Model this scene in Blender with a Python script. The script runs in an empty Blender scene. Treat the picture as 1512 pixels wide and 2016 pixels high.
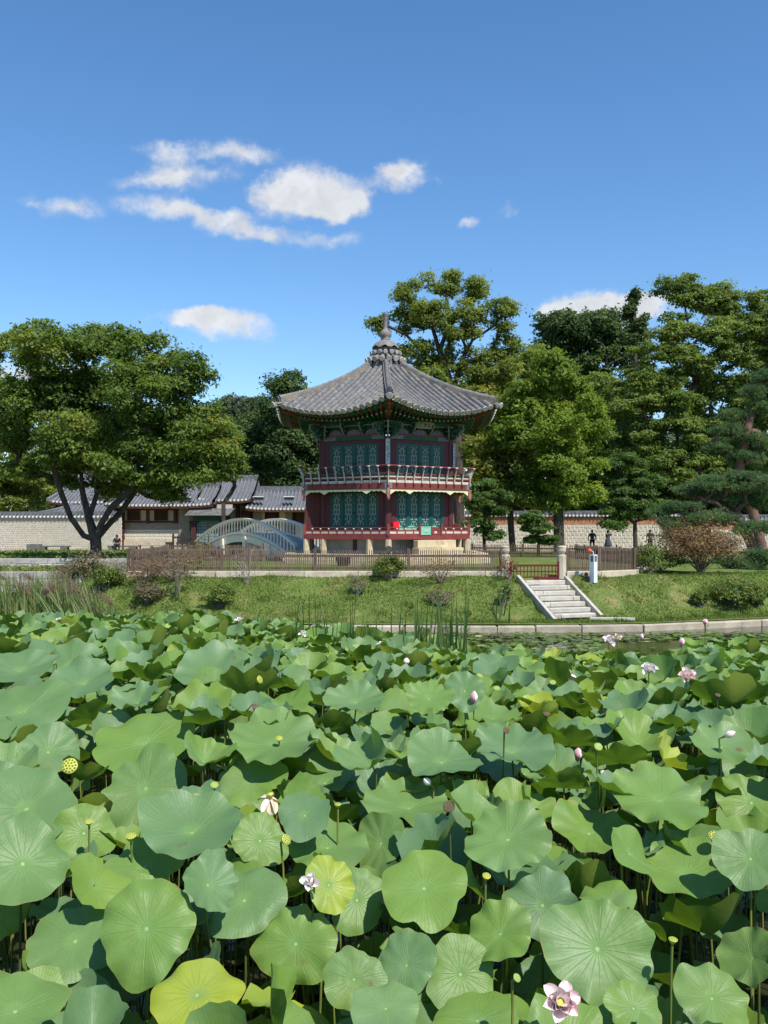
import bpy, math, random
import numpy as np
from mathutils import Vector, Matrix

random.seed(7)
RNG = np.random.default_rng(11)
SC = bpy.context.scene
COL = SC.collection
PI = math.pi

# ------------------------------------------------------------------ camera
F = 1800.0            # focal length in photo pixels (photo 1512 x 2016)
HY = 1040.0           # horizon row
CZ = 3.4              # eye height above the water
cam = bpy.data.cameras.new('camera')
cam.sensor_fit = 'HORIZONTAL'
cam.sensor_width = 36.0
cam.lens = 36.0 * F / 1512.0
cam.shift_y = (HY - 1008.0) / 1512.0
cam.clip_end = 5000
camo = bpy.data.objects.new('camera', cam)
COL.objects.link(camo)
camo.location = (0, 0, CZ)
camo.rotation_euler = (PI / 2, 0, 0)
SC.camera = camo

def P(px, py, d):
    return Vector(((px - 756.0) * d / F, d, CZ - (py - HY) * d / F))

# ------------------------------------------------------------------ light
SUN_E, SUN_A = math.radians(54), math.radians(36)      # elevation; azimuth to the right of the line behind the camera
SDIR = Vector((math.sin(SUN_A) * math.cos(SUN_E), -math.cos(SUN_A) * math.cos(SUN_E), math.sin(SUN_E)))
sl = bpy.data.lights.new('sun', 'SUN')
sl.energy = 5.0
sl.angle = math.radians(0.55)
sl.color = (1.0, 0.955, 0.88)
so = bpy.data.objects.new('sun', sl)
COL.objects.link(so)
so.rotation_euler = (-SDIR).to_track_quat('-Z', 'Y').to_euler()
so.location = (0, 0, 60)

W = bpy.data.worlds.new('World')
SC.world = W
W.use_nodes = True
def build_world():
    nt = W.node_tree
    N = nt.nodes
    L = nt.links
    N.clear()
    out = N.new('ShaderNodeOutputWorld')
    bg = N.new('ShaderNodeBackground')
    bg.inputs['Strength'].default_value = 0.15
    L.new(bg.outputs[0], out.inputs[0])
    sky = N.new('ShaderNodeTexSky')
    sky.sky_type = 'NISHITA'
    sky.sun_disc = False
    sky.sun_elevation = SUN_E
    sky.sun_rotation = PI - SUN_A
    sky.altitude = 300
    sky.air_density = 1.0
    sky.dust_density = 0.15
    sky.ozone_density = 3.0
    hs = N.new('ShaderNodeHueSaturation')
    hs.inputs['Saturation'].default_value = 1.19
    hs.inputs['Value'].default_value = 1.0
    L.new(sky.outputs[0], hs.inputs['Color'])
    # clouds: soft ragged puffs in world directions
    tc = N.new('ShaderNodeTexCoord')
    sep = N.new('ShaderNodeSeparateXYZ')
    L.new(tc.outputs['Generated'], sep.inputs[0])
    def mth(op, a, b=None):
        m = N.new('ShaderNodeMath')
        m.operation = op
        for i, v in enumerate((a, b)):
            if v is None: continue
            if isinstance(v, (int, float)): m.inputs[i].default_value = v
            else: L.new(v, m.inputs[i])
        return m.outputs[0]
    yy = mth('MAXIMUM', sep.outputs['Y'], 0.02)
    u = mth('DIVIDE', sep.outputs['X'], yy)
    v = mth('DIVIDE', sep.outputs['Z'], yy)
    cmb = N.new('ShaderNodeCombineXYZ')
    L.new(u, cmb.inputs[0]); L.new(v, cmb.inputs[1])
    def noise(scale, detail, rough, vec):
        n = N.new('ShaderNodeTexNoise')
        n.inputs['Scale'].default_value = scale
        n.inputs['Detail'].default_value = detail
        n.inputs['Roughness'].default_value = rough
        L.new(vec, n.inputs['Vector'])
        return n
    n1 = noise(22.0, 7.0, 0.62, cmb.outputs[0])
    ctr = N.new('ShaderNodeVectorMath'); ctr.operation = 'SUBTRACT'
    L.new(n1.outputs['Color'], ctr.inputs[0]); ctr.inputs[1].default_value = (0.5, 0.5, 0.5)
    amp = N.new('ShaderNodeVectorMath'); amp.operation = 'MULTIPLY'
    L.new(ctr.outputs[0], amp.inputs[0]); amp.inputs[1].default_value = (0.075, 0.040, 0)
    dv = N.new('ShaderNodeVectorMath'); dv.operation = 'ADD'
    L.new(cmb.outputs[0], dv.inputs[0]); L.new(amp.outputs[0], dv.inputs[1])
    n2 = noise(55.0, 6.0, 0.65, cmb.outputs[0])
    clouds = [  # px, py, half width, half height, tilt, strength
        (608, 388, 140, 58, 0, 1.5), (560, 372, 80, 40, 0, .9), (660, 402, 82, 42, 0, 1.1),
        (350, 346, 98, 46, 0, .8), (285, 354, 100, 27, 4, .5), (335, 300, 76, 28, 4, .7), (472, 300, 110, 28, -8, .85), (440, 338, 70, 22, 0, .35),
        (320, 408, 120, 28, -6, .8), (440, 436, 130, 34, -12, .95), (535, 468, 100, 24, -8, .6), (600, 335, 70, 20, 0, .35),
        (784, 346, 80, 36, 0, 1.15), (690, 352, 50, 20, -18, .3), (145, 412, 86, 26, -4, .75), (62, 395, 36, 15, 0, .4),
        (440, 636, 118, 38, -8, 1.35), (385, 622, 85, 26, 0, 1.0), (320, 632, 60, 16, 0, .35),
        (1180, 612, 125, 46, 4, 1.7), (1110, 618, 70, 36, 0, 1.4), (1265, 600, 90, 28, 0, 1.2),
        (120, 745, 230, 42, 0, 1.3), (915, 440, 44, 15, 5, .6), (1005, 414, 26, 18, 0, .4), (648, 480, 64, 18, 0, .55), (700, 470, 40, 16, 0, .4),
        (2350, 420, 260, 70, 0, 1.2), (-900, 300, 300, 80, 0, 1.2), (2900, 700, 380, 60, 0, 1.2), (-1700, 640, 420, 70, 0, 1.2)]
    acc = None
    for (px, py, a, b, t, s) in clouds:
        mp = N.new('ShaderNodeMapping')
        mp.vector_type = 'TEXTURE'
        mp.inputs['Location'].default_value = ((px - 756) / F, (HY - py) / F, 0)
        mp.inputs['Rotation'].default_value = (0, 0, math.radians(t))
        mp.inputs['Scale'].default_value = (a / F, b / F, 1)
        L.new(dv.outputs[0], mp.inputs['Vector'])
        ln = N.new('ShaderNodeVectorMath'); ln.operation = 'LENGTH'
        L.new(mp.outputs[0], ln.inputs[0])
        m = mth('MULTIPLY', mth('MAXIMUM', mth('SUBTRACT', 1.0, ln.outputs['Value']), 0.0), s)
        acc = m if acc is None else mth('ADD', acc, m)
    ero = mth('MULTIPLY', mth('SUBTRACT', n2.outputs['Fac'], 0.5), 0.85)
    # erosion bites only where there is some cloud
    dens = mth('ADD', acc, mth('MULTIPLY', ero, mth('MINIMUM', mth('MULTIPLY', acc, 3.0), 1.0)))
    front = mth('GREATER_THAN', sep.outputs['Y'], 0.05)
    mr = N.new('ShaderNodeMapRange')
    mr.interpolation_type = 'SMOOTHSTEP'
    mr.inputs['From Min'].default_value = 0.0
    mr.inputs['From Max'].default_value = 0.95
    mr.inputs['To Min'].default_value = 0.0
    mr.inputs['To Max'].default_value = 0.97
    L.new(dens, mr.inputs['Value'])
    fac = mth('MULTIPLY', mr.outputs[0], front)
    cr = N.new('ShaderNodeMapRange')
    cr.inputs['From Min'].default_value = 0.3
    cr.inputs['From Max'].default_value = 0.7
    cr.inputs['To Min'].default_value = 0.78
    cr.inputs['To Max'].default_value = 1.0
    n3 = noise(30.0, 4.0, 0.5, dv.outputs[0])
    L.new(n3.outputs['Fac'], cr.inputs['Value'])
    cc = N.new('ShaderNodeVectorMath'); cc.operation = 'SCALE'
    cc.inputs[0].default_value = (4.6, 4.75, 5.0)
    L.new(cr.outputs[0], cc.inputs['Scale'])
    mix = N.new('ShaderNodeMix'); mix.data_type = 'RGBA'
    L.new(fac, mix.inputs['Factor'])
    L.new(hs.outputs[0], mix.inputs['A']); L.new(cc.outputs[0], mix.inputs['B'])
    L.new(mix.outputs['Result'], bg.inputs['Color'])
build_world()
SC.view_settings.view_transform = 'Standard'
SC.view_settings.look = 'None'
SC.view_settings.exposure = 0.30
SC.view_settings.gamma = 1.0
SC.view_settings.use_curve_mapping = False
SC.render.engine = 'CYCLES'
SC.cycles.max_bounces = 6
SC.cycles.diffuse_bounces = 3
SC.cycles.glossy_bounces = 2
SC.cycles.transmission_bounces = 3
SC.cycles.transparent_max_bounces = 4
SC.cycles.use_denoising = True
SC.cycles.caustics_reflective = False
SC.cycles.caustics_refractive = False

# ------------------------------------------------------------------ helpers
ORG = {}     # world origin of every object we make (no parent is ever rotated or scaled)

def tag(o, label=None, cat=None, group=None, kind=None):
    if label: o['label'] = label
    if cat: o['category'] = cat
    if group: o['group'] = group
    if kind: o['kind'] = kind
    return o

def empty(name, loc, label, cat, group=None):
    o = bpy.data.objects.new(name, None)
    o.empty_display_size = 0.2
    COL.objects.link(o)
    o.location = loc
    ORG[o.name] = Vector(loc)
    return tag(o, label, cat, group)

def link(name, me, parent=None, loc=(0, 0, 0)):
    """object whose mesh is in world coordinates minus loc"""
    o = bpy.data.objects.new(name, me)
    COL.objects.link(o)
    loc = Vector(loc)
    ORG[o.name] = loc
    if parent is not None:
        o.parent = parent
        o.location = loc - ORG[parent.name]
    else:
        o.location = loc
    return o

def piece(name, me, parent, M):
    """a small piece that shares its mesh; M is its world matrix"""
    o = bpy.data.objects.new(name, me)
    COL.objects.link(o)
    o.parent = parent
    o.matrix_basis = Matrix.Translation(-ORG[parent.name]) @ M
    ORG[o.name] = M.translation.copy()
    return o

def frame(o, x, y, z):
    """matrix from origin and three axis vectors"""
    M = Matrix.Identity(4)
    for i, a in enumerate((x, y, z)):
        for j in range(3): M[j][i] = a[j]
    for j in range(3): M[j][3] = o[j]
    return M

def npmesh(name, V, faces_n, F_, mat=None, smooth=False, tone=None, uv=None, tone_domain='FACE'):
    """fast mesh: F_ is (n, faces_n) int array"""
    me = bpy.data.meshes.new(name)
    V = np.ascontiguousarray(V, dtype=np.float32)
    F_ = np.ascontiguousarray(F_, dtype=np.int32)
    nf = len(F_)
    me.vertices.add(len(V))
    me.vertices.foreach_set('co', V.ravel())
    me.loops.add(nf * faces_n)
    me.loops.foreach_set('vertex_index', F_.ravel())
    me.polygons.add(nf)
    me.polygons.foreach_set('loop_start', np.arange(0, nf * faces_n, faces_n, dtype=np.int32))
    if smooth:
        me.polygons.foreach_set('use_smooth', np.ones(nf, dtype=bool))
    if uv is not None:
        l = me.uv_layers.new(name='UVMap')
        l.data.foreach_set('uv', np.ascontiguousarray(uv[F_.ravel()], dtype=np.float32).ravel())
    me.update(calc_edges=True)
    if tone is not None:
        a = me.attributes.new('tone', 'FLOAT', tone_domain)
        a.data.foreach_set('value', np.ascontiguousarray(tone, dtype=np.float32))
    if mat: me.materials.append(mat)
    return me

class MB:
    """collects solids and builds one mesh"""
    def __init__(self):
        self.v = []; self.f = []; self.sm = []
    def add(self, vs, fs, smooth=False):
        b = len(self.v)
        self.v += [tuple(p) for p in vs]
        for f in fs:
            self.f.append(tuple(i + b for i in f)); self.sm.append(smooth)
        return self
    def box(self, c, s, M=None):
        x, y, z = s[0] / 2, s[1] / 2, s[2] / 2
        vs = [Vector((a * x, b * y, e * z)) for e in (-1, 1) for b in (-1, 1) for a in (-1, 1)]
        if M is not None: vs = [M @ p for p in vs]
        c = Vector(c)
        vs = [p + c for p in vs]
        return self.add(vs, [(0, 2, 3, 1), (4, 5, 7, 6), (0, 1, 5, 4), (2, 6, 7, 3), (0, 4, 6, 2), (1, 3, 7, 5)])
    def obox(self, c, x, y, z):
        """box from centre and three half-axis vectors"""
        c = Vector(c); x = Vector(x); y = Vector(y); z = Vector(z)
        vs = [c + x * a + y * b + z * e for e in (-1, 1) for b in (-1, 1) for a in (-1, 1)]
        return self.add(vs, [(0, 2, 3, 1), (4, 5, 7, 6), (0, 1, 5, 4), (2, 6, 7, 3), (0, 4, 6, 2), (1, 3, 7, 5)])
    def bar(self, a, b, w, h, up=(0, 0, 1)):
        a = Vector(a); b = Vector(b)
        d = b - a
        n = d.normalized()
        up = Vector(up)
        s = n.cross(up)
        if s.length < 1e-5: s = n.cross(Vector((1, 0, 0)))
        s.normalize()
        u = s.cross(n)
        return self.obox((a + b) / 2, d / 2, s * w / 2, u * h / 2)
    def tube(self, pts, rad, n=6, cap=True, smooth=True):
        pts = [Vector(p) for p in pts]
        m = len(pts)
        if not hasattr(rad, '__len__'): rad = [rad] * m
        vs = []
        prev = None
        for i, p in enumerate(pts):
            t = (pts[min(i + 1, m - 1)] - pts[max(i - 1, 0)])
            if t.length < 1e-9: t = Vector((0, 0, 1))
            t.normalize()
            if prev is None:
                prev = t.orthogonal().normalized()
            s = (prev - t * prev.dot(t))
            if s.length < 1e-6: s = t.orthogonal()
            s.normalize()
            prev = s
            b = t.cross(s)
            for k in range(n):
                an = 2 * PI * k / n
                vs.append(p + (s * math.cos(an) + b * math.sin(an)) * rad[i])
        fs = []
        for i in range(m - 1):
            for k in range(n):
                k2 = (k + 1) % n
                fs.append((i * n + k, i * n + k2, (i + 1) * n + k2, (i + 1) * n + k))
        self.add(vs, fs, smooth)
        if cap:
            self.add(vs[:n], [tuple(range(n - 1, -1, -1))])
            self.add(vs[-n:], [tuple(range(n))])
        return self
    def lathe(self, c, prof, n=16, smooth=True, M=None, lobes=0, lobe_amp=0.0):
        """prof: list of (radius, z)"""
        vs = []
        c = Vector(c)
        for (r, z) in prof:
            for k in range(n):
                an = 2 * PI * k / n
                rr = r * (1 + lobe_amp * math.cos(lobes * an)) if lobes else r
                p = Vector((rr * math.cos(an), rr * math.sin(an), z))
                if M is not None: p = M @ p
                vs.append(p + c)
        fs = []
        for i in range(len(prof) - 1):
            for k in range(n):
                k2 = (k + 1) % n
                fs.append((i * n + k, i * n + k2, (i + 1) * n + k2, (i + 1) * n + k))
        self.add(vs, fs, smooth)
        if prof[0][0] > 1e-4: self.add(vs[:n], [tuple(range(n - 1, -1, -1))])
        if prof[-1][0] > 1e-4: self.add(vs[-n:], [tuple(range(n))])
        return self
    def prism(self, poly, d):
        """poly: list of 3D points (planar, ccw seen against d); extruded by vector d"""
        n = len(poly)
        poly = [Vector(p) for p in poly]
        d = Vector(d)
        vs = poly + [p + d for p in poly]
        fs = [tuple(range(n - 1, -1, -1)), tuple(range(n, 2 * n))]
        fs += [(i, (i + 1) % n, (i + 1) % n + n, i + n) for i in range(n)]
        return self.add(vs, fs)
    def sweep(self, pts, lat, w, z0, z1):
        """rectangular section along a polyline: lateral half-width w along lat, heights z0..z1 above the points"""
        vs = []
        lat = Vector(lat)
        for p in pts:
            p = Vector(p)
            for (a, h) in ((-w, z0), (w, z0), (w, z1), (-w, z1)):
                vs.append(p + lat * a + Vector((0, 0, h)))
        fs = []
        m = len(pts)
        for i in range(m - 1):
            for k in range(4):
                fs.append((i * 4 + k, i * 4 + (k + 1) % 4, (i + 1) * 4 + (k + 1) % 4, (i + 1) * 4 + k))
        fs.append((3, 2, 1, 0)); fs.append(tuple((m - 1) * 4 + k for k in range(4)))
        return self.add(vs, fs)
    def mesh(self, name, mat, org=(0, 0, 0), tone=None):
        me = bpy.data.meshes.new(name)
        o = Vector(org)
        me.from_pydata([(p[0] - o[0], p[1] - o[1], p[2] - o[2]) for p in self.v], [], self.f)
        me.polygons.foreach_set('use_smooth', self.sm)
        if tone is not None:
            a = me.attributes.new('tone', 'FLOAT', 'FACE')
            a.data.foreach_set('value', tone)
        if mat: me.materials.append(mat)
        me.update()
        return me
    def build(self, name, mat, parent=None, org=None):
        if org is None:
            org = ORG[parent.name] if parent is not None else Vector((0, 0, 0))
        return link(name, self.mesh(name, mat, org), parent, org)

# ------------------------------------------------------------------ materials
def mat(name, c1, c2=None, scale=3.0, rough=0.75, spec=0.25, bump=0.0, bscale=30.0, rand=0.0, detail=4.0, c3=None, s3=1.0, m3=(0.55, 0.7), metal=0.0, stretch=(1, 1, 1), randc=None):
    m = bpy.data.materials.new(name)
    m.use_nodes = True
    nt = m.node_tree; N = nt.nodes; L = nt.links
    bs = N['Principled BSDF']
    bs.inputs['Roughness'].default_value = rough
    bs.inputs['Specular IOR Level'].default_value = spec
    bs.inputs['Metallic'].default_value = metal
    geo = N.new('ShaderNodeNewGeometry')
    vec = geo.outputs['Position']
    if stretch != (1, 1, 1):
        vm = N.new('ShaderNodeVectorMath'); vm.operation = 'MULTIPLY'
        L.new(vec, vm.inputs[0]); vm.inputs[1].default_value = stretch
        vec = vm.outputs[0]
    def noise(s, d=detail):
        n = N.new('ShaderNodeTexNoise')
        n.inputs['Scale'].default_value = s
        n.inputs['Detail'].default_value = d
        n.inputs['Roughness'].default_value = 0.6
        L.new(vec, n.inputs['Vector'])
        return n
    rgb = N.new('ShaderNodeRGB'); rgb.outputs[0].default_value = (*c1, 1)
    col = rgb.outputs[0]
    def mixc(fac, a, b):
        mx = N.new('ShaderNodeMix'); mx.data_type = 'RGBA'
        L.new(fac, mx.inputs['Factor'])
        L.new(a, mx.inputs['A'])
        if isinstance(b, tuple): mx.inputs['B'].default_value = (*b, 1)
        else: L.new(b, mx.inputs['B'])
        return mx.outputs['Result']
    def rng(v, a, b):
        r = N.new('ShaderNodeMapRange'); r.interpolation_type = 'SMOOTHSTEP'
        r.inputs['From Min'].default_value = a; r.inputs['From Max'].default_value = b
        L.new(v, r.inputs['Value'])
        return r.outputs[0]
    if c2 is not None:
        col = mixc(rng(noise(scale).outputs['Fac'], 0.36, 0.64), col, c2)
    if c3 is not None:
        col = mixc(rng(noise(s3).outputs['Fac'], *m3), col, c3)
    if randc is not None:
        oi = N.new('ShaderNodeObjectInfo')
        col = mixc(rng(oi.outputs['Random'], 0.45, 1.0), col, randc)
    if rand > 0:
        oi = N.new('ShaderNodeObjectInfo')
        r = N.new('ShaderNodeMapRange')
        r.inputs['To Min'].default_value = 1 - rand; r.inputs['To Max'].default_value = 1 + rand
        ml = N.new('ShaderNodeMath'); ml.operation = 'MULTIPLY'; ml.inputs[1].default_value = 7.31
        fr = N.new('ShaderNodeMath'); fr.operation = 'FRACT'
        L.new(oi.outputs['Random'], ml.inputs[0]); L.new(ml.outputs[0], fr.inputs[0]); L.new(fr.outputs[0], r.inputs['Value'])
        sc = N.new('ShaderNodeVectorMath'); sc.operation = 'SCALE'
        L.new(col, sc.inputs[0]); L.new(r.outputs[0], sc.inputs['Scale'])
        col = sc.outputs[0]
    L.new(col, bs.inputs['Base Color'])
    if bump > 0:
        b = N.new('ShaderNodeBump')
        b.inputs['Strength'].default_value = bump
        b.inputs['Distance'].default_value = 0.05
        L.new(noise(bscale, 5.0).outputs['Fac'], b.inputs['Height'])
        L.new(b.outputs[0], bs.inputs['Normal'])
    return m

def leafmat(name, ca, cb, cc=None, trans=0.3, tcol=None, rough=0.55, spec=0.3, nscale=0.35):
    """foliage: colour by the per-leaf tone attribute and a slow world noise; part of the light passes through"""
    m = bpy.data.materials.new(name)
    m.use_nodes = True
    nt = m.node_tree; N = nt.nodes; L = nt.links
    bs = N['Principled BSDF']; out = N['Material Output']
    bs.inputs['Roughness'].default_value = rough
    bs.inputs['Specular IOR Level'].default_value = spec
    at = N.new('ShaderNodeAttribute'); at.attribute_name = 'tone'
    geo = N.new('ShaderNodeNewGeometry')
    ns = N.new('ShaderNodeTexNoise'); ns.inputs['Scale'].default_value = nscale; ns.inputs['Detail'].default_value = 3
    L.new(geo.outputs['Position'], ns.inputs['Vector'])
    ad = N.new('ShaderNodeMath'); ad.operation = 'MULTIPLY_ADD'
    L.new(ns.outputs['Fac'], ad.inputs[0]); ad.inputs[1].default_value = 1.5; ad.inputs[2].default_value = -0.75
    s = N.new('ShaderNodeMath'); s.operation = 'ADD'; s.use_clamp = True
    L.new(at.outputs['Fac'], s.inputs[0]); L.new(ad.outputs[0], s.inputs[1])
    rp = N.new('ShaderNodeValToRGB')
    rp.color_ramp.elements[0].position = 0.1; rp.color_ramp.elements[0].color = (*ca, 1)
    rp.color_ramp.elements[1].position = 0.75; rp.color_ramp.elements[1].color = (*cb, 1)
    if cc is not None:
        e = rp.color_ramp.elements.new(0.97); e.color = (*cc, 1)
    L.new(s.outputs[0], rp.inputs['Fac'])
    L.new(rp.outputs[0], bs.inputs['Base Color'])
    tr = N.new('ShaderNodeBsdfTranslucent')
    if tcol is None:
        tm = N.new('ShaderNodeMix'); tm.data_type = 'RGBA'; tm.blend_type = 'MULTIPLY'
        tm.inputs['Factor'].default_value = 1.0
        L.new(rp.outputs[0], tm.inputs['A']); tm.inputs['B'].default_value = (1.7, 1.5, 0.7, 1)
        L.new(tm.outputs['Result'], tr.inputs['Color'])
    else:
        tr.inputs['Color'].default_value = (*tcol, 1)
    mx = N.new('ShaderNodeMixShader'); mx.inputs[0].default_value = trans
    L.new(bs.outputs[0], mx.inputs[1]); L.new(tr.outputs[0], mx.inputs[2])
    L.new(mx.outputs[0], out.inputs['Surface'])
    return m

def lotusmat(name, glauc, green, yellow, under, trans=0.28):
    m = bpy.data.materials.new(name)
    m.use_nodes = True
    nt = m.node_tree; N = nt.nodes; L = nt.links
    bs = N['Principled BSDF']; out = N['Material Output']
    bs.inputs['Roughness'].default_value = 0.5
    bs.inputs['Specular IOR Level'].default_value = 0.36
    bs.inputs['Sheen Weight'].default_value = 0.05
    bs.inputs['Sheen Roughness'].default_value = 0.4
    bs.inputs['Sheen Tint'].default_value = (0.75, 0.95, 0.85, 1)
    def mth(op, a, b=None, c=None, clamp=False):
        k = N.new('ShaderNodeMath'); k.operation = op; k.use_clamp = clamp
        for i, v in enumerate((a, b, c)):
            if v is None: continue
            if isinstance(v, (int, float)): k.inputs[i].default_value = v
            else: L.new(v, k.inputs[i])
        return k.outputs[0]
    def sm(v, a, b, lo=0.0, hi=1.0):
        r = N.new('ShaderNodeMapRange'); r.interpolation_type = 'SMOOTHSTEP'
        r.inputs['From Min'].default_value = a; r.inputs['From Max'].default_value = b
        r.inputs['To Min'].default_value = lo; r.inputs['To Max'].default_value = hi
        L.new(v, r.inputs['Value'])
        return r.outputs[0]
    def mixc(fac, a, b):
        mx = N.new('ShaderNodeMix'); mx.data_type = 'RGBA'
        if isinstance(fac, float): mx.inputs['Factor'].default_value = fac
        else: L.new(fac, mx.inputs['Factor'])
        for k, v in (('A', a), ('B', b)):
            if isinstance(v, tuple): mx.inputs[k].default_value = (*v, 1)
            else: L.new(v, mx.inputs[k])
        return mx.outputs['Result']
    uv = N.new('ShaderNodeUVMap'); uv.uv_map = 'UVMap'
    sep = N.new('ShaderNodeSeparateXYZ'); L.new(uv.outputs[0], sep.inputs[0])
    r = mth('SQRT', mth('ADD', mth('MULTIPLY', sep.outputs[0], sep.outputs[0]), mth('MULTIPLY', sep.outputs[1], sep.outputs[1])))
    an = mth('DIVIDE', mth('ARCTAN2', sep.outputs[1], sep.outputs[0]), 2 * PI)
    geo = N.new('ShaderNodeNewGeometry')
    def noise(s, d=4.0):
        n = N.new('ShaderNodeTexNoise'); n.inputs['Scale'].default_value = s; n.inputs['Detail'].default_value = d
        L.new(geo.outputs['Position'], n.inputs['Vector'])
        return n.outputs['Fac']
    wob = mth('MULTIPLY', mth('SUBTRACT', noise(9.0), 0.5), 0.012)
    anw = mth('ADD', an, wob)
    def veins(n, w):
        fr = mth('ABSOLUTE', mth('SUBTRACT', mth('FRACT', mth('MULTIPLY', anw, n)), 0.5))
        dist = mth('MULTIPLY', mth('MULTIPLY', fr, r), 2 * PI / n)
        k = N.new('ShaderNodeMapRange'); k.inputs['From Min'].default_value = w; k.inputs['From Max'].default_value = w * 0.25
        L.new(dist, k.inputs['Value'])
        return k.outputs[0]
    v1 = mth('MULTIPLY', veins(21.0, 0.012), sm(r, 0.95, 0.4, 0.15, 1.0))
    v2 = mth('MULTIPLY', mth('MULTIPLY', veins(63.0, 0.005), sm(r, 0.45, 0.6)), 0.2)
    vein = mth('MAXIMUM', v1, v2)
    at = N.new('ShaderNodeAttribute'); at.attribute_name = 'tone'
    t = at.outputs['Fac']
    base = mixc(sm(t, 0.15, 0.6), glauc, green)
    base = mixc(sm(t, 0.72, 1.0), base, yellow)
    # fine mottling and darker dry patches
    base = mixc(mth('MULTIPLY', sm(noise(3.0, 4.0), 0.35, 0.75), 0.30), base, (green[0] * 0.62, green[1] * 0.66, green[2] * 0.75))
    base = mixc(mth('MULTIPLY', sm(noise(38.0, 4.0), 0.55, 0.75), 0.10), base, (0.2, 0.33, 0.2))
    base = mixc(mth('MULTIPLY', sm(noise(1.7, 6.0), 0.68, 0.76), 0.35), base, (0.33, 0.36, 0.08))
    # pale wax bloom, its patches also painting in sky sheen; brown scorched spots
    base = mixc(mth('MULTIPLY', sm(noise(2.0, 4.0), 0.48, 0.72), 0.4), base, (0.225, 0.335, 0.185))
    base = mixc(mth('MULTIPLY', mth('MULTIPLY', sm(noise(6.5, 7.0), 0.66, 0.72), sm(noise(0.9, 2.0), 0.5, 0.6)), 0.8), base, (0.17, 0.11, 0.045))
    # thin brownish rim in places
    rim = mth('MULTIPLY', sm(r, 0.965, 1.0), sm(noise(3.5), 0.45, 0.62))
    base = mixc(mth('MULTIPLY', rim, 0.7), base, (0.3, 0.24, 0.08))
    # yellow-green glow of the younger tissue round the hub
    base = mixc(mth('MULTIPLY', sm(r, 0.34, 0.02), 0.45), base, (0.22, 0.42, 0.10))
    base = mixc(mth('MULTIPLY', vein, 0.38), base, (0.24, 0.40, 0.16))
    base = mixc(sm(r, 0.042, 0.03), base, (0.36, 0.50, 0.19))
    undc = mixc(mth('MULTIPLY', vein, 0.5), under, (under[0] * 0.6, under[1] * 0.62, under[2] * 0.5))
    undc = mixc(sm(t, 0.75, 1.0), undc, (0.34, 0.4, 0.06))
    col = mixc(geo.outputs['Backfacing'], base, undc)  # underside painted dark olive, its shaded look put into the colour
    L.new(col, bs.inputs['Base Color'])
    rg = mth('MULTIPLY_ADD', geo.outputs['Backfacing'], 0.3, 0.47)
    L.new(rg, bs.inputs['Roughness'])
    bp = N.new('ShaderNodeBump'); bp.inputs['Strength'].default_value = 0.5; bp.inputs['Distance'].default_value = 0.014
    hgt = mth('ADD', mth('MULTIPLY', vein, -0.5), mth('MULTIPLY', noise(26.0, 5.0), 0.45))
    L.new(hgt, bp.inputs['Height'])
    L.new(bp.outputs[0], bs.inputs['Normal'])
    tr = N.new('ShaderNodeBsdfTranslucent')
    tcol = mixc(sm(t, 0.7, 1.0), (0.20, 0.36, 0.02), (0.55, 0.6, 0.03))
    tcol = mixc(mth('MULTIPLY', vein, 0.5), tcol, (0.07, 0.13, 0.01))
    L.new(tcol, tr.inputs['Color'])
    mx = N.new('ShaderNodeMixShader'); mx.inputs[0].default_value = trans
    L.new(bs.outputs[0], mx.inputs[1]); L.new(tr.outputs[0], mx.inputs[2])
    L.new(mx.outputs[0], out.inputs['Surface'])
    return m

M = {}
M['granite'] = mat('granite', (0.42, 0.36, 0.265), (0.52, 0.455, 0.35), 2.5, 0.85, 0.2, 0.35, 25, 0.10, c3=(0.24, 0.2, 0.15), s3=3.1, m3=(0.58, 0.78))
M['granite_warm'] = mat('granite_warm', (0.46, 0.37, 0.225), (0.54, 0.45, 0.30), 2.0, 0.85, 0.2, 0.3, 25, 0.10, c3=(0.40, 0.24, 0.15), s3=2.2, m3=(0.56, 0.75))
M['granite_grey'] = mat('granite_grey', (0.36, 0.34, 0.31), (0.46, 0.44, 0.4), 3.0, 0.9, 0.2, 0.35, 25, 0.10, c3=(0.16, 0.15, 0.13), s3=2.5, m3=(0.55, 0.75))
M['kerb_granite'] = mat('kerb_granite', (0.36, 0.31, 0.23), (0.47, 0.41, 0.31), 2.0, 0.88, 0.2, 0.4, 22, 0.12, c3=(0.15, 0.13, 0.09), s3=1.9, m3=(0.54, 0.72))
M['stone_white'] = mat('stone_white', (0.50, 0.465, 0.40), (0.42, 0.39, 0.33), 4.0, 0.85, 0.2, 0.3, 30, 0.06, c3=(0.36, 0.33, 0.28), s3=3.7, m3=(0.6, 0.8))
M['mortar'] = mat('mortar', (0.82, 0.76, 0.63), (0.76, 0.70, 0.58), 3.0, 0.9, 0.1, 0.2, 40)
M['wall_stone'] = mat('wall_stone', (0.50, 0.45, 0.37), (0.62, 0.56, 0.46), 6.0, 0.9, 0.1, 0.2, 30, 0.1)
M['wall_brick_red'] = mat('wall_brick_red', (0.48, 0.17, 0.09), (0.58, 0.28, 0.17), 5.0, 0.9, 0.1)
M['wall_brick_grey'] = mat('wall_brick_grey', (0.23, 0.19, 0.165), (0.3, 0.26, 0.23), 5.0, 0.9, 0.1)
M['tile_grey'] = mat('tile_grey', (0.10, 0.105, 0.115), (0.16, 0.165, 0.175), 4.0, 0.6, 0.35, 0.15, 20)
M['tile_white'] = mat('tile_white', (0.72, 0.70, 0.66), None, rough=0.8)
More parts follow.
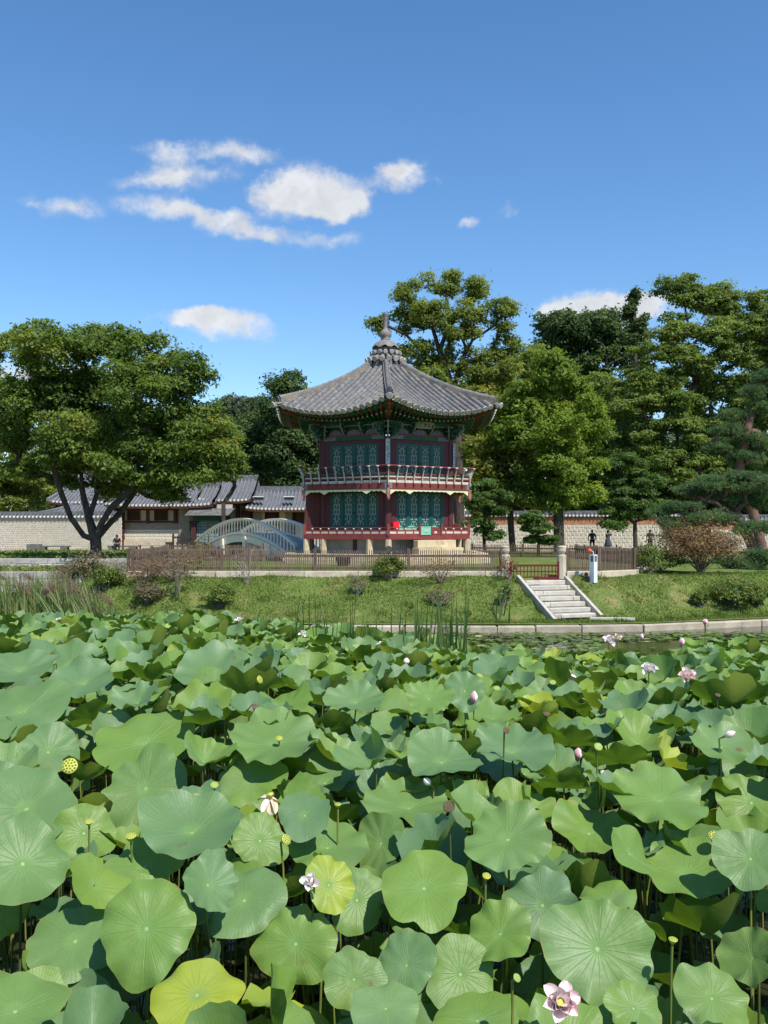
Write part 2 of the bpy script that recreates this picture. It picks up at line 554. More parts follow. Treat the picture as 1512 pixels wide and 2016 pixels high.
M['tile'] = mat('tile', (0.128, 0.129, 0.131), (0.185, 0.185, 0.183), 5.0, 0.75, 0.25, 0.25, 40, 0.14, c3=(0.30, 0.275, 0.235), s3=2.2, m3=(0.58, 0.78), randc=(0.17, 0.155, 0.14))
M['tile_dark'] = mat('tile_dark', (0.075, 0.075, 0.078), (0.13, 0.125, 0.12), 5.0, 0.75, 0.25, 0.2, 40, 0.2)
M['tile_beige'] = mat('tile_beige', (0.33, 0.28, 0.21), (0.19, 0.18, 0.168), 3.0, 0.8, 0.2, 0.25, 30, 0.18)
M['end_cap'] = mat('end_cap', (0.34, 0.32, 0.295), (0.46, 0.43, 0.39), 4.0, 0.85, 0.15, 0.25, 30, 0.2, randc=(0.46, 0.38, 0.3))
M['finial'] = mat('finial', (0.155, 0.14, 0.125), (0.23, 0.205, 0.18), 6.0, 0.65, 0.35, 0.3, 25, c3=(0.33, 0.31, 0.28), s3=5, m3=(0.6, 0.75))
M['red_dark'] = mat('red_dark', (0.075, 0.017, 0.019), (0.10, 0.023, 0.024), 3.0, 0.55, 0.35, 0.1, 30, 0.12, stretch=(6, 6, 0.6))
M['red'] = mat('red', (0.215, 0.044, 0.038), (0.175, 0.036, 0.033), 3.0, 0.55, 0.35, 0.1, 30, 0.08, c3=(0.17, 0.035, 0.03), s3=4, m3=(0.6, 0.8))
M['red_bright'] = mat('red_bright', (0.75, 0.01, 0.025), None, rough=0.4, spec=0.4)
M['pinkred'] = mat('pinkred', (0.42, 0.16, 0.14), (0.36, 0.12, 0.11), 4.0, 0.6)
M['teal'] = mat('teal', (0.012, 0.098, 0.082), (0.010, 0.078, 0.072), 3.0, 0.5, 0.35, 0.05, 30, 0.1)
M['teal_dark'] = mat('teal_dark', (0.008, 0.05, 0.055), None, rough=0.6)
M['paper'] = mat('paper', (0.50, 0.52, 0.44), (0.42, 0.45, 0.39), 6.0, 0.9, 0.1)
M['green_paint'] = mat('green_paint', (0.016, 0.072, 0.036), (0.02, 0.09, 0.05), 6.0, 0.6, 0.3, 0.05, 30)
M['green_deep'] = mat('green_deep', (0.010, 0.040, 0.025), (0.013, 0.052, 0.034), 6.0, 0.6, 0.3)
M['dancheong'] = mat('dancheong', (0.012, 0.055, 0.036), (0.024, 0.09, 0.06), 9.0, 0.6, 0.3, c3=(0.24, 0.24, 0.18), s3=9.0, m3=(0.56, 0.64))
M['dancheong_grey'] = mat('dancheong_grey', (0.13, 0.13, 0.16), (0.22, 0.22, 0.25), 12.0, 0.7, 0.3, c3=(0.05, 0.12, 0.09), s3=9.0, m3=(0.5, 0.6))
M['pale_paint'] = mat('pale_paint', (0.30, 0.31, 0.24), (0.22, 0.24, 0.19), 8.0, 0.7)
M['cream'] = mat('cream', (0.60, 0.53, 0.43), (0.50, 0.43, 0.36), 8.0, 0.75, 0.2, rand=0.05)
M['cream_yellow'] = mat('cream_yellow', (0.68, 0.64, 0.36), (0.60, 0.58, 0.36), 5.0, 0.75, 0.2)
M['rafter_red'] = mat('rafter_red', (0.22, 0.062, 0.028), (0.16, 0.045, 0.022), 4.0, 0.65)
M['soffit'] = mat('soffit', (0.20, 0.10, 0.045), (0.13, 0.075, 0.035), 2.0, 0.8, stretch=(5, 1, 1))
M['purple_panel'] = mat('purple_panel', (0.13, 0.10, 0.155), (0.2, 0.17, 0.22), 14.0, 0.7)
M['mint'] = mat('mint', (0.16, 0.46, 0.32), (0.2, 0.52, 0.38), 5.0, 0.55)
M['plaque'] = mat('plaque', (0.46, 0.52, 0.56), (0.40, 0.46, 0.5), 4.0, 0.7)
M['ink'] = mat('ink', (0.035, 0.045, 0.05), None, rough=0.8)
M['black'] = mat('black', (0.012, 0.012, 0.013), None, rough=0.45)
M['wood_fence'] = mat('wood_fence', (0.115, 0.080, 0.060), (0.165, 0.12, 0.092), 3.0, 0.8, 0.2, 0.2, 40, 0.22, stretch=(8, 8, 0.8))
M['wood_dark'] = mat('wood_dark', (0.045, 0.028, 0.024), (0.065, 0.04, 0.03), 3.0, 0.7, 0.2, stretch=(6, 6, 0.8))
M['wood_brown'] = mat('wood_brown', (0.12, 0.05, 0.03), (0.09, 0.036, 0.024), 3.0, 0.75, 0.2, stretch=(6, 6, 0.8))
M['plaster'] = mat('plaster', (0.66, 0.56, 0.40), (0.60, 0.5, 0.36), 2.0, 0.9, 0.1)
M['plaster_grey'] = mat('plaster_grey', (0.40, 0.375, 0.34), (0.33, 0.31, 0.28), 2.0, 0.9, 0.1)
M['white_paint'] = mat('white_paint', (0.90, 0.82, 0.70), (0.83, 0.75, 0.64), 2.5, 0.55, 0.35, c3=(0.4, 0.42, 0.42), s3=4.0, m3=(0.62, 0.85))  # white warmed in the colour to offset blue skylight on the bridge
M['gate_red'] = mat('gate_red', (0.135, 0.018, 0.022), (0.11, 0.016, 0.02), 4.0, 0.6)
M['lamp_metal'] = mat('lamp_metal', (0.70, 0.72, 0.75), (0.64, 0.67, 0.7), 3.0, 0.4, 0.45)
M['lamp_glass'] = mat('lamp_glass', (0.09, 0.10, 0.10), (0.14, 0.15, 0.15), 6.0, 0.25, 0.5)
M['orange_red'] = mat('orange_red', (0.85, 0.11, 0.05), None, rough=0.4)
M['bark'] = mat('bark', (0.055, 0.043, 0.035), (0.095, 0.08, 0.066), 2.5, 0.95, 0.1, 0.8, 12, stretch=(3, 3, 0.6))
M['bark_pine'] = mat('bark_pine', (0.20, 0.115, 0.08), (0.13, 0.085, 0.065), 3.0, 0.95, 0.1, 0.8, 14)
M['twig'] = mat('twig', (0.26, 0.2, 0.15), (0.17, 0.13, 0.10), 3.0, 0.9, 0.1)
M['twig_grey'] = mat('twig_grey', (0.36, 0.32, 0.26), (0.27, 0.24, 0.2), 3.0, 0.9, 0.1)
M['stem'] = mat('stem', (0.13, 0.19, 0.035), (0.22, 0.20, 0.05), 4.0, 0.6, 0.3)
M['stem_dark'] = mat('stem_dark', (0.075, 0.10, 0.025), (0.11, 0.13, 0.035), 4.0, 0.6, 0.3)
M['lotus'] = lotusmat('lotus', (0.126, 0.230, 0.104), (0.172, 0.290, 0.050), (0.38, 0.44, 0.04), (0.125, 0.165, 0.016))
M['petal_pink'] = mat('petal_pink', (0.92, 0.64, 0.64), (0.93, 0.82, 0.78), 14.0, 0.5, 0.3)
M['petal_white'] = mat('petal_white', (0.84, 0.80, 0.76), (0.85, 0.76, 0.74), 14.0, 0.5, 0.3)
M['petal_deep'] = mat('petal_deep', (0.74, 0.22, 0.33), (0.80, 0.42, 0.46), 10.0, 0.5, 0.3)
M['petal_cream'] = mat('petal_cream', (0.82, 0.74, 0.58), (0.76, 0.62, 0.48), 14.0, 0.6, 0.3)
M['pod_yellow'] = mat('pod_yellow', (0.50, 0.50, 0.07), (0.42, 0.47, 0.09), 20.0, 0.55)
M['pod_green'] = mat('pod_green', (0.36, 0.47, 0.10), (0.28, 0.40, 0.10), 20.0, 0.6)
M['pod_hole'] = mat('pod_hole', (0.06, 0.075, 0.015), None, rough=0.8)
M['pod_brown'] = mat('pod_brown', (0.17, 0.10, 0.075), (0.11, 0.065, 0.05), 20.0, 0.8)
M['stamen'] = mat('stamen', (0.72, 0.55, 0.12), (0.62, 0.42, 0.10), 20.0, 0.7)
M['water'] = None
M['skin'] = mat('skin', (0.36, 0.2, 0.14), None, rough=0.6)
M['cloth_dark'] = mat('cloth_dark', (0.02, 0.02, 0.026), None, rough=0.9)
M['cloth_grey'] = mat('cloth_grey', (0.045, 0.042, 0.042), (0.03, 0.028, 0.028), 20, 0.9)
M['cloth_blue'] = mat('cloth_blue', (0.06, 0.08, 0.10), (0.035, 0.05, 0.065), 12, 0.9)  # clothes darkened, shade on the figures put into the cloth colour
M['cloth_camo'] = mat('cloth_camo', (0.03, 0.036, 0.03), (0.018, 0.02, 0.02), 14, 0.9, c3=(0.07, 0.075, 0.06), s3=10, m3=(0.55, 0.65))
M['hair'] = mat('hair', (0.012, 0.009, 0.008), None, rough=0.5)
M['bench_stone_shaded'] = mat('bench_stone_shaded', (0.12, 0.115, 0.108), (0.17, 0.165, 0.155), 4.0, 0.85, 0.2, 0.3, 30)  # darkened: tree shade over the benches put into the stone colour

# foliage
M['lf_zelkova'] = leafmat('lf_zelkova', (0.077, 0.134, 0.024), (0.174, 0.257, 0.046), (0.315, 0.294, 0.061), 0.48)
M['lf_sparse'] = leafmat('lf_sparse', (0.112, 0.173, 0.035), (0.235, 0.298, 0.056), (0.371, 0.358, 0.080), 0.48)
M['lf_bright'] = leafmat('lf_bright', (0.115, 0.188, 0.025), (0.219, 0.306, 0.043), (0.300, 0.375, 0.056), 0.48)
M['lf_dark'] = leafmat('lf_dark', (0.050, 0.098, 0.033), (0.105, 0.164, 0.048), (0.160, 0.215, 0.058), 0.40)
M['lf_big'] = leafmat('lf_big', (0.094, 0.154, 0.035), (0.226, 0.302, 0.066), (0.313, 0.356, 0.093), 0.48)
M['lf_pine'] = leafmat('lf_pine', (0.069, 0.138, 0.060), (0.147, 0.237, 0.090), (0.210, 0.285, 0.103), 0.28, nscale=1.0)
M['lf_yellowish'] = leafmat('lf_yellowish', (0.124, 0.169, 0.029), (0.254, 0.267, 0.047), (0.481, 0.325, 0.049), 0.48)
M['lf_shrub'] = leafmat('lf_shrub', (0.06, 0.105, 0.016), (0.125, 0.18, 0.024), (0.22, 0.23, 0.03), 0.25, nscale=2.0)
M['lf_red'] = leafmat('lf_red', (0.115, 0.085, 0.035), (0.225, 0.105, 0.045), (0.20, 0.19, 0.035), 0.2, nscale=2.0)
M['lf_dry'] = leafmat('lf_dry', (0.10, 0.09, 0.045), (0.16, 0.145, 0.06), (0.24, 0.18, 0.07), 0.2, nscale=2.0)
M['lf_grass'] = leafmat('lf_grass', (0.075, 0.125, 0.018), (0.145, 0.205, 0.032), (0.28, 0.24, 0.09), 0.25, nscale=0.8)
M['lf_reed'] = leafmat('lf_reed', (0.086, 0.149, 0.034), (0.184, 0.253, 0.081), (0.345, 0.322, 0.149), 0.25, nscale=2.0)
M['lf_cattail'] = leafmat('lf_cattail', (0.035, 0.075, 0.02), (0.075, 0.135, 0.035), (0.2, 0.21, 0.08), 0.2, nscale=2.0)
M['plume'] = leafmat('plume', (0.17, 0.10, 0.085), (0.26, 0.155, 0.13), (0.32, 0.24, 0.17), 0.2, nscale=3.0)
M['lf_hill'] = leafmat('lf_hill', (0.060, 0.095, 0.052), (0.105, 0.145, 0.068), (0.14, 0.17, 0.08), 0.48)
M['lf_maple'] = leafmat('lf_maple', (0.059, 0.119, 0.030), (0.127, 0.216, 0.047), (0.208, 0.283, 0.059), 0.48)
M['lf_lily'] = leafmat('lf_lily', (0.07, 0.12, 0.02), (0.15, 0.22, 0.045), (0.36, 0.38, 0.16), 0.1, rough=0.4, nscale=1.5)
# ================================================================== ground and water
def sstep(a, b, x):
    t = min(max((x - a) / (b - a), 0.0), 1.0)
    return t * t * (3 - 2 * t)

KX = [-30, -20, -16, -12.5, -8, 6, 9, 13.5, 20, 30, 45]
KY = [52, 41, 36.0, 32.0, 29.95, 29.85, 30.3, 32.0, 36.5, 45, 60]
def kerb_y(x): return float(np.interp(x, KX, KY))
def lawn_top(x): return 33.70 + max(0.0, x - 8.5) * 0.42
def ground_z(x, y):
    k = kerb_y(x)
    if y < k: return -0.5
    lt = max(lawn_top(x), k + 1.2)
    a = k + (0.7 if x < 3 else 1.25)
    if a > lt - 1.0: a = lt - 1.0
    f = min(max((y - a) / (lt - a), 0.0), 1.0)
    f = .75 * f + .25 * sstep(0, 1, f)
    z = 0.25 + 0.03 * sstep(k, a, y) + 1.33 * f
    if 4.2 < x < 8.0 and y < 34.2:          # bed of the stairs
        q = abs((x - 6.58) * .947 + (y - 31.45) * .321); p = -(x - 6.58) * .321 + (y - 31.45) * .947
        if -.2 < p < 2.6: z -= .34 * (1 - sstep(.86, 1.02, q))
    # left end of the islet falls to the channel
    if x < -10.0:
        z = z * (1 - sstep(-10.5, -13.5, x)) + (-0.4) * sstep(-10.5, -13.5, x) if y > 33.5 else z
    z += 0.03 * math.sin(x * 1.7 + y) * sstep(k, k + 2, y) * (1 if y < 40 else 0.3)
    return z

def build_ground():
    xs = np.concatenate([np.arange(-30, -14, 0.8), np.arange(-14, 18, 0.3), np.arange(18, 46, 1.0)])
    ts = np.concatenate([np.linspace(0.12, 6, 34), np.linspace(6.5, 36, 44)])
    V = []; 
    for x in xs:
        k = kerb_y(x)
        for t in ts:
            y = k + t
            V.append((x, y, ground_z(x, y)))
    n, m = len(xs), len(ts)
    fs = [(i * m + j, (i + 1) * m + j, (i + 1) * m + j + 1, i * m + j + 1) for i in range(n - 1) for j in range(m - 1)]
    M['lawn'] = mat('lawn', (0.105, 0.15, 0.035), (0.14, 0.185, 0.05), 1.6, 0.95, 0.05, 0.5, 60, c3=(0.25, 0.21, 0.10), s3=0.8, m3=(0.55, 0.72))
    me = npmesh('islet_lawn', np.array(V), 4, np.array(fs), M['lawn'], smooth=True)
    o = link('islet_lawn', me)
    tag(o, kind='structure')
    # far bank: one sheet to the horizon
    M['far_ground'] = mat('far_ground', (0.10, 0.13, 0.035), (0.17, 0.15, 0.08), 0.5, 0.95, 0.05, 0.4, 20, c3=(0.25, 0.2, 0.13), s3=0.3, m3=(0.5, 0.65))
    mb = MB()
    xs = list(range(-400, 401, 40))
    mb.add([(-400, 64.5, 1.56), (400, 64.5, 1.56), (900, 1500, 1.5), (-900, 1500, 1.5)], [(0, 1, 2, 3)])
    mb.add([(-60, 50.1, 1.72), (-11.0, 50.1, 1.72), (-11.0, 64.52, 1.60), (-60, 64.52, 1.60)], [(0, 1, 2, 3)])
    mb.add([(-60, 45.9, 1.20), (-11.0, 45.9, 1.20), (-11.0, 49.55, 1.28), (-60, 49.55, 1.28)], [(0, 1, 2, 3)])
    o = mb.build('far_ground', M['far_ground']); tag(o, kind='structure')
    # water
    w = bpy.data.materials.new('water'); w.use_nodes = True
    N = w.node_tree.nodes; L = w.node_tree.links
    b = N['Principled BSDF']
    b.inputs['Base Color'].default_value = (0.016, 0.019, 0.010, 1)
    b.inputs['Roughness'].default_value = 0.09
    b.inputs['Specular IOR Level'].default_value = 0.5
    g = N.new('ShaderNodeNewGeometry')
    n1 = N.new('ShaderNodeTexNoise'); n1.inputs['Scale'].default_value = 2.2; n1.inputs['Detail'].default_value = 3
    L.new(g.outputs['Position'], n1.inputs['Vector'])
    bp = N.new('ShaderNodeBump'); bp.inputs['Strength'].default_value = 0.12; bp.inputs['Distance'].default_value = 0.1
    L.new(n1.outputs['Fac'], bp.inputs['Height']); L.new(bp.outputs[0], b.inputs['Normal'])
    cr = N.new('ShaderNodeValToRGB')
    n2 = N.new('ShaderNodeTexNoise'); n2.inputs['Scale'].default_value = 0.9; n2.inputs['Detail'].default_value = 6
    L.new(g.outputs['Position'], n2.inputs['Vector'])
    cr.color_ramp.elements[0].position = 0.4; cr.color_ramp.elements[0].color = (0.012, 0.014, 0.009, 1)
    cr.color_ramp.elements[1].position = 0.75; cr.color_ramp.elements[1].color = (0.05, 0.05, 0.022, 1)
    L.new(n2.outputs['Fac'], cr.inputs['Fac']); L.new(cr.outputs[0], b.inputs['Base Color'])
    mb = MB(); mb.add([(-300, -60, 0), (300, -60, 0), (300, 64.4, 0), (-300, 64.4, 0)], [(0, 1, 2, 3)])
    o = mb.build('pond_water', w); tag(o, kind='structure')
    # bank under the photographer's feet
    mb = MB(); mb.add([(-60, -40, 1.7), (60, -40, 1.7), (60, 0.8, 1.7), (-60, 0.8, 1.7)], [(0, 1, 2, 3)])
    mb.add([(-60, 0.8, 1.7), (60, 0.8, 1.7), (60, 1.25, -0.3), (-60, 1.25, -0.3)], [(0, 1, 2, 3)])
    o = mb.build('near_bank', M['far_ground']); tag(o, kind='structure')
build_ground()

def rough_block(name, L, Wd, H, mtl, seed=0, bev=0.02, jit=0.006):
    """bevelled slightly uneven stone block mesh centred on the origin, L along x"""
    r = random.Random(seed)
    mb = MB()
    x, y, z = L / 2, Wd / 2, H / 2
    def ring(zz, ins):
        return [(-x + ins, -y + ins, zz), (x - ins, -y + ins, zz), (x - ins, y - ins, zz), (-x + ins, y - ins, zz)]
    rings = [ring(-z, bev * .3), ring(-z + bev, 0), ring(z - bev, 0), ring(z, bev)]
    vs = [(a + r.uniform(-jit, jit), b + r.uniform(-jit, jit), c + r.uniform(-jit, jit) * .6) for R in rings for (a, b, c) in R]
    fs = [(3, 2, 1, 0), (12, 13, 14, 15)]
    for i in range(3):
        for k in range(4):
            fs.append((i * 4 + k, i * 4 + (k + 1) % 4, (i + 1) * 4 + (k + 1) % 4, (i + 1) * 4 + k))
    mb.add(vs, fs)
    return mb.mesh(name, mtl)

def yrot(p, d):
    """matrix at p with local x along horizontal dir d"""
    d = Vector(d); d = Vector((d.x, d.y, d.z)).normalized()
    z = Vector((0, 0, 1)); y = z.cross(d).normalized(); z = d.cross(y)
    return frame(p, d, y, z)

# ------------------------------------------------------------------ pond kerb
def build_kerb():
    root = empty('pond_kerb', (0, 29.9, 0), 'long low kerb of pale granite blocks along the edge of the islet lawn', 'kerb')
    pts = []
    xs = np.arange(-17, 24, 0.25)
    pts = [Vector((x, kerb_y(x), 0)) for x in xs]
    # resample with random block lengths
    seg = [0.0]
    for a, b in zip(pts, pts[1:]): seg.append(seg[-1] + (b - a).length)
    def at(s):
        return Vector((np.interp(s, seg, [p.x for p in pts]), np.interp(s, seg, [p.y for p in pts]), 0))
    r = random.Random(3)
    s = 0.0
    meshes = {}
    i = 0
    while s < seg[-1] - 2.2:
        L = r.choice([1.5, 1.85, 2.1, 2.4, 1.25])
        a, b = at(s), at(s + L)
        if (L) not in meshes:
            meshes[L] = [rough_block('kerb_stone', L - 0.025, 0.42, 0.52, M['kerb_granite'], seed=int(L * 100) + q, bev=0.035, jit=0.012) for q in range(3)]
        c = (a + b) / 2 + Vector((0, 0.1, -.04 + r.uniform(-.015, .015)))
        piece('kerb_stone', meshes[L][i % 3], root, yrot(c, b - a))
        s += L; i += 1
build_kerb()

# ------------------------------------------------------------------ fence with pickets
TER = 1.64
picket_me = None
def picket_mesh():
    global picket_me
    if picket_me is None:
        mb = MB()
        w, t, h = 0.036, 0.022, 0.80
        vs = []
        for z, k in ((0, 1), (h - .06, 1)):
            vs += [(-w / 2, -t / 2, z), (w / 2, -t / 2, z), (w / 2, t / 2, z), (-w / 2, t / 2, z)]
        vs += [(0, 0, h)]
        mb.add(vs, [(0, 1, 5, 4), (1, 2, 6, 5), (2, 3, 7, 6), (3, 0, 4, 7), (4, 5, 8), (5, 6, 8), (6, 7, 8), (7, 4, 8), (3, 2, 1, 0)])
        picket_me = mb.mesh('picket', M['wood_fence'])
    return picket_me

def fence(label, pts, zbase=TER + .17, step=0.079, hscale=1.0, post_every=3.95, base=True, first_post=True, phase=0.0):
    p0 = Vector((pts[0][0], pts[0][1], zbase))
    root = empty('picket_fence', p0, label, 'fence', 'picket fences round the islet terrace')
    rp = random.Random(int(abs(pts[0][0]) * 100))
    for a, b in zip(pts, pts[1:]):
        a = Vector((a[0], a[1], zbase)); b = Vector((b[0], b[1], zbase))
        d = (b - a); Ln = d.length; d.normalize()
        nrm = Vector((d.y, -d.x, 0))
        if nrm.y > 0: nrm = -nrm
        for zz in (0.10, 0.56):
            MB().bar(a + nrm * -0.035 + Vector((0, 0, zz * hscale)), b + nrm * -0.035 + Vector((0, 0, zz * hscale)), 0.05, 0.085).build('rail', M['wood_fence'], root)
        n = int(Ln / step)
        for i in range(n):
            p = a + d * (i + .5) * step + Vector((0, 0, rp.uniform(0.0, 0.012)))
            Mx = yrot(p, d) @ Matrix.Rotation(rp.uniform(-.012, .012), 4, 'Y')
            Mx = Mx @ Matrix.Diagonal((1, 1, hscale * rp.uniform(.985, 1.01), 1))
            piece('picket', picket_mesh(), root, Mx)
        npost = max(1, round(Ln / post_every))
        for i in range(npost + 1):
            if i == 0 and not first_post: continue
            p = a + d * (Ln * i / npost)
            mb = MB()
            mb.obox(p + nrm * 0.02 + Vector((0, 0, 0.41 * hscale)), d * .055, nrm * .055, Vector((0, 0, .43 * hscale)))
            mb.build('post', M['wood_fence'], root)
    if base:
        st = empty('fence_footing', p0 - Vector((0, 0, .2)), 'row of granite footing blocks under ' + label.split(' fence')[0] + ' fence', 'footing')
        rr = random.Random(5 + int(abs(pts[0][0])))
        for a, b in zip(pts, pts[1:]):
            a = Vector((a[0], a[1], TER - .05)); b = Vector((b[0], b[1], TER - .05))
            d = (b - a); Ln = d.length; d.normalize(); s = -0.05
            while s < Ln - .05:
                L = min(rr.choice([1.3, 1.7, 2.0]), Ln - s + .05)
                me = rough_block('footing_stone', L - .02, .34, .44, M['granite'], seed=rr.randrange(999), bev=.02, jit=.008)
                c = a + d * (s + L / 2)
                piece('footing_stone', me, st, yrot(c, d))
                s += L
    return root

FD = 33.95
fence('long brown picket fence in front of the pavilion', [((252 - 756) * FD / F, FD + .1), ((988 - 756) * FD / F, FD)], post_every=3.42)
fence('brown picket fence behind the front one near the bridge foot', [((258 - 756) * FD / F, FD + .3), ((330 - 756) * 43 / F, 43.0), ((520 - 756) * 45.5 / F, 45.5)], post_every=4, base=False, step=.09)
fence('short brown picket fence right of the gate, turning away at its end', [((1116 - 756) * FD / F, FD), ((1180 - 756) * FD / F, FD + .1), ((1247 - 756) * 35.2 / F, 35.2), ((1270 - 756) * 42 / F, 42.0)], post_every=2.4)
# dark second layer behind the gate
fence('brown picket fence at the back of the terrace behind the red gate', [((930 - 756) * 57 / F, 57.0), ((1135 - 756) * 54 / F, 54.0), ((1275 - 756) * 44 / F, 44.0)], zbase=1.62, step=.10, base=False, post_every=4)

# ------------------------------------------------------------------ stairs, posts and gate
def build_stairs():
    bot = Vector((6.58, 31.45, 0.30)); top = Vector((5.80, 33.75, 1.50))
    dh = Vector((top.x - bot.x, top.y - bot.y, 0)); run = dh.length; dh.normalize()
    lat = Vector((dh.y, -dh.x, 0))                     # to the right
    root = empty('stone_stairs', bot, 'pale stone stairs of seven steps climbing the lawn to the red gate', 'stairs')
    n = 7; rise = (top.z - bot.z) / n; tread = run / n
    wid = 1.62
    r = random.Random(9)
    cuts = [[.16], [], [.14], [.82], [.20], [.93], [.33], []]
    for i in range(n):
        z = bot.z + rise * (i + .5)
        c = bot + dh * (tread * (i + .5) + .06)
        spl = [0.0] + cuts[i] + [1.0]
        for a, b in zip(spl, spl[1:]):
            L = (b - a) * wid
            me = rough_block('step_stone', L - .012, tread + .16, rise - .022, M['stone_white'], seed=i * 7 + int(a * 10), bev=.022, jit=.008)
            p = c + lat * ((a + b) / 2 - .5) * wid
            p.z = z
            piece('step_stone', me, root, yrot(p, lat))
    # sloping side stones
    for s in (-1, 1):
        a = bot + lat * s * (wid / 2 + .1) - dh * .18; a.z = bot.z + (.02 if s > 0 else -.06)
        b = top + lat * s * (wid / 2 + .1) + dh * .1; b.z = top.z + (.18 if s > 0 else .08)
        mb = MB()
        mid = (a + b) / 2
        mb.bar(a, b, .12, .22)
        mb.build('side_stone', M['stone_white'], root)
    # flat slab at the foot
    slab = rough_block('foot_slab', 1.5, .2, .08, M['stone_white'], 4, .02, .012)
    p = P(1205, 1219, 30.95); p.z = .345
    o = piece('foot_slab', slab, root, yrot(p, (1, -.12, 0)))
    return top, lat, dh
ST_TOP, ST_LAT, ST_DIR = build_stairs()

def stone_post(px, label):
    base = Vector(((px - 756) * 34.0 / F, 34.0, TER - .12))
    t = empty('stone_gatepost', base, label, 'gatepost', 'stone gateposts at the head of the stairs')
    mb = MB()
    mb.lathe(base, [(.185, 0), (.185, .86), (.165, .90)], 8, smooth=False)
    mb.build('shaft', M['granite'], t)
    mb = MB()
    mb.lathe(base, [(.13, .90), (.13, .95), (.175, 1.0), (.185, 1.08), (.16, 1.15), (.175, 1.17), (.175, 1.20), (.10, 1.23)], 12)
    mb.build('cap', M['granite'], t)
stone_post(994, 'octagonal stone gatepost left of the red gate with twigs in front')
stone_post(1106.5, 'octagonal stone gatepost right of the red gate')

def build_gate():
    a = Vector(((1004 - 756) * 33.9 / F, 33.9, 1.50)); b = Vector(((1101 - 756) * 33.9 / F, 33.9, 1.50))
    t = empty('red_gate', (a + b) / 2, 'low dark red barred gate between the two stone posts', 'gate')
    h = .64
    MB().box(a + Vector((.03, 0, h / 2)), (.075, .07, h)).build('gate_post', M['gate_red'], t)
    MB().box(b + Vector((-.03, 0, h / 2)), (.09, .07, h + .06)).build('gate_post', M['gate_red'], t)
    for z, hh in ((.05, .10), (.30, .045), (.52, .07)):
        MB().box((a + b) / 2 + Vector((0, .005, z)), ((b - a).length - .14, .045, hh)).build('gate_rail', M['gate_red'], t)
    n = 13
    me = MB().box((0, 0, 0), (.028, .028, .5)).mesh('gate_bar', M['gate_red'])
    for i in range(n):
        p = a.lerp(b, (i + 1) / (n + 1)) + Vector((0, .012, .30))
        piece('gate_bar', me, t, Matrix.Translation(p))
build_gate()

def build_lamp():
    base = Vector(((1168.5 - 756) * 33.3 / F, 33.3, ground_z(7.6, 33.3) - .02))
    t = empty('bollard_lamp', base, 'white square bollard lamp post on the lawn beside the stairs', 'lamp')
    R = Matrix.Rotation(math.radians(38), 3, 'Z')
    H = 1.05
    mb = MB(); mb.box(base + Vector((0, 0, .38)), (.2, .2, .76), R); mb.build('shaft', M['lamp_metal'], t)
    mb = MB()
    for sx in (-1, 1):
        for sy in (-1, 1):
            mb.box(base + R @ Vector((sx * .085, sy * .085, .87)), (.03, .03, .22), R)
    mb.build('frame', M['lamp_metal'], t)
    mb = MB(); mb.box(base + Vector((0, 0, .87)), (.17, .17, .215), R); mb.build('glass', M['lamp_glass'], t)
    mb = MB(); mb.box(base + Vector((0, 0, 1.0)), (.2, .2, .04), R); mb.build('cap', M['lamp_metal'], t)
    # red float on a bracket on top
    mb = MB(); mb.tube([base + Vector((0, 0, 1.02)), base + Vector((-.02, 0, 1.13)), base + Vector((-.10, 0, 1.17))], .014, 6)
    mb.build('bracket', M['lamp_metal'], t)
    mb = MB(); mb.lathe(base + Vector((-.14, 0, 1.10)), [(.02, 0), (.075, .03), (.085, .07), (.06, .12), (.01, .14)], 10)
    mb.build('signal_light', M['orange_red'], t)
    # dark floodlight standing in the grass beside it
    b2 = Vector(((1157 - 756) * 33.3 / F, 33.3, ground_z(7.4, 33.3)))
    t2 = empty('ground_floodlight', b2, 'small dark floodlight in the grass left of the bollard lamp', 'floodlight')
    MB().box(b2 + Vector((0, 0, .1)), (.10, .08, .2)).build('base', M['black'], t2)
    MB().box(b2 + Vector((-.05, .02, .27)), (.12, .10, .13), Matrix.Rotation(.5, 3, 'Y')).build('head', M['black'], t2)
build_lamp()

# ------------------------------------------------------------------ left bank stone edges
def bank_wall(label, x0, x1, y, z0, z1, courses, seed, name='stone_bank_wall'):
    t = empty(name, ((x0 + x1) / 2, y, z0), label, 'stone wall')
    r = random.Random(seed)
    h = (z1 - z0) / courses
    for c in range(courses):
        x = x0 + r.uniform(-.6, 0)
        while x < x1:
            L = r.choice([.9, 1.2, 1.5, 1.8])
            me = rough_block('wall_block', L - .02, .4, h - .012, M['granite_grey'], seed=r.randrange(9999), bev=.025, jit=.012)
            piece('wall_block', me, t, Matrix.Translation((x + L / 2, y + r.uniform(-.015, .015), z0 + h * (c + .5))))
            x += L
bank_wall('two-course granite bank wall below the bench lawn at the far left', -26, -11.0, 49.8, 1.18, 1.76, 2, 1)
bank_wall('low granite edge at the water behind the reeds at the far left', -24, -11.0, 45.7, .2, 1.24, 3, 2)
# ================================================================== the pavilion
PC = Vector((0.08, 50.0, 0.0))
PROT = math.radians(1.6)
def HV(R, k, z=0.0):
    a = -PI / 2 + PROT + PI / 3 * k
    return Vector((PC.x + R * math.cos(a), PC.y + R * math.sin(a), z))
def side(k, R, z=0.0):
    """side k runs from vertex k to k+1 (0: front right face, 5: front left face)"""
    a, b = HV(R, k, z), HV(R, k + 1, z)
    t = (b - a).normalized()
    n = Vector((t.y, -t.x, 0))
    return a, b, t, n
FRONT = (0, 5)          # the two faces towards the camera
SEEN = (0, 5, 1, 4)

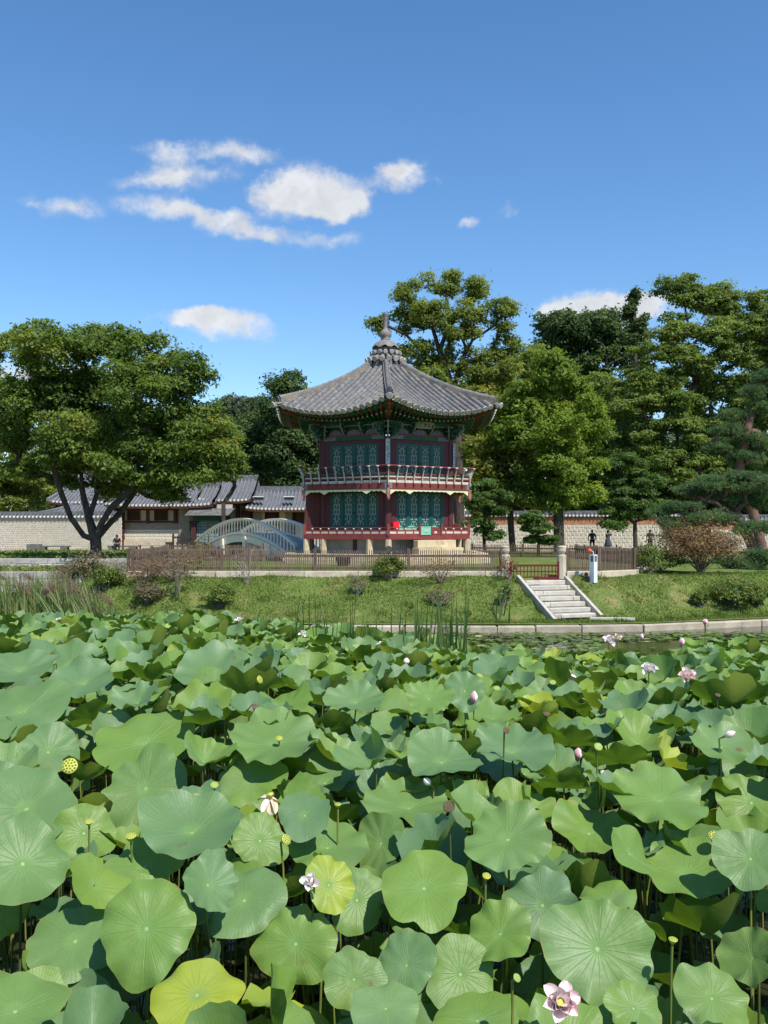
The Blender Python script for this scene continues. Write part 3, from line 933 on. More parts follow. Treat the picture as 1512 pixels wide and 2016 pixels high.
def build_pavilion():
    base = Vector((PC.x, PC.y, TER))
    T = empty('pavilion', base, 'two-storey hexagonal wooden pavilion with grey tiled roof, red railings and teal lattice doors', 'pavilion')

    def hexprism(R, z0, z1, R2=None):
        R2 = R2 or R
        mb = MB()
        vs = [HV(R, k, z0) for k in range(6)] + [HV(R2, k, z1) for k in range(6)]
        mb.add(vs, [tuple(range(5, -1, -1)), tuple(range(6, 12))] + [(k, (k + 1) % 6, (k + 1) % 6 + 6, k + 6) for k in range(6)])
        return mb
    # ---- stone platform
    plat = hexprism(5.80, TER - .3, 2.07).build('stone_platform', M['granite_grey'], T)
    r = random.Random(2)
    for k in range(6):
        a, b, t, n = side(k, 6.05)
        for (z0, z1, out, cuts) in ((TER - .15, 1.86, .10, 4), (1.865, 2.12, .0, 5)):
            L = (b - a).length
            xs = sorted([0, L] + [L * (i + r.uniform(-.18, .18)) / cuts for i in range(1, cuts)])
            for x0, x1 in zip(xs, xs[1:]):
                me = rough_block('platform_block', x1 - x0 - .015, .5, z1 - z0, M['granite_warm'], seed=r.randrange(999), bev=.02, jit=.01)
                p = a + t * (x0 + x1) / 2 - n * (.25 - out) + Vector((0, 0, (z0 + z1) / 2))
                piece('platform_block', me, plat, yrot(p, t))
    # ---- dark walled base below the floor with posts
    hexprism(3.80, 2.07, 2.86).build('base_wall', M['plaster_grey'], T)
    for k in SEEN:
        a, b, t, n = side(k, 3.84)
        for f in (.0, .5):
            p = a.lerp(b, f)
            MB().obox(p + n * .0 + Vector((0, 0, 2.46)), t * .09, n * .06, Vector((0, 0, .39))).build('base_post', M['red_dark'], T)
        MB().obox(a.lerp(b, .5) + n * .02 + Vector((0, 0, 2.16)), t * 1.85, n * .05, Vector((0, 0, .05))).build('base_sill', M['granite_grey'], T)
    # iron vent in the right face
    a, b, t, n = side(0, 3.86)
    mb = MB()
    for i in range(4):
        for j in range(2):
            mb.obox(a.lerp(b, .17) + t * (i * .15) + Vector((0, 0, 2.48 + j * .14)), t * .06, n * .02, Vector((0, 0, .05)))
    mb.build('vent_grille', M['granite_grey'], T)
    # ---- short stone pillars under the deck
    pm = MB(); pm.lathe((0, 0, 0), [(.175, 0), (.17, .3), (.16, .74), (.15, .78)], 8, smooth=False)
    pme = pm.mesh('stone_pillar', M['granite_warm'])
    for k in range(6):
        for f in (0.0, .22, .78):
            p = HV(4.82, k).lerp(HV(4.82, k + 1), f)
            if k == 0 and f == .22: continue
            piece('stone_pillar', pme, T, Matrix.Translation((p.x, p.y, 2.07)) @ Matrix.Rotation(PROT + k, 4, 'Z'))
    # steps at the right face
    a, b, t, n = side(0, 4.9)
    c = a.lerp(b, .53)
    for j, (w, dpt, z0, z1) in enumerate(((2.75, .62, 2.10, 2.42), (2.35, .40, 2.42, 2.80))):
        for q in range(2):
            me = rough_block('stone_step', w / 2 - .012, dpt, z1 - z0, M['granite_warm'], seed=31 + j * 2 + q, bev=.02, jit=.01)
            p = c + t * (w / 4 * (2 * q - 1)) + n * (.55 - j * .28) + Vector((0, 0, (z0 + z1) / 2))
            piece('stone_step', me, T, yrot(p, t))
    # ---- deck
    hexprism(4.80, 2.90, 3.05).build('deck_floor', M['wood_brown'], T)
    for k in range(6):
        a, b, t, n = side(k, 4.98)
        MB().prism([a - n * .14 + Vector((0, 0, 2.84)), a + Vector((0, 0, 2.84)), b + Vector((0, 0, 2.84)), b - n * .14 + Vector((0, 0, 2.84))], (0, 0, .235)).build('deck_beam', M['red'], T)
    # deeper carved apron above the stone steps
    a, b, t, n = side(0, 4.995)
    mb = MB()
    prof = [(.34, 0), (.355, -.03), (.375, -.02), (.395, -.06), (.42, -.13), (.80, -.13), (.82, -.06), (.84, -.03), (.86, 0)]
    L = (b - a).length
    mb.prism([a + t * (f * L) - n * .08 + Vector((0, 0, 2.86 + h)) for f, h in prof], n * .09)
    mb.build('step_apron', M['red'], T)

    # ---- lower railing, one per side
    bud = MB(); bud.lathe((0, 0, 0), [(.012, -.055), (.05, -.02), (.062, .01), (.03, .04)], 8)
    bud_me = bud.mesh('rail_bud', M['cream'])
    for k in range(6):
        a, b, t, n = side(k, 4.93)
        L = (b - a).length
        up = lambda z: Vector((0, 0, z))
        rl = MB()
        gapped = (k == 0)
        spans = [(0, L)] if not gapped else [(0, L * .375), (L * .64, L)]
        for (s0, s1) in spans:
            p, q = a + t * s0, a + t * s1
            rl.bar(p + up(3.43), q + up(3.43), .055, .05)
            rl.bar(p + up(3.285), q + up(3.285), .06, .055)
            rl.bar(p + up(3.105), q + up(3.105), .075, .05)
        R = rl.build('lower_railing', M['red'], T)
        MB().box(a + up(3.33), (.14, .14, .58), Matrix.Rotation(PROT, 3, 'Z')).build('corner_post', M['red'], R)
        nb = 10
        for i in range(nb):
            s = L * (i + .5) / nb
            if gapped and .375 * L < s < .64 * L: continue
            me_w = L / nb - .07
            MB().obox(a + t * s + up(3.19), t * me_w / 2, n * .012, up(.068)).build('rail_panel', M['cream'], R)
            if i:
                s2 = L * i / nb
                if not (gapped and .375 * L < s2 < .64 * L):
                    MB().obox(a + t * s2 + up(3.19), t * .03, n * .03, up(.075)).build('rail_stud', M['red'], R)
                    piece('rail_bud', bud_me, R, Matrix.Translation(a + t * s2 + n * .01 + up(3.365)))
    # gate panels in the gap of the right face: mint lotus panel, scalloped boards, red panel
    a, b, t, n = side(0, 4.95); L = (b - a).length
    def pos(f, z, o=0.0): return a + t * (f * L) + n * o + Vector((0, 0, z))
    for f in (.375, .515, .64):
        MB().obox(pos(f, 3.33), t * .05, n * .05, Vector((0, 0, .30 if f != .515 else .2))).build('gate_post', M['red'], T)
    gp = MB().obox(pos(.445, 3.27, .03), t * .29, n * .02, Vector((0, 0, .20))).build('lotus_panel', M['mint'], T)
    mb = MB()
    for i in range(7):
        an = math.radians(-75 + 25 * i)
        cpt = pos(.445, 3.21, .058)
        d = t * math.sin(an) + Vector((0, 0, 1)) * math.cos(an) * .75
        s = t * math.cos(an) - Vector((0, 0, 1)) * math.sin(an) * .75
        mb.prism([cpt, cpt + d * .10 + s * .035, cpt + d * .19, cpt + d * .10 - s * .035], n * .008)
    mb.build('lotus_relief', M['cream'], gp)
    mb = MB()
    mb.obox(pos(.445, 3.475, .035), t * .30, n * .025, Vector((0, 0, .02)))
    mb.obox(pos(.445, 3.085, .035), t * .30, n * .025, Vector((0, 0, .02)))
    mb.build('panel_moulding', M['mint'], gp)
    MB().obox(pos(.575, 3.33, .02), t * .24, n * .02, Vector((0, 0, .13))).build('gate_panel', M['red'], T)
    MB().obox(pos(.575, 3.14, .02), t * .24, n * .02, Vector((0, 0, .05))).build('gate_panel', M['red'], T)
    MB().obox(pos(.565, 3.19, .045), t * .085, n * .012, Vector((0, 0, .055))).build('gate_panel_inlay', M['cream'], T)
    # scalloped mint boards standing behind the rail
    for f0, f1 in ((.12, .20), (.23, .38), (.385, .42), (.53, .64)):
        poly = [pos(f0, 3.30, -.22)]
        poly.append(pos(f1, 3.30, -.22))
        m = 12
        for i in range(m + 1):
            u = 1 - i / m
            poly.append(pos(f0 + (f1 - f0) * u, 3.46 + .09 * (1 - abs(2 * u - 1)) ** 1.5 + .012 * math.cos(u * 20), -.22))
        MB().prism(poly, n * .03).build('scalloped_board', M['mint'], T)
    # sloping wing board by the right column
    p = HV(4.0, 1, 3.06); q = HV(4.75, 1, 3.06)
    tt = (q - p).normalized(); nn = Vector((tt.y, -tt.x, 0))
    MB().prism([p, q, q + Vector((0, 0, .2)), p + tt * .2 + Vector((0, 0, .62)), p + Vector((0, 0, .5))], nn * .05).build('wing_board', M['red'], T)
    # plank screen at the left corner, from body to deck edge
    p = HV(3.95, 5, 3.06); q = HV(4.86, 5, 3.06)
    tt = (q - p).normalized(); nn = Vector((tt.y, -tt.x, 0)); Ls = (q - p).length
    for i in range(6):
        MB().obox(p + tt * (Ls * (i + .5) / 6) + nn * (.008 * (i % 2)) + Vector((0, 0, 1.14)), tt * (Ls / 12 - .006), nn * .025, Vector((0, 0, 1.14))).build('plank', M['red_dark'], T)

    # ---- columns
    cm = MB(); cm.lathe((0, 0, 0), [(.20, 0), (.20, 2.35)], 14)
    c_lo = cm.mesh('column', M['red_dark'])
    cm = MB(); cm.lathe((0, 0, 0), [(.185, 0), (.18, 2.45)], 14)
    c_up = cm.mesh('column', M['red_dark'])
    for k in range(6):
        p = HV(3.86, k)
        piece('column', c_lo, T, Matrix.Translation((p.x, p.y, 3.05)))
        piece('column', c_up, T, Matrix.Translation((p.x, p.y, 5.60)))
    # ---- walls, doors and lintels
    PAT = ["x.x.x", ".xxx.", "xx.xx", ".x.x.", "xxxxx", "x.O.x", "xxxxx", "x.O.x", "xxxxx", ".x.x.", "xx.xx", ".xxx.", "x.x.x"]
    def door_mesh(H, w):
        """frame, lattice and paper meshes of one door leaf, centred in x, from z 0"""
        fr = MB()
        st = .075
        y = -.03
        bot = .42
        fr.box((-w / 2 + st / 2, y, H / 2), (st, .06, H)); fr.box((w / 2 - st / 2, y, H / 2), (st, .06, H))
        for z, hh in ((.05, .1), (bot, .07), (H - .05, .1)):
            fr.box((0, y, z), (w - 2 * st, .058, hh))
        fr.box((0, y + .012, .235), (w - 2 * st, .03, .30))
        la = MB()
        x0, x1, z0, z1 = -w / 2 + st, w / 2 - st, bot + .035, H - .1
        nc, nr = 7, len(PAT)
        cw, ch = (x1 - x0) / nc, (z1 - z0) / nr
        yb = -.022
        for i in range(nc + 1):
            la.box((x0 + cw * i, yb, (z0 + z1) / 2), (.016, .022, z1 - z0))
        for j in range(nr + 1):
            la.box(((x0 + x1) / 2, yb - .001, z0 + ch * j), (x1 - x0, .0205, .016))
        for j in range(nr):
            row = "." + PAT[j] + "."
            for i in range(nc):
                if row[i] == '.':
                    la.box((x0 + cw * (i + .5), yb + .0025, z0 + ch * (nr - j - .5)), (cw, .012, ch))
        pa = MB(); pa.box((0, .004, (z0 + z1) / 2), (x1 - x0 + .02, .01, z1 - z0 + .02))
        ca = MB()
        poly = []
        for i in range(13):
            an = PI * i / 12
            rr = 1 + .12 * abs(math.sin(an * 4))
            poly.append((.19 * rr * math.cos(an), -.052, .15 + .13 * rr * math.sin(an)))
        ca.prism(poly, (0, .02, 0))
        return fr.mesh('door', M['teal']), la.mesh('lattice', M['teal']), pa.mesh('paper', M['paper']), ca.mesh('carved_panel', M['dancheong_grey'])
    leaf_w = 2.86 / 4
    meshes = {H: door_mesh(H, leaf_w - .012) for H in (2.16, 2.00)}
    for k in range(6):
        for (z0, H, top) in ((3.10, 2.16, 5.40), (5.70, 2.00, 7.90)):
            a, b, t, n = side(k, 3.86)
            L = (b - a).length
            # jambs beside the columns and head/sill
            for f in (.31, L - .31):
                MB().obox(a + t * f + Vector((0, 0, (z0 + top) / 2)), t * .195, n * .07, Vector((0, 0, (top - z0) / 2))).build('jamb', M['red_dark'], T)
            MB().obox(a + t * L / 2 + Vector((0, 0, (z0 + H + top) / 2 + .01)), t * (L / 2 - .5), n * .075, Vector((0, 0, (top - z0 - H) / 2 - .01))).build('door_head', M['red_dark'], T)
            MB().obox(a + t * L / 2 + Vector((0, 0, z0 - .04)), t * (L / 2 - .5), n * .08, Vector((0, 0, .055))).build('door_sill', M['red_dark'], T)
            if k not in SEEN:
                MB().obox(a + t * L / 2 + Vector((0, 0, z0 + H / 2)), t * 1.43, n * .02, Vector((0, 0, H / 2))).build('door', M['teal'], T)
                continue
            ms = meshes[H]
            for i in range(4):
                p = a + t * (L / 2 + (i - 1.5) * leaf_w) + Vector((0, 0, z0 + .012))
                Mx = frame(p, t, -n, Vector((0, 0, 1)))
                d = piece('door', ms[0], T, Mx)
                for nm, me in (('lattice', ms[1]), ('paper', ms[2]), ('carved_panel', ms[3])):
                    s = bpy.data.objects.new(nm, me); COL.objects.link(s); s.parent = d
                if i in (1, 2):
                    kn = bpy.data.objects.new('door_pull', PULL); COL.objects.link(kn); kn.parent = d
                    kn.location = ((leaf_w / 2 - .05) * (1 if i == 1 else -1), -.075, H * .5)
    # ---- balcony
    hexprism(4.86, 5.40, 5.62).build('balcony_floor', M['wood_brown'], T)
    bal = MB()
    # S-shaped flaring baluster: local x out, z up
    prof = [(.02, .0, .05), (.025, .12, .045), (-.005, .2, .055), (.015, .34, .085), (.05, .48, .075), (.10, .62, .05), (.155, .76, .04), (.20, .88, .035)]
    vs = []
    for (x, z, w) in prof:
        vs += [(x - .028, -w / 2 * .75, z), (x + .028, -w / 2 * .75, z), (x + .028, w / 2 * .75, z), (x - .028, w / 2 * .75, z)]
    fs = []
    for i in range(len(prof) - 1):
        for j in range(4):
            fs.append((i * 4 + j, i * 4 + (j + 1) % 4, (i + 1) * 4 + (j + 1) % 4, (i + 1) * 4 + j))
    bal.add(vs, fs); bal.add(vs[:4], [(3, 2, 1, 0)])
    bal_me = bal.mesh('baluster', M['dancheong_grey2'])
    fo = MB(); fo.lathe((.03, 0, .06), [(.0, -.1), (.05, -.07), (.035, 0), (.045, .04), (0, .06)], 6)
    fo_me = fo.mesh('baluster_foot', M['red'])
    bh = MB(); bh.lathe((.205, 0, .90), [(.02, -.05), (.085, 0), (.09, .02), (.05, .045)], 8)
    bh_me = bh.mesh('baluster_head', M['cream'])
    for k in range(6):
        up = lambda z: Vector((0, 0, z))
        a, b, t, n = side(k, 4.97); L = (b - a).length
        be = MB().prism([a - n * .12 + up(5.37), a + up(5.37), b + up(5.37), b - n * .12 + up(5.37)], (0, 0, .28)).build('balcony_beam', M['red'], T)
        # iron straps at the ends
        for f in (.025, .975):
            MB().obox(a + t * L * f + n * .004 + up(5.51), t * (.085), n * .008, up(.135)).build('iron_strap', M['iron'], be)
        MB().obox(a + t * L / 2 + n * .01 + up(5.362), t * L / 2, n * .03, up(.012)).build('beam_moulding', M['red_dark'], be)
        a, b, t, n = side(k, 4.94); L = (b - a).length
        rb = MB()
        rb.bar(a + up(6.13), b + up(6.13), .05, .055)
        rb.bar(a + up(5.90), b + up(5.90), .05, .055)
        RL = rb.build('balcony_railing', M['red'], T)
        for i in range(10):
            s = L * (i + .5) / 10
            w = L / 20 - .03
            MB().obox(a + t * s + up(5.73), t * w, n * .012, up(.065)).build('rail_panel', M['cream'], RL)
            MB().obox(a + t * s + up(5.965), t * w, n * .012, up(.028)).build('rail_panel', M['cream'], RL)
            MB().obox(a + t * s + up(6.05), t * w, n * .012, up(.05)).build('rail_panel', M['green_deep'], RL)
        for i in range(11):
            s = L * i / 10
            MB().obox(a + t * s - n * .012 + up(5.88), t * .032, n * .022, up(.235)).build('rail_stud', M['red_dark'], RL)
        a2, b2, t2, n2 = side(k, 5.0); L2 = (b2 - a2).length
        for i in range(1, 10):
            p = a2 + t2 * (L2 * i / 10) + up(5.56)
            bo = piece('baluster', bal_me, RL, frame(p, n2, Vector((-n2.y, n2.x, 0)), Vector((0, 0, 1))))
            for nm, me in (('baluster_head', bh_me), ('baluster_foot', fo_me)):
                s = bpy.data.objects.new(nm, me); COL.objects.link(s); s.parent = bo
                # third level: re-hang under the railing to stay within three levels
                s.parent = RL; s.matrix_basis = bo.matrix_basis.copy()
        # corner baluster, larger flare
        rd = (HV(1, k) - HV(0, k)).normalized()
        p = HV(5.0, k) + up(5.56)
        Mx = frame(p, rd * 1.12, Vector((-rd.y, rd.x, 0)), Vector((0, 0, 1)))
        for nm, me in (('baluster', bal_me), ('baluster_head', bh_me)):
            piece(nm, me, RL, Mx)
        # round hand rail
        a3, b3, t3, n3 = side(k, 5.21)
        MB().tube([a3 + up(6.50), a3.lerp(b3, .5) + up(6.49), b3 + up(6.50)], .032, 8).build('hand_rail', M['red'], RL)
        # hanging corner post
        p = HV(4.99, k)
        cp = MB(); cp.box(Vector((p.x, p.y, 5.17)), (.14, .14, .44), Matrix.Rotation(PROT, 3, 'Z'))
        cp.lathe(Vector((p.x, p.y, 4.80)), [(.0, 0), (.06, .03), (.05, .07), (.085, .11), (.085, .13), (.05, .15)], 8)
        cp.build('hanging_post', M['pinkred'], T)
        # scalloped valance
        a4, b4, t4, n4 = side(k, 4.95); L4 = (b4 - a4).length
        zt = 5.355
        poly = []
        nseg = 96
        for i in range(nseg + 1):
            u = i / nseg
            h = .085 + .032 * abs(math.sin(u * PI * 17))
            for c0 in (.24, .76):
                dd = abs(u - c0)
                if dd < .055: h = max(h, .10 + .15 * (1 - dd / .055))
            e = min(u, 1 - u)
            if e < .075: h = .09 + .20 * (1 - e / .075) ** 1.3
            poly.append(a4 + t4 * (.09 + (L4 - .18) * u) + up(zt - h))
        poly += [b4 - t4 * .09 + up(zt), a4 + t4 * .09 + up(zt)]
        MB().prism(poly, n4 * .03).build('valance', M['cream_yellow'], T)

    # ---- frieze above the upper doors
    for k in SEEN:
        up = lambda z: Vector((0, 0, z))
        a, b, t, n = side(k, 3.88); L = (b - a).length
        fb = MB().obox(a + t * L / 2 + up(8.03), t * (L / 2 - .17), n * .09, up(.115)).build('painted_beam', M['green_paint'], T)
        for f in (.13, .87):
            MB().obox(a + t * L * f + n * .094 + up(8.03), t * .36, n * .006, up(.10)).build('beam_end_paint', M['dancheong_grey'], fb)
        MB().obox(a + t * L * .5 + n * .092 + up(8.135), t * (L / 2 - .2), n * .008, up(.012)).build('beam_line', M['red'], fb)
        MB().obox(a + t * L / 2 + up(8.18), t * (L / 2 - .17), n * .12, up(.025)).build('frieze_rail', M['red'], T)
        MB().obox(a + t * L / 2 + n * -.02 + up(8.45), t * (L / 2 - .17), n * .06, up(.24)).build('frieze_wall', M['green_deep'], T)
        for f in (.22, .5, .78):
            poly = []
            c = a + t * L * f + n * .042 + up(8.21)
            for i in range(15):
                an = PI * i / 14
                poly.append(c + t * (.40 * math.cos(an)) + up(.26 * math.sin(an)))
            MB().prism(poly, n * .02).build('arched_panel', M['purple_panel'], T)
            # pale arch line
            mb = MB()
            mb.tube([c + n * .03 + t * (.42 * math.cos(PI * i / 12)) + up(.28 * math.sin(PI * i / 12)) for i in range(13)], .022, 5)
            mb.build('arch_trim', M['green_paint'], T)
        MB().obox(a + t * L / 2 + n * .02 + up(8.78), t * (L / 2 - .1), n * .12, up(.10)).build('purlin', M['green_paint'], T)
        MB().obox(a + t * L / 2 + n * .04 + up(8.665), t * (L / 2 - .1), n * .13, up(.018)).build('purlin_line', M['pale_paint'], T)
        # bracket stacks between the columns
        for f in (.36, .64):
            c = a + t * L * f + up(0)
            bracket(T, c, n, t, 8.22, .55, .62)
    for k in (0, 1, 5, 2, 4):
        c = HV(3.9, k); rd = (HV(1, k) - HV(0, k)).normalized()
        tn = Vector((-rd.y, rd.x, 0))
        bracket(T, c, rd, tn, 8.0, .80, .85)
        for s in (-1, 1):
            bracket(T, c + tn * s * .22, (rd * .45 + tn * s).normalized(), rd, 8.02, .62, .7)
        # pink vertical rod of the corner
        MB().tube([c + rd * .30 + Vector((0, 0, 7.9)), c + rd * .30 + Vector((0, 0, 8.75))], .035, 6).build('corner_rod', M['pinkred'], T)
    # name board under the eave of the right face
    a, b, t, n = side(0, 3.95); L = (b - a).length
    c = a + t * L * .50 + n * .42 + Vector((0, 0, 8.70))
    tilt = (Vector((0, 0, 1)) * .85 + n * .5).normalized()
    nb = MB().obox(c, t * .45, tilt.cross(t) * .03, tilt * .22).build('name_board', M['pale_paint'], T)
    face = t.cross(tilt)
    if face.y > 0: face = -face
    mb = MB()
    for i in range(3):
        cc = c + t * (-.27 + .27 * i) + face * .036
        rr = random.Random(40 + i)
        for s in range(6):
            q = cc + t * rr.uniform(-.07, .07) + tilt * rr.uniform(-.1, .1)
            d = (t if s % 2 else tilt) * rr.uniform(.05, .09)
            mb.bar(q - d, q + d, .02, .008, up=face)
    mb.build('board_lettering', M['ink'], nb)

    # calligraphy boards on two columns
    def couplet(k, z1=7.90, z0=6.62):
        c = HV(4.10, k); rd = (HV(1, k) - HV(0, k)).normalized(); tn = Vector((-rd.y, rd.x, 0))
        o = MB().obox(c + Vector((0, 0, (z0 + z1) / 2)), tn * .11, rd * .018, Vector((0, 0, (z1 - z0) / 2))).build('calligraphy_board', M['plaque'], T)
        mb = MB()
        rr = random.Random(77 + k)
        for i, (zc, n_) in enumerate(((7.72, 5), (7.50, 3), (7.33, 5), (7.16, 6), (6.98, 2), (6.80, 2))):
            for s in range(n_):
                q = c + rd * .021 + tn * rr.uniform(-.045, .045) + Vector((0, 0, zc + rr.uniform(-.06, .06)))
                an = rr.choice([0, 0, PI / 2, .7, -.7])
                d = (tn * math.cos(an) + Vector((0, 0, 1)) * math.sin(an)) * rr.uniform(.025, .055)
                mb.bar(q - d, q + d, .018, .006, up=rd)
        mb.build('brush_lettering', M['ink'], o)
    couplet(0); couplet(1, 7.85, 6.58)

    # ================= roof
    RR = [0.8, 1.4, 2.1, 3.0, 4.0, 4.95, 5.8, 6.5, 7.2]
    ZZ = [12.22, 11.80, 11.38, 10.92, 10.50, 10.16, 9.89, 9.68, 9.49]
    def zH(r): return float(np.interp(r, RR, ZZ))
    # smooth the profile
    rr_ = np.linspace(.7, 7.2, 131); zz_ = np.array([zH(x) for x in rr_])
    ker = np.ones(15) / 15
    zz_ = np.convolve(np.pad(zz_, 7, mode='reflect', reflect_type='odd'), ker, mode='valid')
    def zH(r): return float(np.interp(r, rr_, zz_))
    RE = 6.38
    C30 = math.cos(PI / 6)
    def roofpt(k, u, ap):
        """point on roof face k at lateral u (m from the face centre line) and apothem ap"""
        a = -PI / 2 + PROT + PI / 3 * (k + .5)
        n = Vector((math.cos(a), math.sin(a), 0)); t = Vector((-n.y, n.x, 0))
        rh = ap / C30
        s = min(1.0, abs(u) / max(rh / 2, 1e-3))
        z = zH(rh) - .60 * (rh / RE) ** 2.2 * (1 - s ** 2.0)
        return Vector((PC.x, PC.y, 0)) + n * ap + t * u + Vector((0, 0, z))
    AE = RE * C30
    AT = 0.95
    # sheathing + channel tiles (stepped), one joined part per face
    SP = RE / 18.0
    for k in range(6):
        V = []; Fq = []; tone = []
        r = random.Random(k)
        for row in range(-9, 9):
            u0, u1 = row * SP, (row + 1) * SP
            umid = (u0 + u1) / 2
            ap = AE + .02
            amin = max(AT, min(abs(u0), abs(u1)) * 2 * C30)
            while ap > amin:
                ap2 = max(ap - .20, amin - .05)
                for (lo, hi, dz0, dz1) in ((ap, ap2, .055, .015), ):
                    us = [u0, umid, u1]
                    dzs = [-.05, -.12, -.05]
                    b = len(V)
                    for j, uu in enumerate(us):
                        uu1 = max(min(uu, lo / C30 / 2), -lo / C30 / 2); uu2 = max(min(uu, hi / C30 / 2), -hi / C30 / 2)
                        V.append(roofpt(k, uu1, lo) + Vector((0, 0, dzs[j] + dz0)))
                        V.append(roofpt(k, uu2, hi) + Vector((0, 0, dzs[j] + dz1)))
                        V.append(roofpt(k, uu1, lo) + Vector((0, 0, dzs[j] - .0)))
                    for j in (0, 1):
                        q = b + j * 3
                        tv = r.random()
                        Fq.append((q, q + 3, q + 4, q + 1)); tone.append(tv)
                        Fq.append((q + 2, q + 5, q + 3, q)); tone.append(min(1, tv * .4 + .75 if r.random() < .30 else tv * .6))
                ap = ap2
        me = npmesh('channel_tiles', np.array([tuple(v - T.location) for v in V]), 4, np.array(Fq), M['channel'], tone=tone)
        o = link('channel_tiles', me, T, T.location)
        tag(o, kind='stuff')
    # cover tiles: single half-round tiles in rows, on the two front faces
    TL = .37
    ct = MB()
    nseg = 8
    for sgn in (0,):
        ring = []
        vs = []
        for (y, rad, zo) in ((0, .108, .0), (TL, .114, .006)):
            for j in range(nseg + 1):
                an = PI * j / nseg
                vs.append((rad * math.cos(an), y, rad * math.sin(an) * 1.25 + zo - (.07 if j in (0, nseg) else 0)))
        fs = [(j, j + nseg + 1, j + nseg + 2, j + 1) for j in range(nseg)]
        ct.add(vs, fs, True)
        ct.add([vs[nseg + 1 + j] for j in range(nseg + 1)], [tuple(range(nseg + 1))])
        ct.add([vs[j] for j in range(nseg + 1)], [tuple(range(nseg, -1, -1))])
    ct_me = ct.mesh('cover_tile', M['tile'])
    dc = MB(); dc.lathe((0, 0, 0), [(.0, -.02), (.125, -.02), (.15, .01), (.15, .05), (.11, .06)], 14, smooth=False)
    Mdc = Matrix.Rotation(-PI / 2, 4, 'X')
    dc.v = [tuple(Mdc @ Vector(p)) for p in dc.v]
    dc_me = dc.mesh('tile_end', M['end_cap'])
    rest = MB()
    count = 0
    rr = random.Random(12)
    for k in range(6):
        for row in range(-8, 9):
            u = row * SP
            ap = AE + .04
            amin = max(AT + .1, abs(u) * 2 * C30 + .12)
            first = True
            while ap > amin:
                L = min(TL, ap - amin + .05)
                p_lo = roofpt(k, u, ap); p_hi = roofpt(k, u, ap - L)
                d = (p_lo - p_hi).normalized()
                lat = Vector((-math.sin(-PI / 2 + PROT + PI / 3 * (k + .5)), math.cos(-PI / 2 + PROT + PI / 3 * (k + .5)), 0))
                nn = lat.cross(d)
                if nn.z < 0: nn = -nn; lat2 = -lat
                else: lat2 = lat
                org = p_hi + nn * .055 + lat2 * rr.uniform(-.008, .008)
                Mx = frame(org, d.cross(nn), d, nn) @ Matrix.Diagonal((1, (p_lo - p_hi).length / TL * 1.03, 1, 1))
                if k in FRONT and count < 300:
                    piece('cover_tile', ct_me, T, Mx); count += 1
                else:
                    rest.add([Mx @ Vector(v) for v in ct.v], ct.f[:nseg], True)
                if first:
                    e = p_lo + nn * .05 + d * .02
                    Mx2 = frame(e, d.cross(nn), (d * .93 + nn * -.18).normalized(), (nn + d * .2).normalized())
                    if k in SEEN: piece('tile_end', dc_me, T, Mx2)
                    first = False
                ap -= TL
    o = rest.build('cover_tile_rows', M['tile'], T); tag(o, kind='stuff')
    # hip ridges
    for k in range(6):
        rd = (HV(1, k) - HV(0, k)).normalized(); tn = Vector((-rd.y, rd.x, 0))
        pts = []
        for i in range(17):
            r_ = 0.95 + (6.36 - 0.95) * i / 16
            pts.append(Vector((PC.x, PC.y, 0)) + rd * r_ + Vector((0, 0, zH(r_) + .0 + .05 * (i / 16) ** 6)))
        hb = MB()
        for j in range(4):
            w = .17 + .012 * (j % 2) - .006 * j
            hb.sweep(pts, tn, w, .0 + .075 * j, .058 + .075 * j)
        h = hb.build('hip_ridge', M['tile_beige'], T)
        core = MB(); core.sweep(pts, tn, .14, -.1, .30); core.build('ridge_core', M['tile_dark'], h)
        # single round tiles on top of the ridge
        Ls = 0.0
        nt_ = 15
        for i in range(nt_):
            f0, f1 = i / nt_, (i + 1) / nt_
            def at(f):
                x = f * 16; j = min(int(x), 15); return pts[j].lerp(pts[j + 1], x - j)
            p0, p1 = at(f0), at(f1)
            d = (p1 - p0).normalized(); nn = tn.cross(d)
            if nn.z < 0: nn = -nn
            Mx = frame(p0 + Vector((0, 0, .285)), d.cross(nn), d, nn) @ Matrix.Diagonal((1.0, (p1 - p0).length / TL * 1.02, .95, 1))
            piece('ridge_tile', ct_me, h, Mx)
        # head of the ridge
        e = pts[-1]
        d = (pts[-1] - pts[-2]).normalized()
        hd = MB()
        nn = tn.cross(d); nn = nn if nn.z > 0 else -nn
        poly = []
        for i in range(13):
            an = PI * i / 12
            poly.append(e + d * .02 + tn * (.19 * math.cos(an)) + nn * (.12 + .27 * math.sin(an)))
        poly += [e + d * .02 - tn * .19 - nn * .02, e + d * .02 + tn * .19 - nn * .02]
        hd.prism(poly, d * .05)
        hd.build('ridge_head', M['tile_dark'], h)
        MB().obox(e + d * .09 + nn * .02, tn * .2, d * .1, nn * .035).build('ridge_lip', M['tile_beige'], h)
        # corner eave tile with its end below the head
        ez = Vector((PC.x, PC.y, 0)) + rd * 6.40 + Vector((0, 0, zH(6.40)))
        Mx = frame(ez + nn * .0 - d * .1, d.cross(nn), d, nn) @ Matrix.Diagonal((1.25, 1, 1.15, 1))
        piece('corner_tile', ct_me, h, Mx)
        Mx = frame(ez + d * .30 + nn * .045, d.cross(nn), (d * .95 - nn * .2).normalized(), nn) @ Matrix.Diagonal((1.15, 1, 1.15, 1))
        piece('tile_end', dc_me, h, Mx)
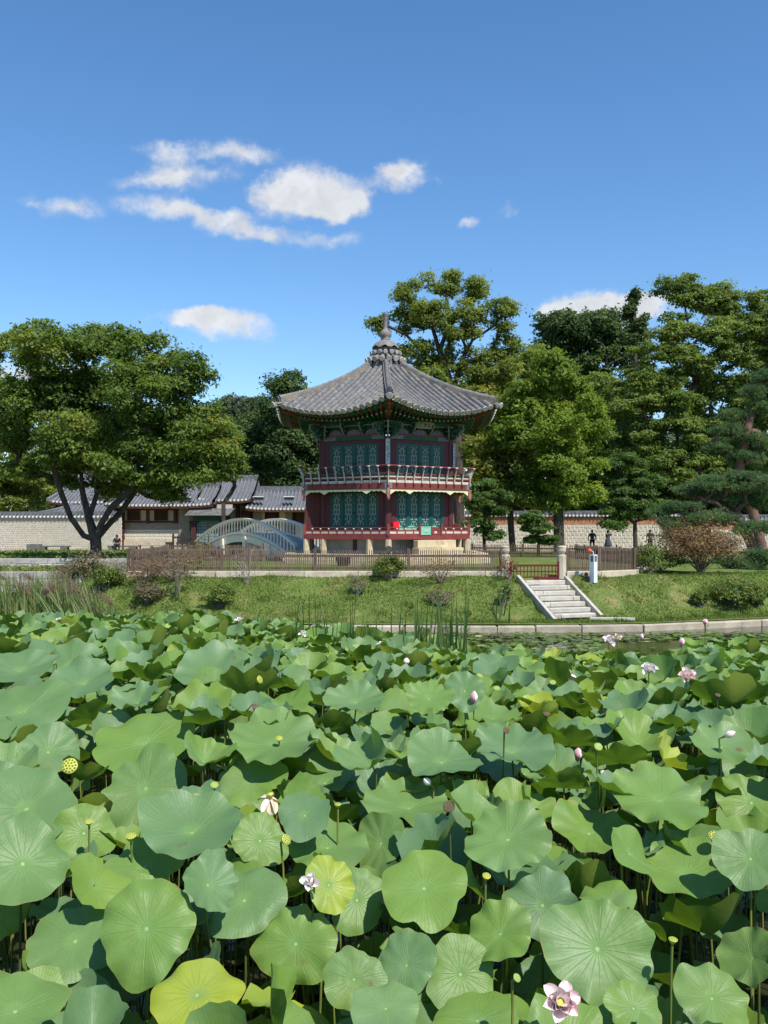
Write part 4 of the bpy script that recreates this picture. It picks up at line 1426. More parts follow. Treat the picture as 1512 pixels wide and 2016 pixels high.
    # eave boards and soffit
    for k in range(6):
        eb = MB(); sf = MB(); eb2 = MB()
        m = 22
        top = []; 
        for i in range(m + 1):
            u = -RE / 2 + RE * i / m
            top.append(u)
        v = []
        for u in top:
            p = roofpt(k, u * .985, AE - .05)
            v.append(p)
        a = -PI / 2 + PROT + PI / 3 * (k + .5); n = Vector((math.cos(a), math.sin(a), 0))
        def strip(mbx, off0, z0, off1, z1, off2, z2):
            vs = []
            for p in v:
                vs += [p + n * off0 + Vector((0, 0, z0)), p + n * off1 + Vector((0, 0, z1)), p + n * off2 + Vector((0, 0, z2))]
            fs = []
            for i in range(m):
                for j in (0, 1):
                    fs.append((i * 3 + j, i * 3 + j + 1, i * 3 + 4 + j, i * 3 + 3 + j))
            mbx.add(vs, fs)
        strip(eb, .02, .01, .02, -.14, -.16, -.17)
        eb.build('eave_board', M['green_deep'], T)
        strip(eb2, -.17, -.15, -.17, -.22, -.40, -.23)
        eb2.build('eave_moulding', M['green_paint'], T)
        vs = []; fs = []
        for i, p in enumerate(v):
            f = i / m
            w0, w1 = HV(3.95, k, 8.92), HV(3.95, k + 1, 8.92)
            q = w0.lerp(w1, f)
            vs += [p + n * -.15 + Vector((0, 0, -.12)), (p + n * -.9).lerp(q, .35) + Vector((0, 0, .02)), q]
        for i in range(m):
            for j in (0, 1):
                fs.append((i * 3 + j, i * 3 + 3 + j, i * 3 + 4 + j, i * 3 + 1 + j))
        sf.add(vs, fs); sf.build('soffit', M['soffit'], T)
        # rafters
        if k in SEEN:
            nr = 20
            for i in range(nr):
                f = (i + .5) / nr
                e = roofpt(k, (-RE / 2 + RE * f) * .97, AE - .12) + Vector((0, 0, -.22))
                q = HV(3.6, k, 8.98).lerp(HV(3.6, k + 1, 8.98), f)
                MB().bar(q.lerp(e, .2), e, .085, .10).build('flying_rafter', M['rafter_green'] if i % 2 else M['rafter_red'], T)
                e2 = e.lerp(q, .36) + Vector((0, 0, -.14))
                q2 = q + Vector((0, 0, -.08))
                rf = MB().tube([q2, e2], .06, 8, smooth=False).build('rafter', M['rafter_green'], T)
                dd = (e2 - q2).normalized()
                MB().tube([e2 + dd * .002, e2 + dd * .014], .052, 8, smooth=False).build('rafter_end', M['pale_paint'], rf)
        # hip rafter
        e = HV(6.2, k, zH(6.2) - .30); q = HV(3.7, k, 8.85)
        MB().bar(q, e, .16, .22).build('hip_rafter', M['rafter_red'], T)
    # crown of the roof: two rings of short tiles, drum, finial
    cr = MB(); c0 = Vector((PC.x, PC.y, 0))
    cr.lathe(c0, [(1.02, 11.9), (.95, 12.2), (.86, 12.45), (.62, 12.55), (.62, 12.80), (.5, 12.98), (.5, 13.2)], 24)
    cr.build('roof_crown', M['tile_dark'], T)
    for (R0, R1, z0, z1, nt_, sc) in ((.55, 1.05, 12.74, 12.52, 17, 1.1), (.42, .82, 13.05, 12.92, 15, .85)):
        for i in range(nt_):
            an = 2 * PI * (i + .25) / nt_
            rd = Vector((math.cos(an), math.sin(an), 0)); tn = Vector((-rd.y, rd.x, 0))
            p0 = c0 + rd * R0 + Vector((0, 0, z0)); p1 = c0 + rd * R1 + Vector((0, 0, z1))
            d = (p1 - p0).normalized(); nn = tn.cross(d); nn = nn if nn.z > 0 else -nn
            piece('crown_tile', ct_me, T, frame(p0, d.cross(nn) * sc, d * ((p1 - p0).length / TL), nn * sc))
            piece('tile_end', dc_me, T, frame(p1, d.cross(nn) * sc * .95, d * sc, nn * sc * .95))
    fi = MB()
    fi.lathe(c0, [(.62, 13.08), (.66, 13.16), (.70, 13.20)], 24)
    fi.build('finial_base', M['tile_dark'], T)
    # lotus-petal dome with pointed lower edge
    dm = MB()
    vs = []; ns = 48
    prof = [(.72, 0), (.66, .10), (.50, .26), (.30, .37), (.22, .40)]
    for j, (r_, z) in enumerate(prof):
        for i in range(ns):
            an = 2 * PI * i / ns
            c = abs(math.sin(an * 4 + .2))
            zz = z - (.16 * c ** .8 - .08 if j == 0 else 0)
            r2 = r_ * (1 + .04 * c * (1 - j / 4))
            vs.append(c0 + Vector((r2 * math.cos(an), r2 * math.sin(an), 13.28 + zz)))
    fs = [(j * ns + i, j * ns + (i + 1) % ns, (j + 1) * ns + (i + 1) % ns, (j + 1) * ns + i) for j in range(len(prof) - 1) for i in range(ns)]
    dm.add(vs, fs, True)
    dm.build('finial_dome', M['finial'], T)
    kn = MB()
    kn.lathe(c0, [(.24, 13.66), (.26, 13.70), (.26, 13.74), (.22, 13.76), (.30, 13.86), (.33, 13.97), (.31, 14.08), (.24, 14.18), (.15, 14.26), (.12, 14.30)], 20, lobes=8, lobe_amp=.02)
    kn.build('finial_knob', M['finial'], T)
    sp = MB()
    sp.lathe(c0, [(.12, 14.30), (.105, 14.36), (.095, 14.60), (.10, 14.85), (.14, 15.03), (.165, 15.10), (.165, 15.14), (.05, 15.15)], 14, lobes=6, lobe_amp=.05)
    sp.build('finial_spire', M['finial'], T)
    return T

def bracket(T, c, out, lat, z0, reach, h):
    """stacked scrolled arms: green plates with pale edges, stepping outwards as they rise"""
    c = Vector(c)
    up = Vector((0, 0, 1))
    outline = [(0, 0), (.35, .02), (.48, .12), (.40, .20), (.60, .24), (.74, .36), (.64, .45), (.84, .52), (1.0, .68), (.90, .80), (.98, .92), (.7, 1.0), (0, 1.0)]
    lat = lat.normalized()
    for (s, th, m_) in ((1.0, .07, 'pale_paint'), (.93, .10, 'dancheong')):
        mb = MB()
        poly = [c + out * (x * reach * s) + up * (z0 + (z * s + (1 - s) / 2) * h) - lat * th / 2 for x, z in outline]
        mb.prism(poly, lat * th)
        mb.build('bracket_arm', M[m_], T)
    for j, f in enumerate((.30, .58, .86)):
        cc = c + out * (reach * (f * .85)) + up * (z0 + h * f)
        MB().obox(cc, lat * (.15 + .05 * j), out * .05, up * .04).build('bracket_block', M['dancheong'], T)

M['dancheong_grey2'] = mat('dancheong_grey2', (0.52, 0.50, 0.44), (0.36, 0.37, 0.33), 14.0, 0.7, 0.3, c3=(0.45, 0.2, 0.18), s3=11, m3=(0.58, 0.66))
M['iron'] = mat('iron', (0.13, 0.14, 0.14), (0.2, 0.2, 0.2), 8, 0.6)
M['rafter_green'] = mat('rafter_green', (0.02, 0.09, 0.05), (0.03, 0.12, 0.07), 5.0, 0.65)
def channelmat():
    m = leafmat('channel', (0.085, 0.082, 0.08), (0.15, 0.143, 0.132), (0.50, 0.46, 0.39), 0.0, rough=.8, spec=.2, nscale=2.5)
    return m
M['channel'] = channelmat()
PULL = MB().box((0, 0, 0), (.05, .03, .07)).mesh('door_pull', M['black'])
build_pavilion()

# ------------------------------------------------------------------ small things at the pavilion
def pavilion_extras():
    a, b, t, n = side(0, 4.75); L = (b - a).length
    p = a + t * L * .085 + Vector((0, 0, 3.05))
    e = empty('fire_extinguisher_box', p, 'bright red box with a dark arched window standing on the pavilion deck', 'box')
    z = Vector((0, 0, 1))
    p0 = p + z * .34
    MB().obox(p0, t * .16, n * .13, z * .33).build('case', M['red_bright'], e)
    MB().obox(p0 - t * .175, t * .013, n * .12, z * .30).build('side_door', M['red_bright'], e)
    poly = [p0 + n * .131 + t * (.055 * math.cos(an)) + z * (-.02 + .09 * math.sin(an)) for an in [PI * i / 8 for i in range(9)]]
    poly += [p0 + n * .131 - t * .055 - z * .14, p0 + n * .131 + t * .055 - z * .14]
    MB().prism(poly, n * .008).build('window', M['black'], e)
    MB().lathe(p0 + n * .145 - z * .12, [(.0, -.02), (.03, 0), (.03, .09), (.012, .12), (.012, .15)], 8).build('hose_nozzle', M['pod_yellow'], e)
    a, b, t, n = side(0, 4.6); L = (b - a).length
    p = a + t * L * .90 + Vector((0, 0, 6.0))
    e = empty('red_notice', p, 'small bright red notice box behind the balcony railing at its right end', 'sign')
    MB().obox(p + z * .12, t * .21, n * .05, z * .07).build('panel', M['red_bright'], e)
    MB().obox(p - z * .17, t * .02, n * .02, z * .22).build('stake', M['red_dark'], e)
    # black floodlight on the platform at the front corner
    p = HV(5.35, 0, 2.12)
    e = empty('floodlight', p, 'round black floodlight on the stone platform under the front corner', 'floodlight')
    Mx = Matrix.Rotation(math.radians(65), 3, 'X')
    MB().lathe(p + z * .22, [(.05, -.14), (.12, -.1), (.17, .0), (.18, .08), (.14, .09)], 14, M=Mx).build('housing', M['black'], e)
    mb = MB(); mb.tube([p + Vector((-.22, 0, .25)), p + Vector((-.22, 0, .05)), p + Vector((.22, 0, .05)), p + Vector((.22, 0, .25))], .02, 6); mb.build('yoke', M['black'], e)
    MB().lathe(p, [(.13, -.01), (.12, .05), (.04, .07)], 10).build('foot', M['black'], e)
    # dark cauldron-like pit lamp beside the platform at the left
    p = Vector(((676 - 756) * 43.2 / F, 43.2, 1.64))
    e = empty('planter_pot', p, 'dark pot standing before the stone platform behind the fence', 'pot')
    MB().lathe(p, [(.22, 0), (.30, .06), (.36, .30), (.40, .44), (.36, .45), (.30, .36)], 14).build('bowl', M['black'], e)
    mb = MB(); mb.lathe(p + Vector((0, 0, .43)), [(.34, 0), (.2, .02), (.02, .03)], 12); mb.build('soil', M['bark'], e)
pavilion_extras()
# ================================================================== arched white bridge
def build_bridge():
    A = P(583, 1085, 52.0); A.z = 1.55          # near foot of the near railing
    B = P(386, 1075, 61.5); B.z = 1.62          # far foot
    root = empty('arched_bridge', (A + B) / 2 - Vector((0, 0, 1.2)), 'white arched wooden bridge with slatted railings behind the picket fence', 'bridge')
    d = Vector((B.x - A.x, B.y - A.y, 0)); Ln = d.length; d.normalize()
    lat = Vector((d.y, -d.x, 0))
    if lat.x < 0: lat = -lat
    WB = 2.5
    def arc(f, off=0.0, dz=0.0):
        z = A.z + (B.z - A.z) * f + 1.52 * (1 - abs(2 * f - 1) ** 1.9)
        return A + d * (Ln * f) + lat * off + Vector((0, 0, z - A.z + dz))
    m = 40
    mb = MB()
    V = []
    for i in range(m + 1):
        f = i / m
        V += [arc(f, 0, 0), arc(f, WB, 0), arc(f, WB, -.12), arc(f, 0, -.12)]
    fs = []
    for i in range(m):
        for j in range(4):
            fs.append((i * 4 + j, i * 4 + (j + 1) % 4, i * 4 + 4 + (j + 1) % 4, i * 4 + 4 + j))
    mb.add(V, fs); mb.build('deck', M['white_paint'], root)
    # deck boards
    bm = MB().box((0, 0, 0), (WB - .1, .36, .03)).mesh('deck_board', M['stone_white'])
    for i in range(46):
        f = (i + .5) / 46
        p = arc(f, WB / 2, .02); q = arc(f + .01, WB / 2, .02)
        dd = (q - p).normalized()
        piece('deck_board', bm, root, frame(p, lat, dd, lat.cross(dd)))
    for off in (0.0, WB):
        g = MB()
        pts = [arc(i / m, off) for i in range(m + 1)]
        g.sweep(pts, lat, .07, -.55, -.13); gi = g.build('arch_girder', M['white_paint'], root)
        g = MB(); g.sweep(pts, lat, .12, -.05, .07); g.build('kerb_rail', M['white_paint'], root)
        g = MB(); g.sweep(pts, lat, .12, .80, .93); hr = g.build('hand_rail', M['white_paint'], root)
        # bottle-shaped slats, each leaning board a part
        out = []
        for (w, z) in ((.03, .08), (.065, .28), (.035, .5), (.08, .72), (.13, .80)):
            out.append((w, z))
        poly = [(w, -.02, z) for w, z in out] + [(-w, -.02, z) for w, z in reversed(out)]
        sm = MB().prism(poly, (0, .04, 0)).mesh('slat', M['white_paint'])
        n = 34
        for i in range(n):
            f = (i + .5) / n
            p = arc(f, off)
            piece('slat', sm, hr, frame(p, d, lat, Vector((0, 0, 1))))
    # piers
    for f in (.22, .45, .68):
        for off in (.02, WB - .02):
            p = arc(f, off, -.15)
            MB().box((p.x, p.y, (p.z - .4) / 2), (.3, .3, p.z + .4), Matrix.Rotation(math.atan2(d.y, d.x), 3, 'Z')).build('pier', M['white_paint'], root)
            # white nosing block
            MB().obox(p - lat * (.2 if off < 1 else -.2) + Vector((0, 0, -.38)), lat * .06, d * .15, Vector((0, 0, .36))).build('pier_head', M['white_paint'], root)
        p, q = arc(f, 0, -.75), arc(f, WB, -.75)
        MB().bar(p, q, .22, .28).build('cross_beam', M['white_paint'], root)
build_bridge()

# ================================================================== walls of the palace court
def tiled_coping(parent, a, b, z, half=.42, rows=.3, tall=.32):
    """roofed coping of a wall: two tiled slopes, ridge, white-tipped end tiles facing the pond"""
    a = Vector(a); b = Vector(b)
    d = (b - a); L = d.length; d.normalize(); n = Vector((d.y, -d.x, 0))
    if n.y > 0: n = -n
    mb = MB()
    up = Vector((0, 0, 1))
    prof = [n * half, n * half + up * .05, up * tall, -n * half + up * .05, -n * half]
    mb.prism([a + q + up * z for q in prof], b - a)
    mb.build('coping_bed', M['tile_dark'], parent)
    rb = MB(); rb.bar(a + up * (z + tall + .07), b + up * (z + tall + .07), .24, .2); rb.build('coping_ridge', M['tile_grey'], parent)
    t1 = MB(); t2 = MB()
    k = int(L / rows)
    for i in range(k):
        p = a + d * (rows * (i + .5))
        t1.tube([p + up * (z + tall - .02), p + n * half + up * (z + .085)], .075, 6)
        e = p + n * half + up * (z + .08)
        t2.tube([e, e + n * .05], .085, 8, smooth=False)
    o = t1.build('coping_tiles', M['tile_grey'], parent); tag(o, kind='stuff')
    o = t2.build('coping_tile_ends', M['tile_white'], parent); tag(o, kind='stuff')

def stone_wall(label, a, b, z0, z1, brick, seed, sw=.20, sh=.165, base_h=.32):
    a = Vector((a[0], a[1], 0)); b = Vector((b[0], b[1], 0))
    T = empty('courtyard_wall', ((a + b) / 2) + Vector((0, 0, z0)), label, 'wall', 'court walls')
    d = (b - a); L = d.length; d.normalize(); n = Vector((d.y, -d.x, 0))
    if n.y > 0: n = -n
    up = Vector((0, 0, 1))
    MB().obox((a + b) / 2 + up * (z0 + z1) / 2, d * L / 2, n * .18, up * (z1 - z0) / 2).build('wall_core', M['mortar'], T)
    # base course
    r = random.Random(seed)
    x = 0.0
    while x < L:
        w = r.choice([1.2, 1.5, 1.8]); w = min(w, L - x)
        if w < .1: break
        me = rough_block('base_stone', w - .015, .46, base_h, M['granite'], seed=r.randrange(999), bev=.015, jit=.006)
        piece('base_stone', me, T, yrot(a + d * (x + w / 2) + up * (z0 + base_h / 2), d)); x += w
    st = MB(); z = z0 + base_h + .05; row = 0
    top = z1 - (.66 if brick else .06)
    while z + sh * .8 < top:
        x = -(row % 2) * sw * .5
        while x < L:
            w = sw * r.uniform(.68, .86); h = sh * r.uniform(.72, .84)
            st.obox(a + d * (x + sw / 2) + n * (.19 + r.uniform(0, .012)) + up * (z + sh / 2), d * w / 2, n * .02, up * h / 2)
            x += sw
        z += sh; row += 1
    o = st.build('wall_stones', M['wall_stone'], T); tag(o, kind='stuff')
    if brick:
        bk = MB(); z = z1 - .64; row = 0
        while z < z1 - .04:
            x = -(row % 2) * .13
            while x < L:
                bk.obox(a + d * (x + .13) + n * (.188 + r.uniform(0, .006)) + up * (z + .04), d * .118, n * .02, up * .032)
                x += .26
            z += .08; row += 1
        o = bk.build('wall_bricks', M['wall_brick_red'], T); tag(o, kind='stuff')
    tiled_coping(T, a, b, z1, .36)
    return T

stone_wall('long stone-set wall with tiled coping behind the benches at the far left', (-42, 71.5), (P(238, 1080, 70).x, 70.0), 1.62, 4.20, False, 5)
stone_wall('stone-set wall with red brick band behind the pavilion trees on the right', (P(915, 1080, 76).x, 76.0), (P(1345, 1080, 74).x, 74.0), 1.55, 4.35, True, 6, .34, .30)
stone_wall('stone-set wall with red brick band at the right edge behind the pine', (P(1400, 1080, 73).x, 73.0), (P(1640, 1080, 71).x, 71.0), 1.55, 4.0, True, 8, .34, .30)
# dark gate leaf in the gap of the wall
def wall_gap():
    a, b = P(1345, 1080, 74.2), P(1400, 1080, 73.2)
    T = empty('wall_doorway', ((a.x + b.x) / 2, 73.9, 1.55), 'dark plank doorway in the wall behind the pine', 'doorway')
    for i in range(8):
        p = a.lerp(b, (i + .5) / 8); p.z = 2.7
        MB().box(p, (.27, .06, 2.3)).build('door_board', M['wood_dark'], T)
    a.z = b.z = 3.95
    MB().bar(a, b, .3, .22).build('lintel', M['wood_dark'], T)
wall_gap()

# ================================================================== tiled halls on the left
def tiled_roof(T, x0, x1, yf, yb, ze, zr, row=.30, hipl=0.0, hipr=0.0, over=.9):
    """front slope from eave (yf, ze) to ridge (yb, zr), with tile rows, ridge and white-tipped ends; hipl/hipr pull the ridge ends in"""
    mb = MB()
    def pt(f, v):
        xa = x0 + hipl * v; xb = x1 - hipr * v
        x = xa + (xb - xa) * f
        sag = -.22 * math.sin(PI * v) * .8
        lift = .16 * (abs(2 * f - 1) ** 4) * (1 - v)
        return Vector((x, yf + (yb - yf) * v, ze + (zr - ze) * v + sag + lift))
    m, q = 16, 6
    V = [pt(i / m, j / q) for i in range(m + 1) for j in range(q + 1)]
    fs = [(i * (q + 1) + j, (i + 1) * (q + 1) + j, (i + 1) * (q + 1) + j + 1, i * (q + 1) + j + 1) for i in range(m) for j in range(q)]
    mb.add(V, fs); roof = mb.build('roof', M['tile_grey'], T)
    # back slope
    mb = MB()
    mb.add([pt(0, 1), pt(1, 1), Vector((x1, 2 * yb - yf, ze)), Vector((x0, 2 * yb - yf, ze))], [(0, 1, 2, 3)])
    mb.add([pt(0, 0), pt(0, 1), Vector((x0, 2 * yb - yf, ze))], [(0, 1, 2)]); mb.add([pt(1, 0), Vector((x1, 2 * yb - yf, ze)), pt(1, 1)], [(0, 1, 2)])
    mb.build('back_roof', M['tile_grey'], T)
    tr = MB(); te = MB()
    n = int((x1 - x0) / row)
    for i in range(n):
        x = x0 + row * (i + .5)
        pts = []
        for j in range(q + 1):
            v = j / q
            xa = x0 + hipl * v; xb = x1 - hipr * v
            if x < xa or x > xb: break
            f = (x - xa) / (xb - xa)
            pts.append(pt(f, v) + Vector((0, 0, .04)))
        if len(pts) < 2: continue
        tr.tube(pts, .085, 6)
        te.tube([pts[0] + Vector((0, -.07, -.01)), pts[0] + Vector((0, .0, 0))], .095, 8, smooth=False)
    o = tr.build('roof_tiles', M['tile_grey2'], roof); tag(o, kind='stuff')
    o = te.build('tile_ends', M['tile_white'], roof); tag(o, kind='stuff')
    rg = MB(); rg.sweep([pt(0, 1), pt(.25, 1), pt(.5, 1), pt(.75, 1), pt(1, 1)], (0, 1, 0), .16, -.05, .36)
    rg.build('ridge', M['tile_grey'], roof)
    for f, on in ((0, hipl), (1, hipr)):
        h = MB(); h.sweep([pt(f, v / 5) for v in range(6)], (0, 1, 0) if on == 0 else (.7, .7, 0), .14, 0, .24); h.build('verge', M['tile_grey'], roof)
    ev = MB(); ev.sweep([pt(i / 8, 0) + Vector((0, .06, 0)) for i in range(9)], (0, 1, 0), .06, -.2, -.02); ev.build('eave_board', M['wood_brown'], roof)
    sf = MB()
    V = [pt(0, 0) + Vector((0, .1, -.1)), pt(1, 0) + Vector((0, .1, -.1)), Vector((x1, yf + over + .6, ze + .25)), Vector((x0, yf + over + .6, ze + .25))]
    sf.add(V, [(3, 2, 1, 0)]); sf.build('soffit', M['wood_brown'], roof)
    rf = MB()
    for i in range(int((x1 - x0) / .35)):
        x = x0 + .35 * (i + .5)
        rf.tube([Vector((x, yf + .12, ze - .14)), Vector((x, yf + over + .3, ze + .1))], .055, 5)
    o = rf.build('rafters', M['wood_brown'], roof); tag(o, kind='stuff')
    return roof

M['tile_grey2'] = mat('tile_grey2', (0.125, 0.132, 0.145), (0.175, 0.18, 0.19), 3.0, 0.6, 0.4, 0.1, 20)
def brickfield(parent, x0, x1, y, z0, z1, bw, bh, mtl, name='wall_bricks'):
    mb = MB(); r = random.Random(int(x0 * 10)); z = z0; row = 0
    while z + bh * .5 < z1:
        x = x0 + (row % 2) * -bw / 2
        while x < x1 - .02:
            xa, xb = max(x, x0), min(x + bw * .86, x1)
            if xb - xa > .04: mb.box(((xa + xb) / 2, y + r.uniform(-.004, 0), z + bh * .42), (xb - xa, .04, bh * .78))
            x += bw
        z += bh; row += 1
    o = mb.build(name, mtl, parent); tag(o, kind='stuff'); return o

def lattice_window(parent, x0, x1, y, z0, z1, mt_frame, mt_in):
    w = MB()
    for (cx, cz, sx, sz) in ((x0, (z0 + z1) / 2, .1, z1 - z0 + .1), (x1, (z0 + z1) / 2, .1, z1 - z0 + .1), ((x0 + x1) / 2, z0, x1 - x0, .1), ((x0 + x1) / 2, z1, x1 - x0, .1), ((x0 + x1) / 2, (z0 + z1) / 2, .06, z1 - z0)):
        w.box((cx, y - .03, cz), (sx, .12, sz))
    W_ = w.build('window', mt_frame, parent)
    MB().box(((x0 + x1) / 2, y + .0, (z0 + z1) / 2), (x1 - x0 - .02, .03, z1 - z0 - .02)).build('shutter', mt_in, W_)
    lt = MB(); n = int((x1 - x0) / .13)
    for i in range(1, n): lt.box((x0 + (x1 - x0) * i / n, y - .025, (z0 + z1) / 2), (.025, .03, z1 - z0 - .06))
    lt.build('lattice', mt_frame, W_)

def build_halls():
    # ---- hall with windows above a brick and stone wall (px 235..415)
    d = 71.0
    x0, x1 = P(238, 0, d).x, P(416, 0, d).x
    z0 = 1.62
    zt = P(0, 1000, d).z
    T = empty('gate_hall_wing', ((x0 + x1) / 2, d, z0), 'low hall with shuttered windows above a brick and stone wall, behind the stone bench', 'building')
    zb = P(0, 1029, d).z       # top of the masonry
    MB().box(((x0 + x1) / 2, d + .2, (z0 + zb) / 2), (x1 - x0, .36, zb - z0)).build('masonry', M['mortar'], T)
    brickfield(T, x0 + .05, x1 - 1.2, d, zb - .55, zb - .03, .26, .085, M['wall_brick_grey'])
    brickfield(T, x0 + .05, x1 - 1.2, d, z0 + .95, zb - .57, .26, .22, M['wall_stone'], 'wall_stones')
    r = random.Random(4)
    x = x0
    while x < x1 - .2:
        w = min(r.choice([1.4, 1.8, 2.1]), x1 - x)
        for zz, hh in ((z0 + .2, .4), (z0 + .65, .46)):
            me = rough_block('base_stone', w - .015, .3, hh, M['granite'], seed=r.randrange(999), bev=.02, jit=.008)
            piece('base_stone', me, T, Matrix.Translation((x + w / 2, d - .03, zz)))
        x += w
    MB().box(((x0 + x1) / 2, d + .15, (zb + zt) / 2), (x1 - x0 - .1, .2, zt - zb)).build('plaster_wall', M['plaster'], T)
    for px in (239, 291, 345, 352):
        X = P(px, 0, d).x
        MB().box((X, d - .02, (zb + zt) / 2), (.22, .2, zt - zb + .1)).build('timber_post', M['wood_brown'], T)
    MB().box((P(241, 0, d).x, d - .06, (z0 + zt) / 2), (.34, .3, zt - z0)).build('timber_post', M['red_dark'], T)
    for zz in (zb + .06, zt - .1):
        MB().box(((x0 + x1) / 2 - .4, d - .04, zz), (x1 - x0 - 1.0, .18, .16)).build('timber_rail', M['wood_brown'], T)
    for pa, pb in ((252, 275), (305, 329)):
        lattice_window(T, P(pa, 0, d).x, P(pb, 0, d).x, d - .0, zb + .22, zt - .22, M['wood_brown'], M['wood_dark'])
    # brick end pier
    xa, xb = P(353, 0, d).x, P(374, 0, d).x
    MB().box(((xa + xb) / 2, d + .0, (z0 + zt) / 2), (xb - xa, .34, zt - z0)).build('brick_pier', M['mortar'], T)
    brickfield(T, xa + .02, xb - .02, d - .18, z0 + .4, zt - .05, .2, .085, M['wall_brick_grey2'])
    tiled_roof(T, P(214, 0, d).x, P(424, 0, d).x, d - 1.15, d + 2.6, P(0, 996, d - 1).z, P(0, 958, d + 2.6).z, .29)
    vent(T, P(365, 984, 70.6))
    # ---- gate hall with a higher roof (px 395..500)
    d = 72.5
    x0, x1 = P(388, 0, d).x, P(500, 0, d).x
    T = empty('gate_hall', ((x0 + x1) / 2, d, 1.6), 'gate hall with higher tiled roof and green-trimmed porch behind the bridge', 'building')
    zt = P(0, 984, d).z
    MB().box(((x0 + x1) / 2, d + .3, (1.6 + zt) / 2), (x1 - x0 - .2, .2, zt - 1.6)).build('plaster_wall', M['plaster_grey'], T)
    for px in (390, 449, 468, 497):
        MB().box((P(px, 0, d).x, d + .05, (1.6 + zt) / 2), (.3, .3, zt - 1.6)).build('timber_post', M['wood_brown'], T)
    MB().box(((x0 + x1) / 2, d + .05, zt - .2), (x1 - x0, .26, .45)).build('timber_beam', M['wood_brown'], T)
    tiled_roof(T, P(396, 0, d).x, P(500, 0, d).x, d - 1.3, d + 2.6, P(0, 986, d - 1.3).z, P(0, 944, d + 2.6).z, .30)
    # porch with dark eave and green frame
    dp = 70.3
    xa, xb = P(380, 0, dp).x, P(440, 0, dp).x
    ze = P(0, 1015, dp).z
    pr = MB()
    pr.prism([Vector((xa - .5, dp - .8, ze)), Vector((xa - .5, dp + .6, ze)), Vector((xa - .1, dp + .6, ze + .55)), Vector((xa - .1, dp - .2, ze + .55))], (xb - xa + 1.0, 0, 0))
    pr.build('porch_roof', M['tile_dark'], T)
    MB().box(((xa + xb) / 2, dp - .1, ze - .22), (xb - xa, .2, .36)).build('porch_beam', M['green_paint'], T)
    for X in (xa + .1, xb - .1):
        MB().box((X, dp - .1, (1.6 + ze - .4) / 2), (.34, .34, ze - .4 - 1.6)).build('porch_post', M['red_dark'], T)
    for i in range(2):
        X = xa + (xb - xa) * (.3 + .4 * i)
        dr = MB().box((X, dp + .05, (1.7 + ze - .5) / 2), ((xb - xa) * .36, .06, ze - .5 - 1.7)).build('door', M['mint2'], T)
        lt = MB()
        for j in range(7): lt.box((X - (xb - xa) * .18 + (xb - xa) * .36 * j / 6, dp + .01, (1.7 + ze - .5) / 2), (.03, .03, ze - .5 - 1.7))
        for j in range(9): lt.box((X, dp + .008, 1.8 + (ze - .7 - 1.7) * j / 8), ((xb - xa) * .36, .028, .03))
        lt.build('lattice', M['teal'], dr)
    MB().box((P(441, 0, dp).x, dp + .3, P(0, 1000, dp).z), (1.2, .1, .55), Matrix.Rotation(-.25, 3, 'X')).build('signboard', M['plaster_grey'], T)
    # ---- right wing (px 490..600) behind the pavilion
    d = 72.0
    x0, x1 = P(490, 0, d).x, P(640, 0, d).x
    T = empty('east_wing', ((x0 + x1) / 2, d, 1.6), 'long low wing with brown doors between the gate hall and the pavilion', 'building')
    zt = P(0, 1002, d).z
    MB().box(((x0 + x1) / 2, d + .2, (1.6 + zt) / 2), (x1 - x0, .2, zt - 1.6)).build('plaster_wall', M['plaster'], T)
    MB().box(((x0 + x1) / 2, d + .0, 1.6 + .5), (x1 - x0, .3, 1.0)).build('stone_base', M['granite'], T)
    for px, c in ((478, 'wood_brown'), (496, 'wood_brown'), (524, 'wood_brown'), (547, 'wood_brown'), (578, 'wood_brown')):
        MB().box((P(px, 0, d).x, d + .06, (1.6 + zt) / 2), (.2, .2, zt - 1.6)).build('timber_post', M[c], T)
    for pa, pb in ((475, 495), (524, 546), (579, 598)):
        lattice_window(T, P(pa, 0, d).x, P(pb, 0, d).x, d + .05, P(0, 1030, d).z, zt - .25, M['wood_brown'], M['wood_dark'])
    for pa, pb in ((498, 516), (561, 577)):
        brickfield(T, P(pa, 0, d).x, P(pb, 0, d).x, d + .07, 2.6, zt - .2, .24, .1, M['wall_brick_grey2'])
    tiled_roof(T, P(487, 0, d).x, P(640, 0, d).x, d - 1.15, d + 2.4, P(0, 1003, d - 1).z, P(0, 966, d + 2.4).z, .29)
    for px in (509, 569): vent(T, P(px, 983, 71.6))
    # ---- hall behind the left tree (px 95..250)
    d = 80.0
    x0, x1 = P(105, 0, d).x, P(250, 0, d).x
    T = empty('back_hall', ((x0 + x1) / 2, d, 1.6), 'hall with a big grey tiled roof half hidden behind the spreading tree at left', 'building')
    zt = P(0, 992, d).z
    MB().box(((x0 + x1) / 2, d + .2, (1.6 + zt) / 2), (x1 - x0 - 1, .2, zt - 1.6)).build('plaster_wall', M['wood_brown'], T)
    tiled_roof(T, x0, x1, d - 1.3, d + 4, P(0, 990, d - 1.3).z, P(0, 936, d + 4).z, .32, 1.2, 1.2)
    d = 77.0
    T = empty('side_roof', (P(160, 0, d).x, d, 1.6), 'smaller hipped grey roof peeping over the left wall behind the trunk', 'building')
    tiled_roof(T, P(90, 0, d).x, P(215, 0, d).x, d - 1.2, d + 2.2, P(0, 1016, d - 1).z, P(0, 988, d + 2).z, .32, 2.2, .6)
    MB().box((P(155, 0, d).x, d + .4, 2.6), (4.5, .2, 2.2)).build('plaster_wall', M['plaster_grey'], T)
    # far wall coping above the east wing
    d = 92.0
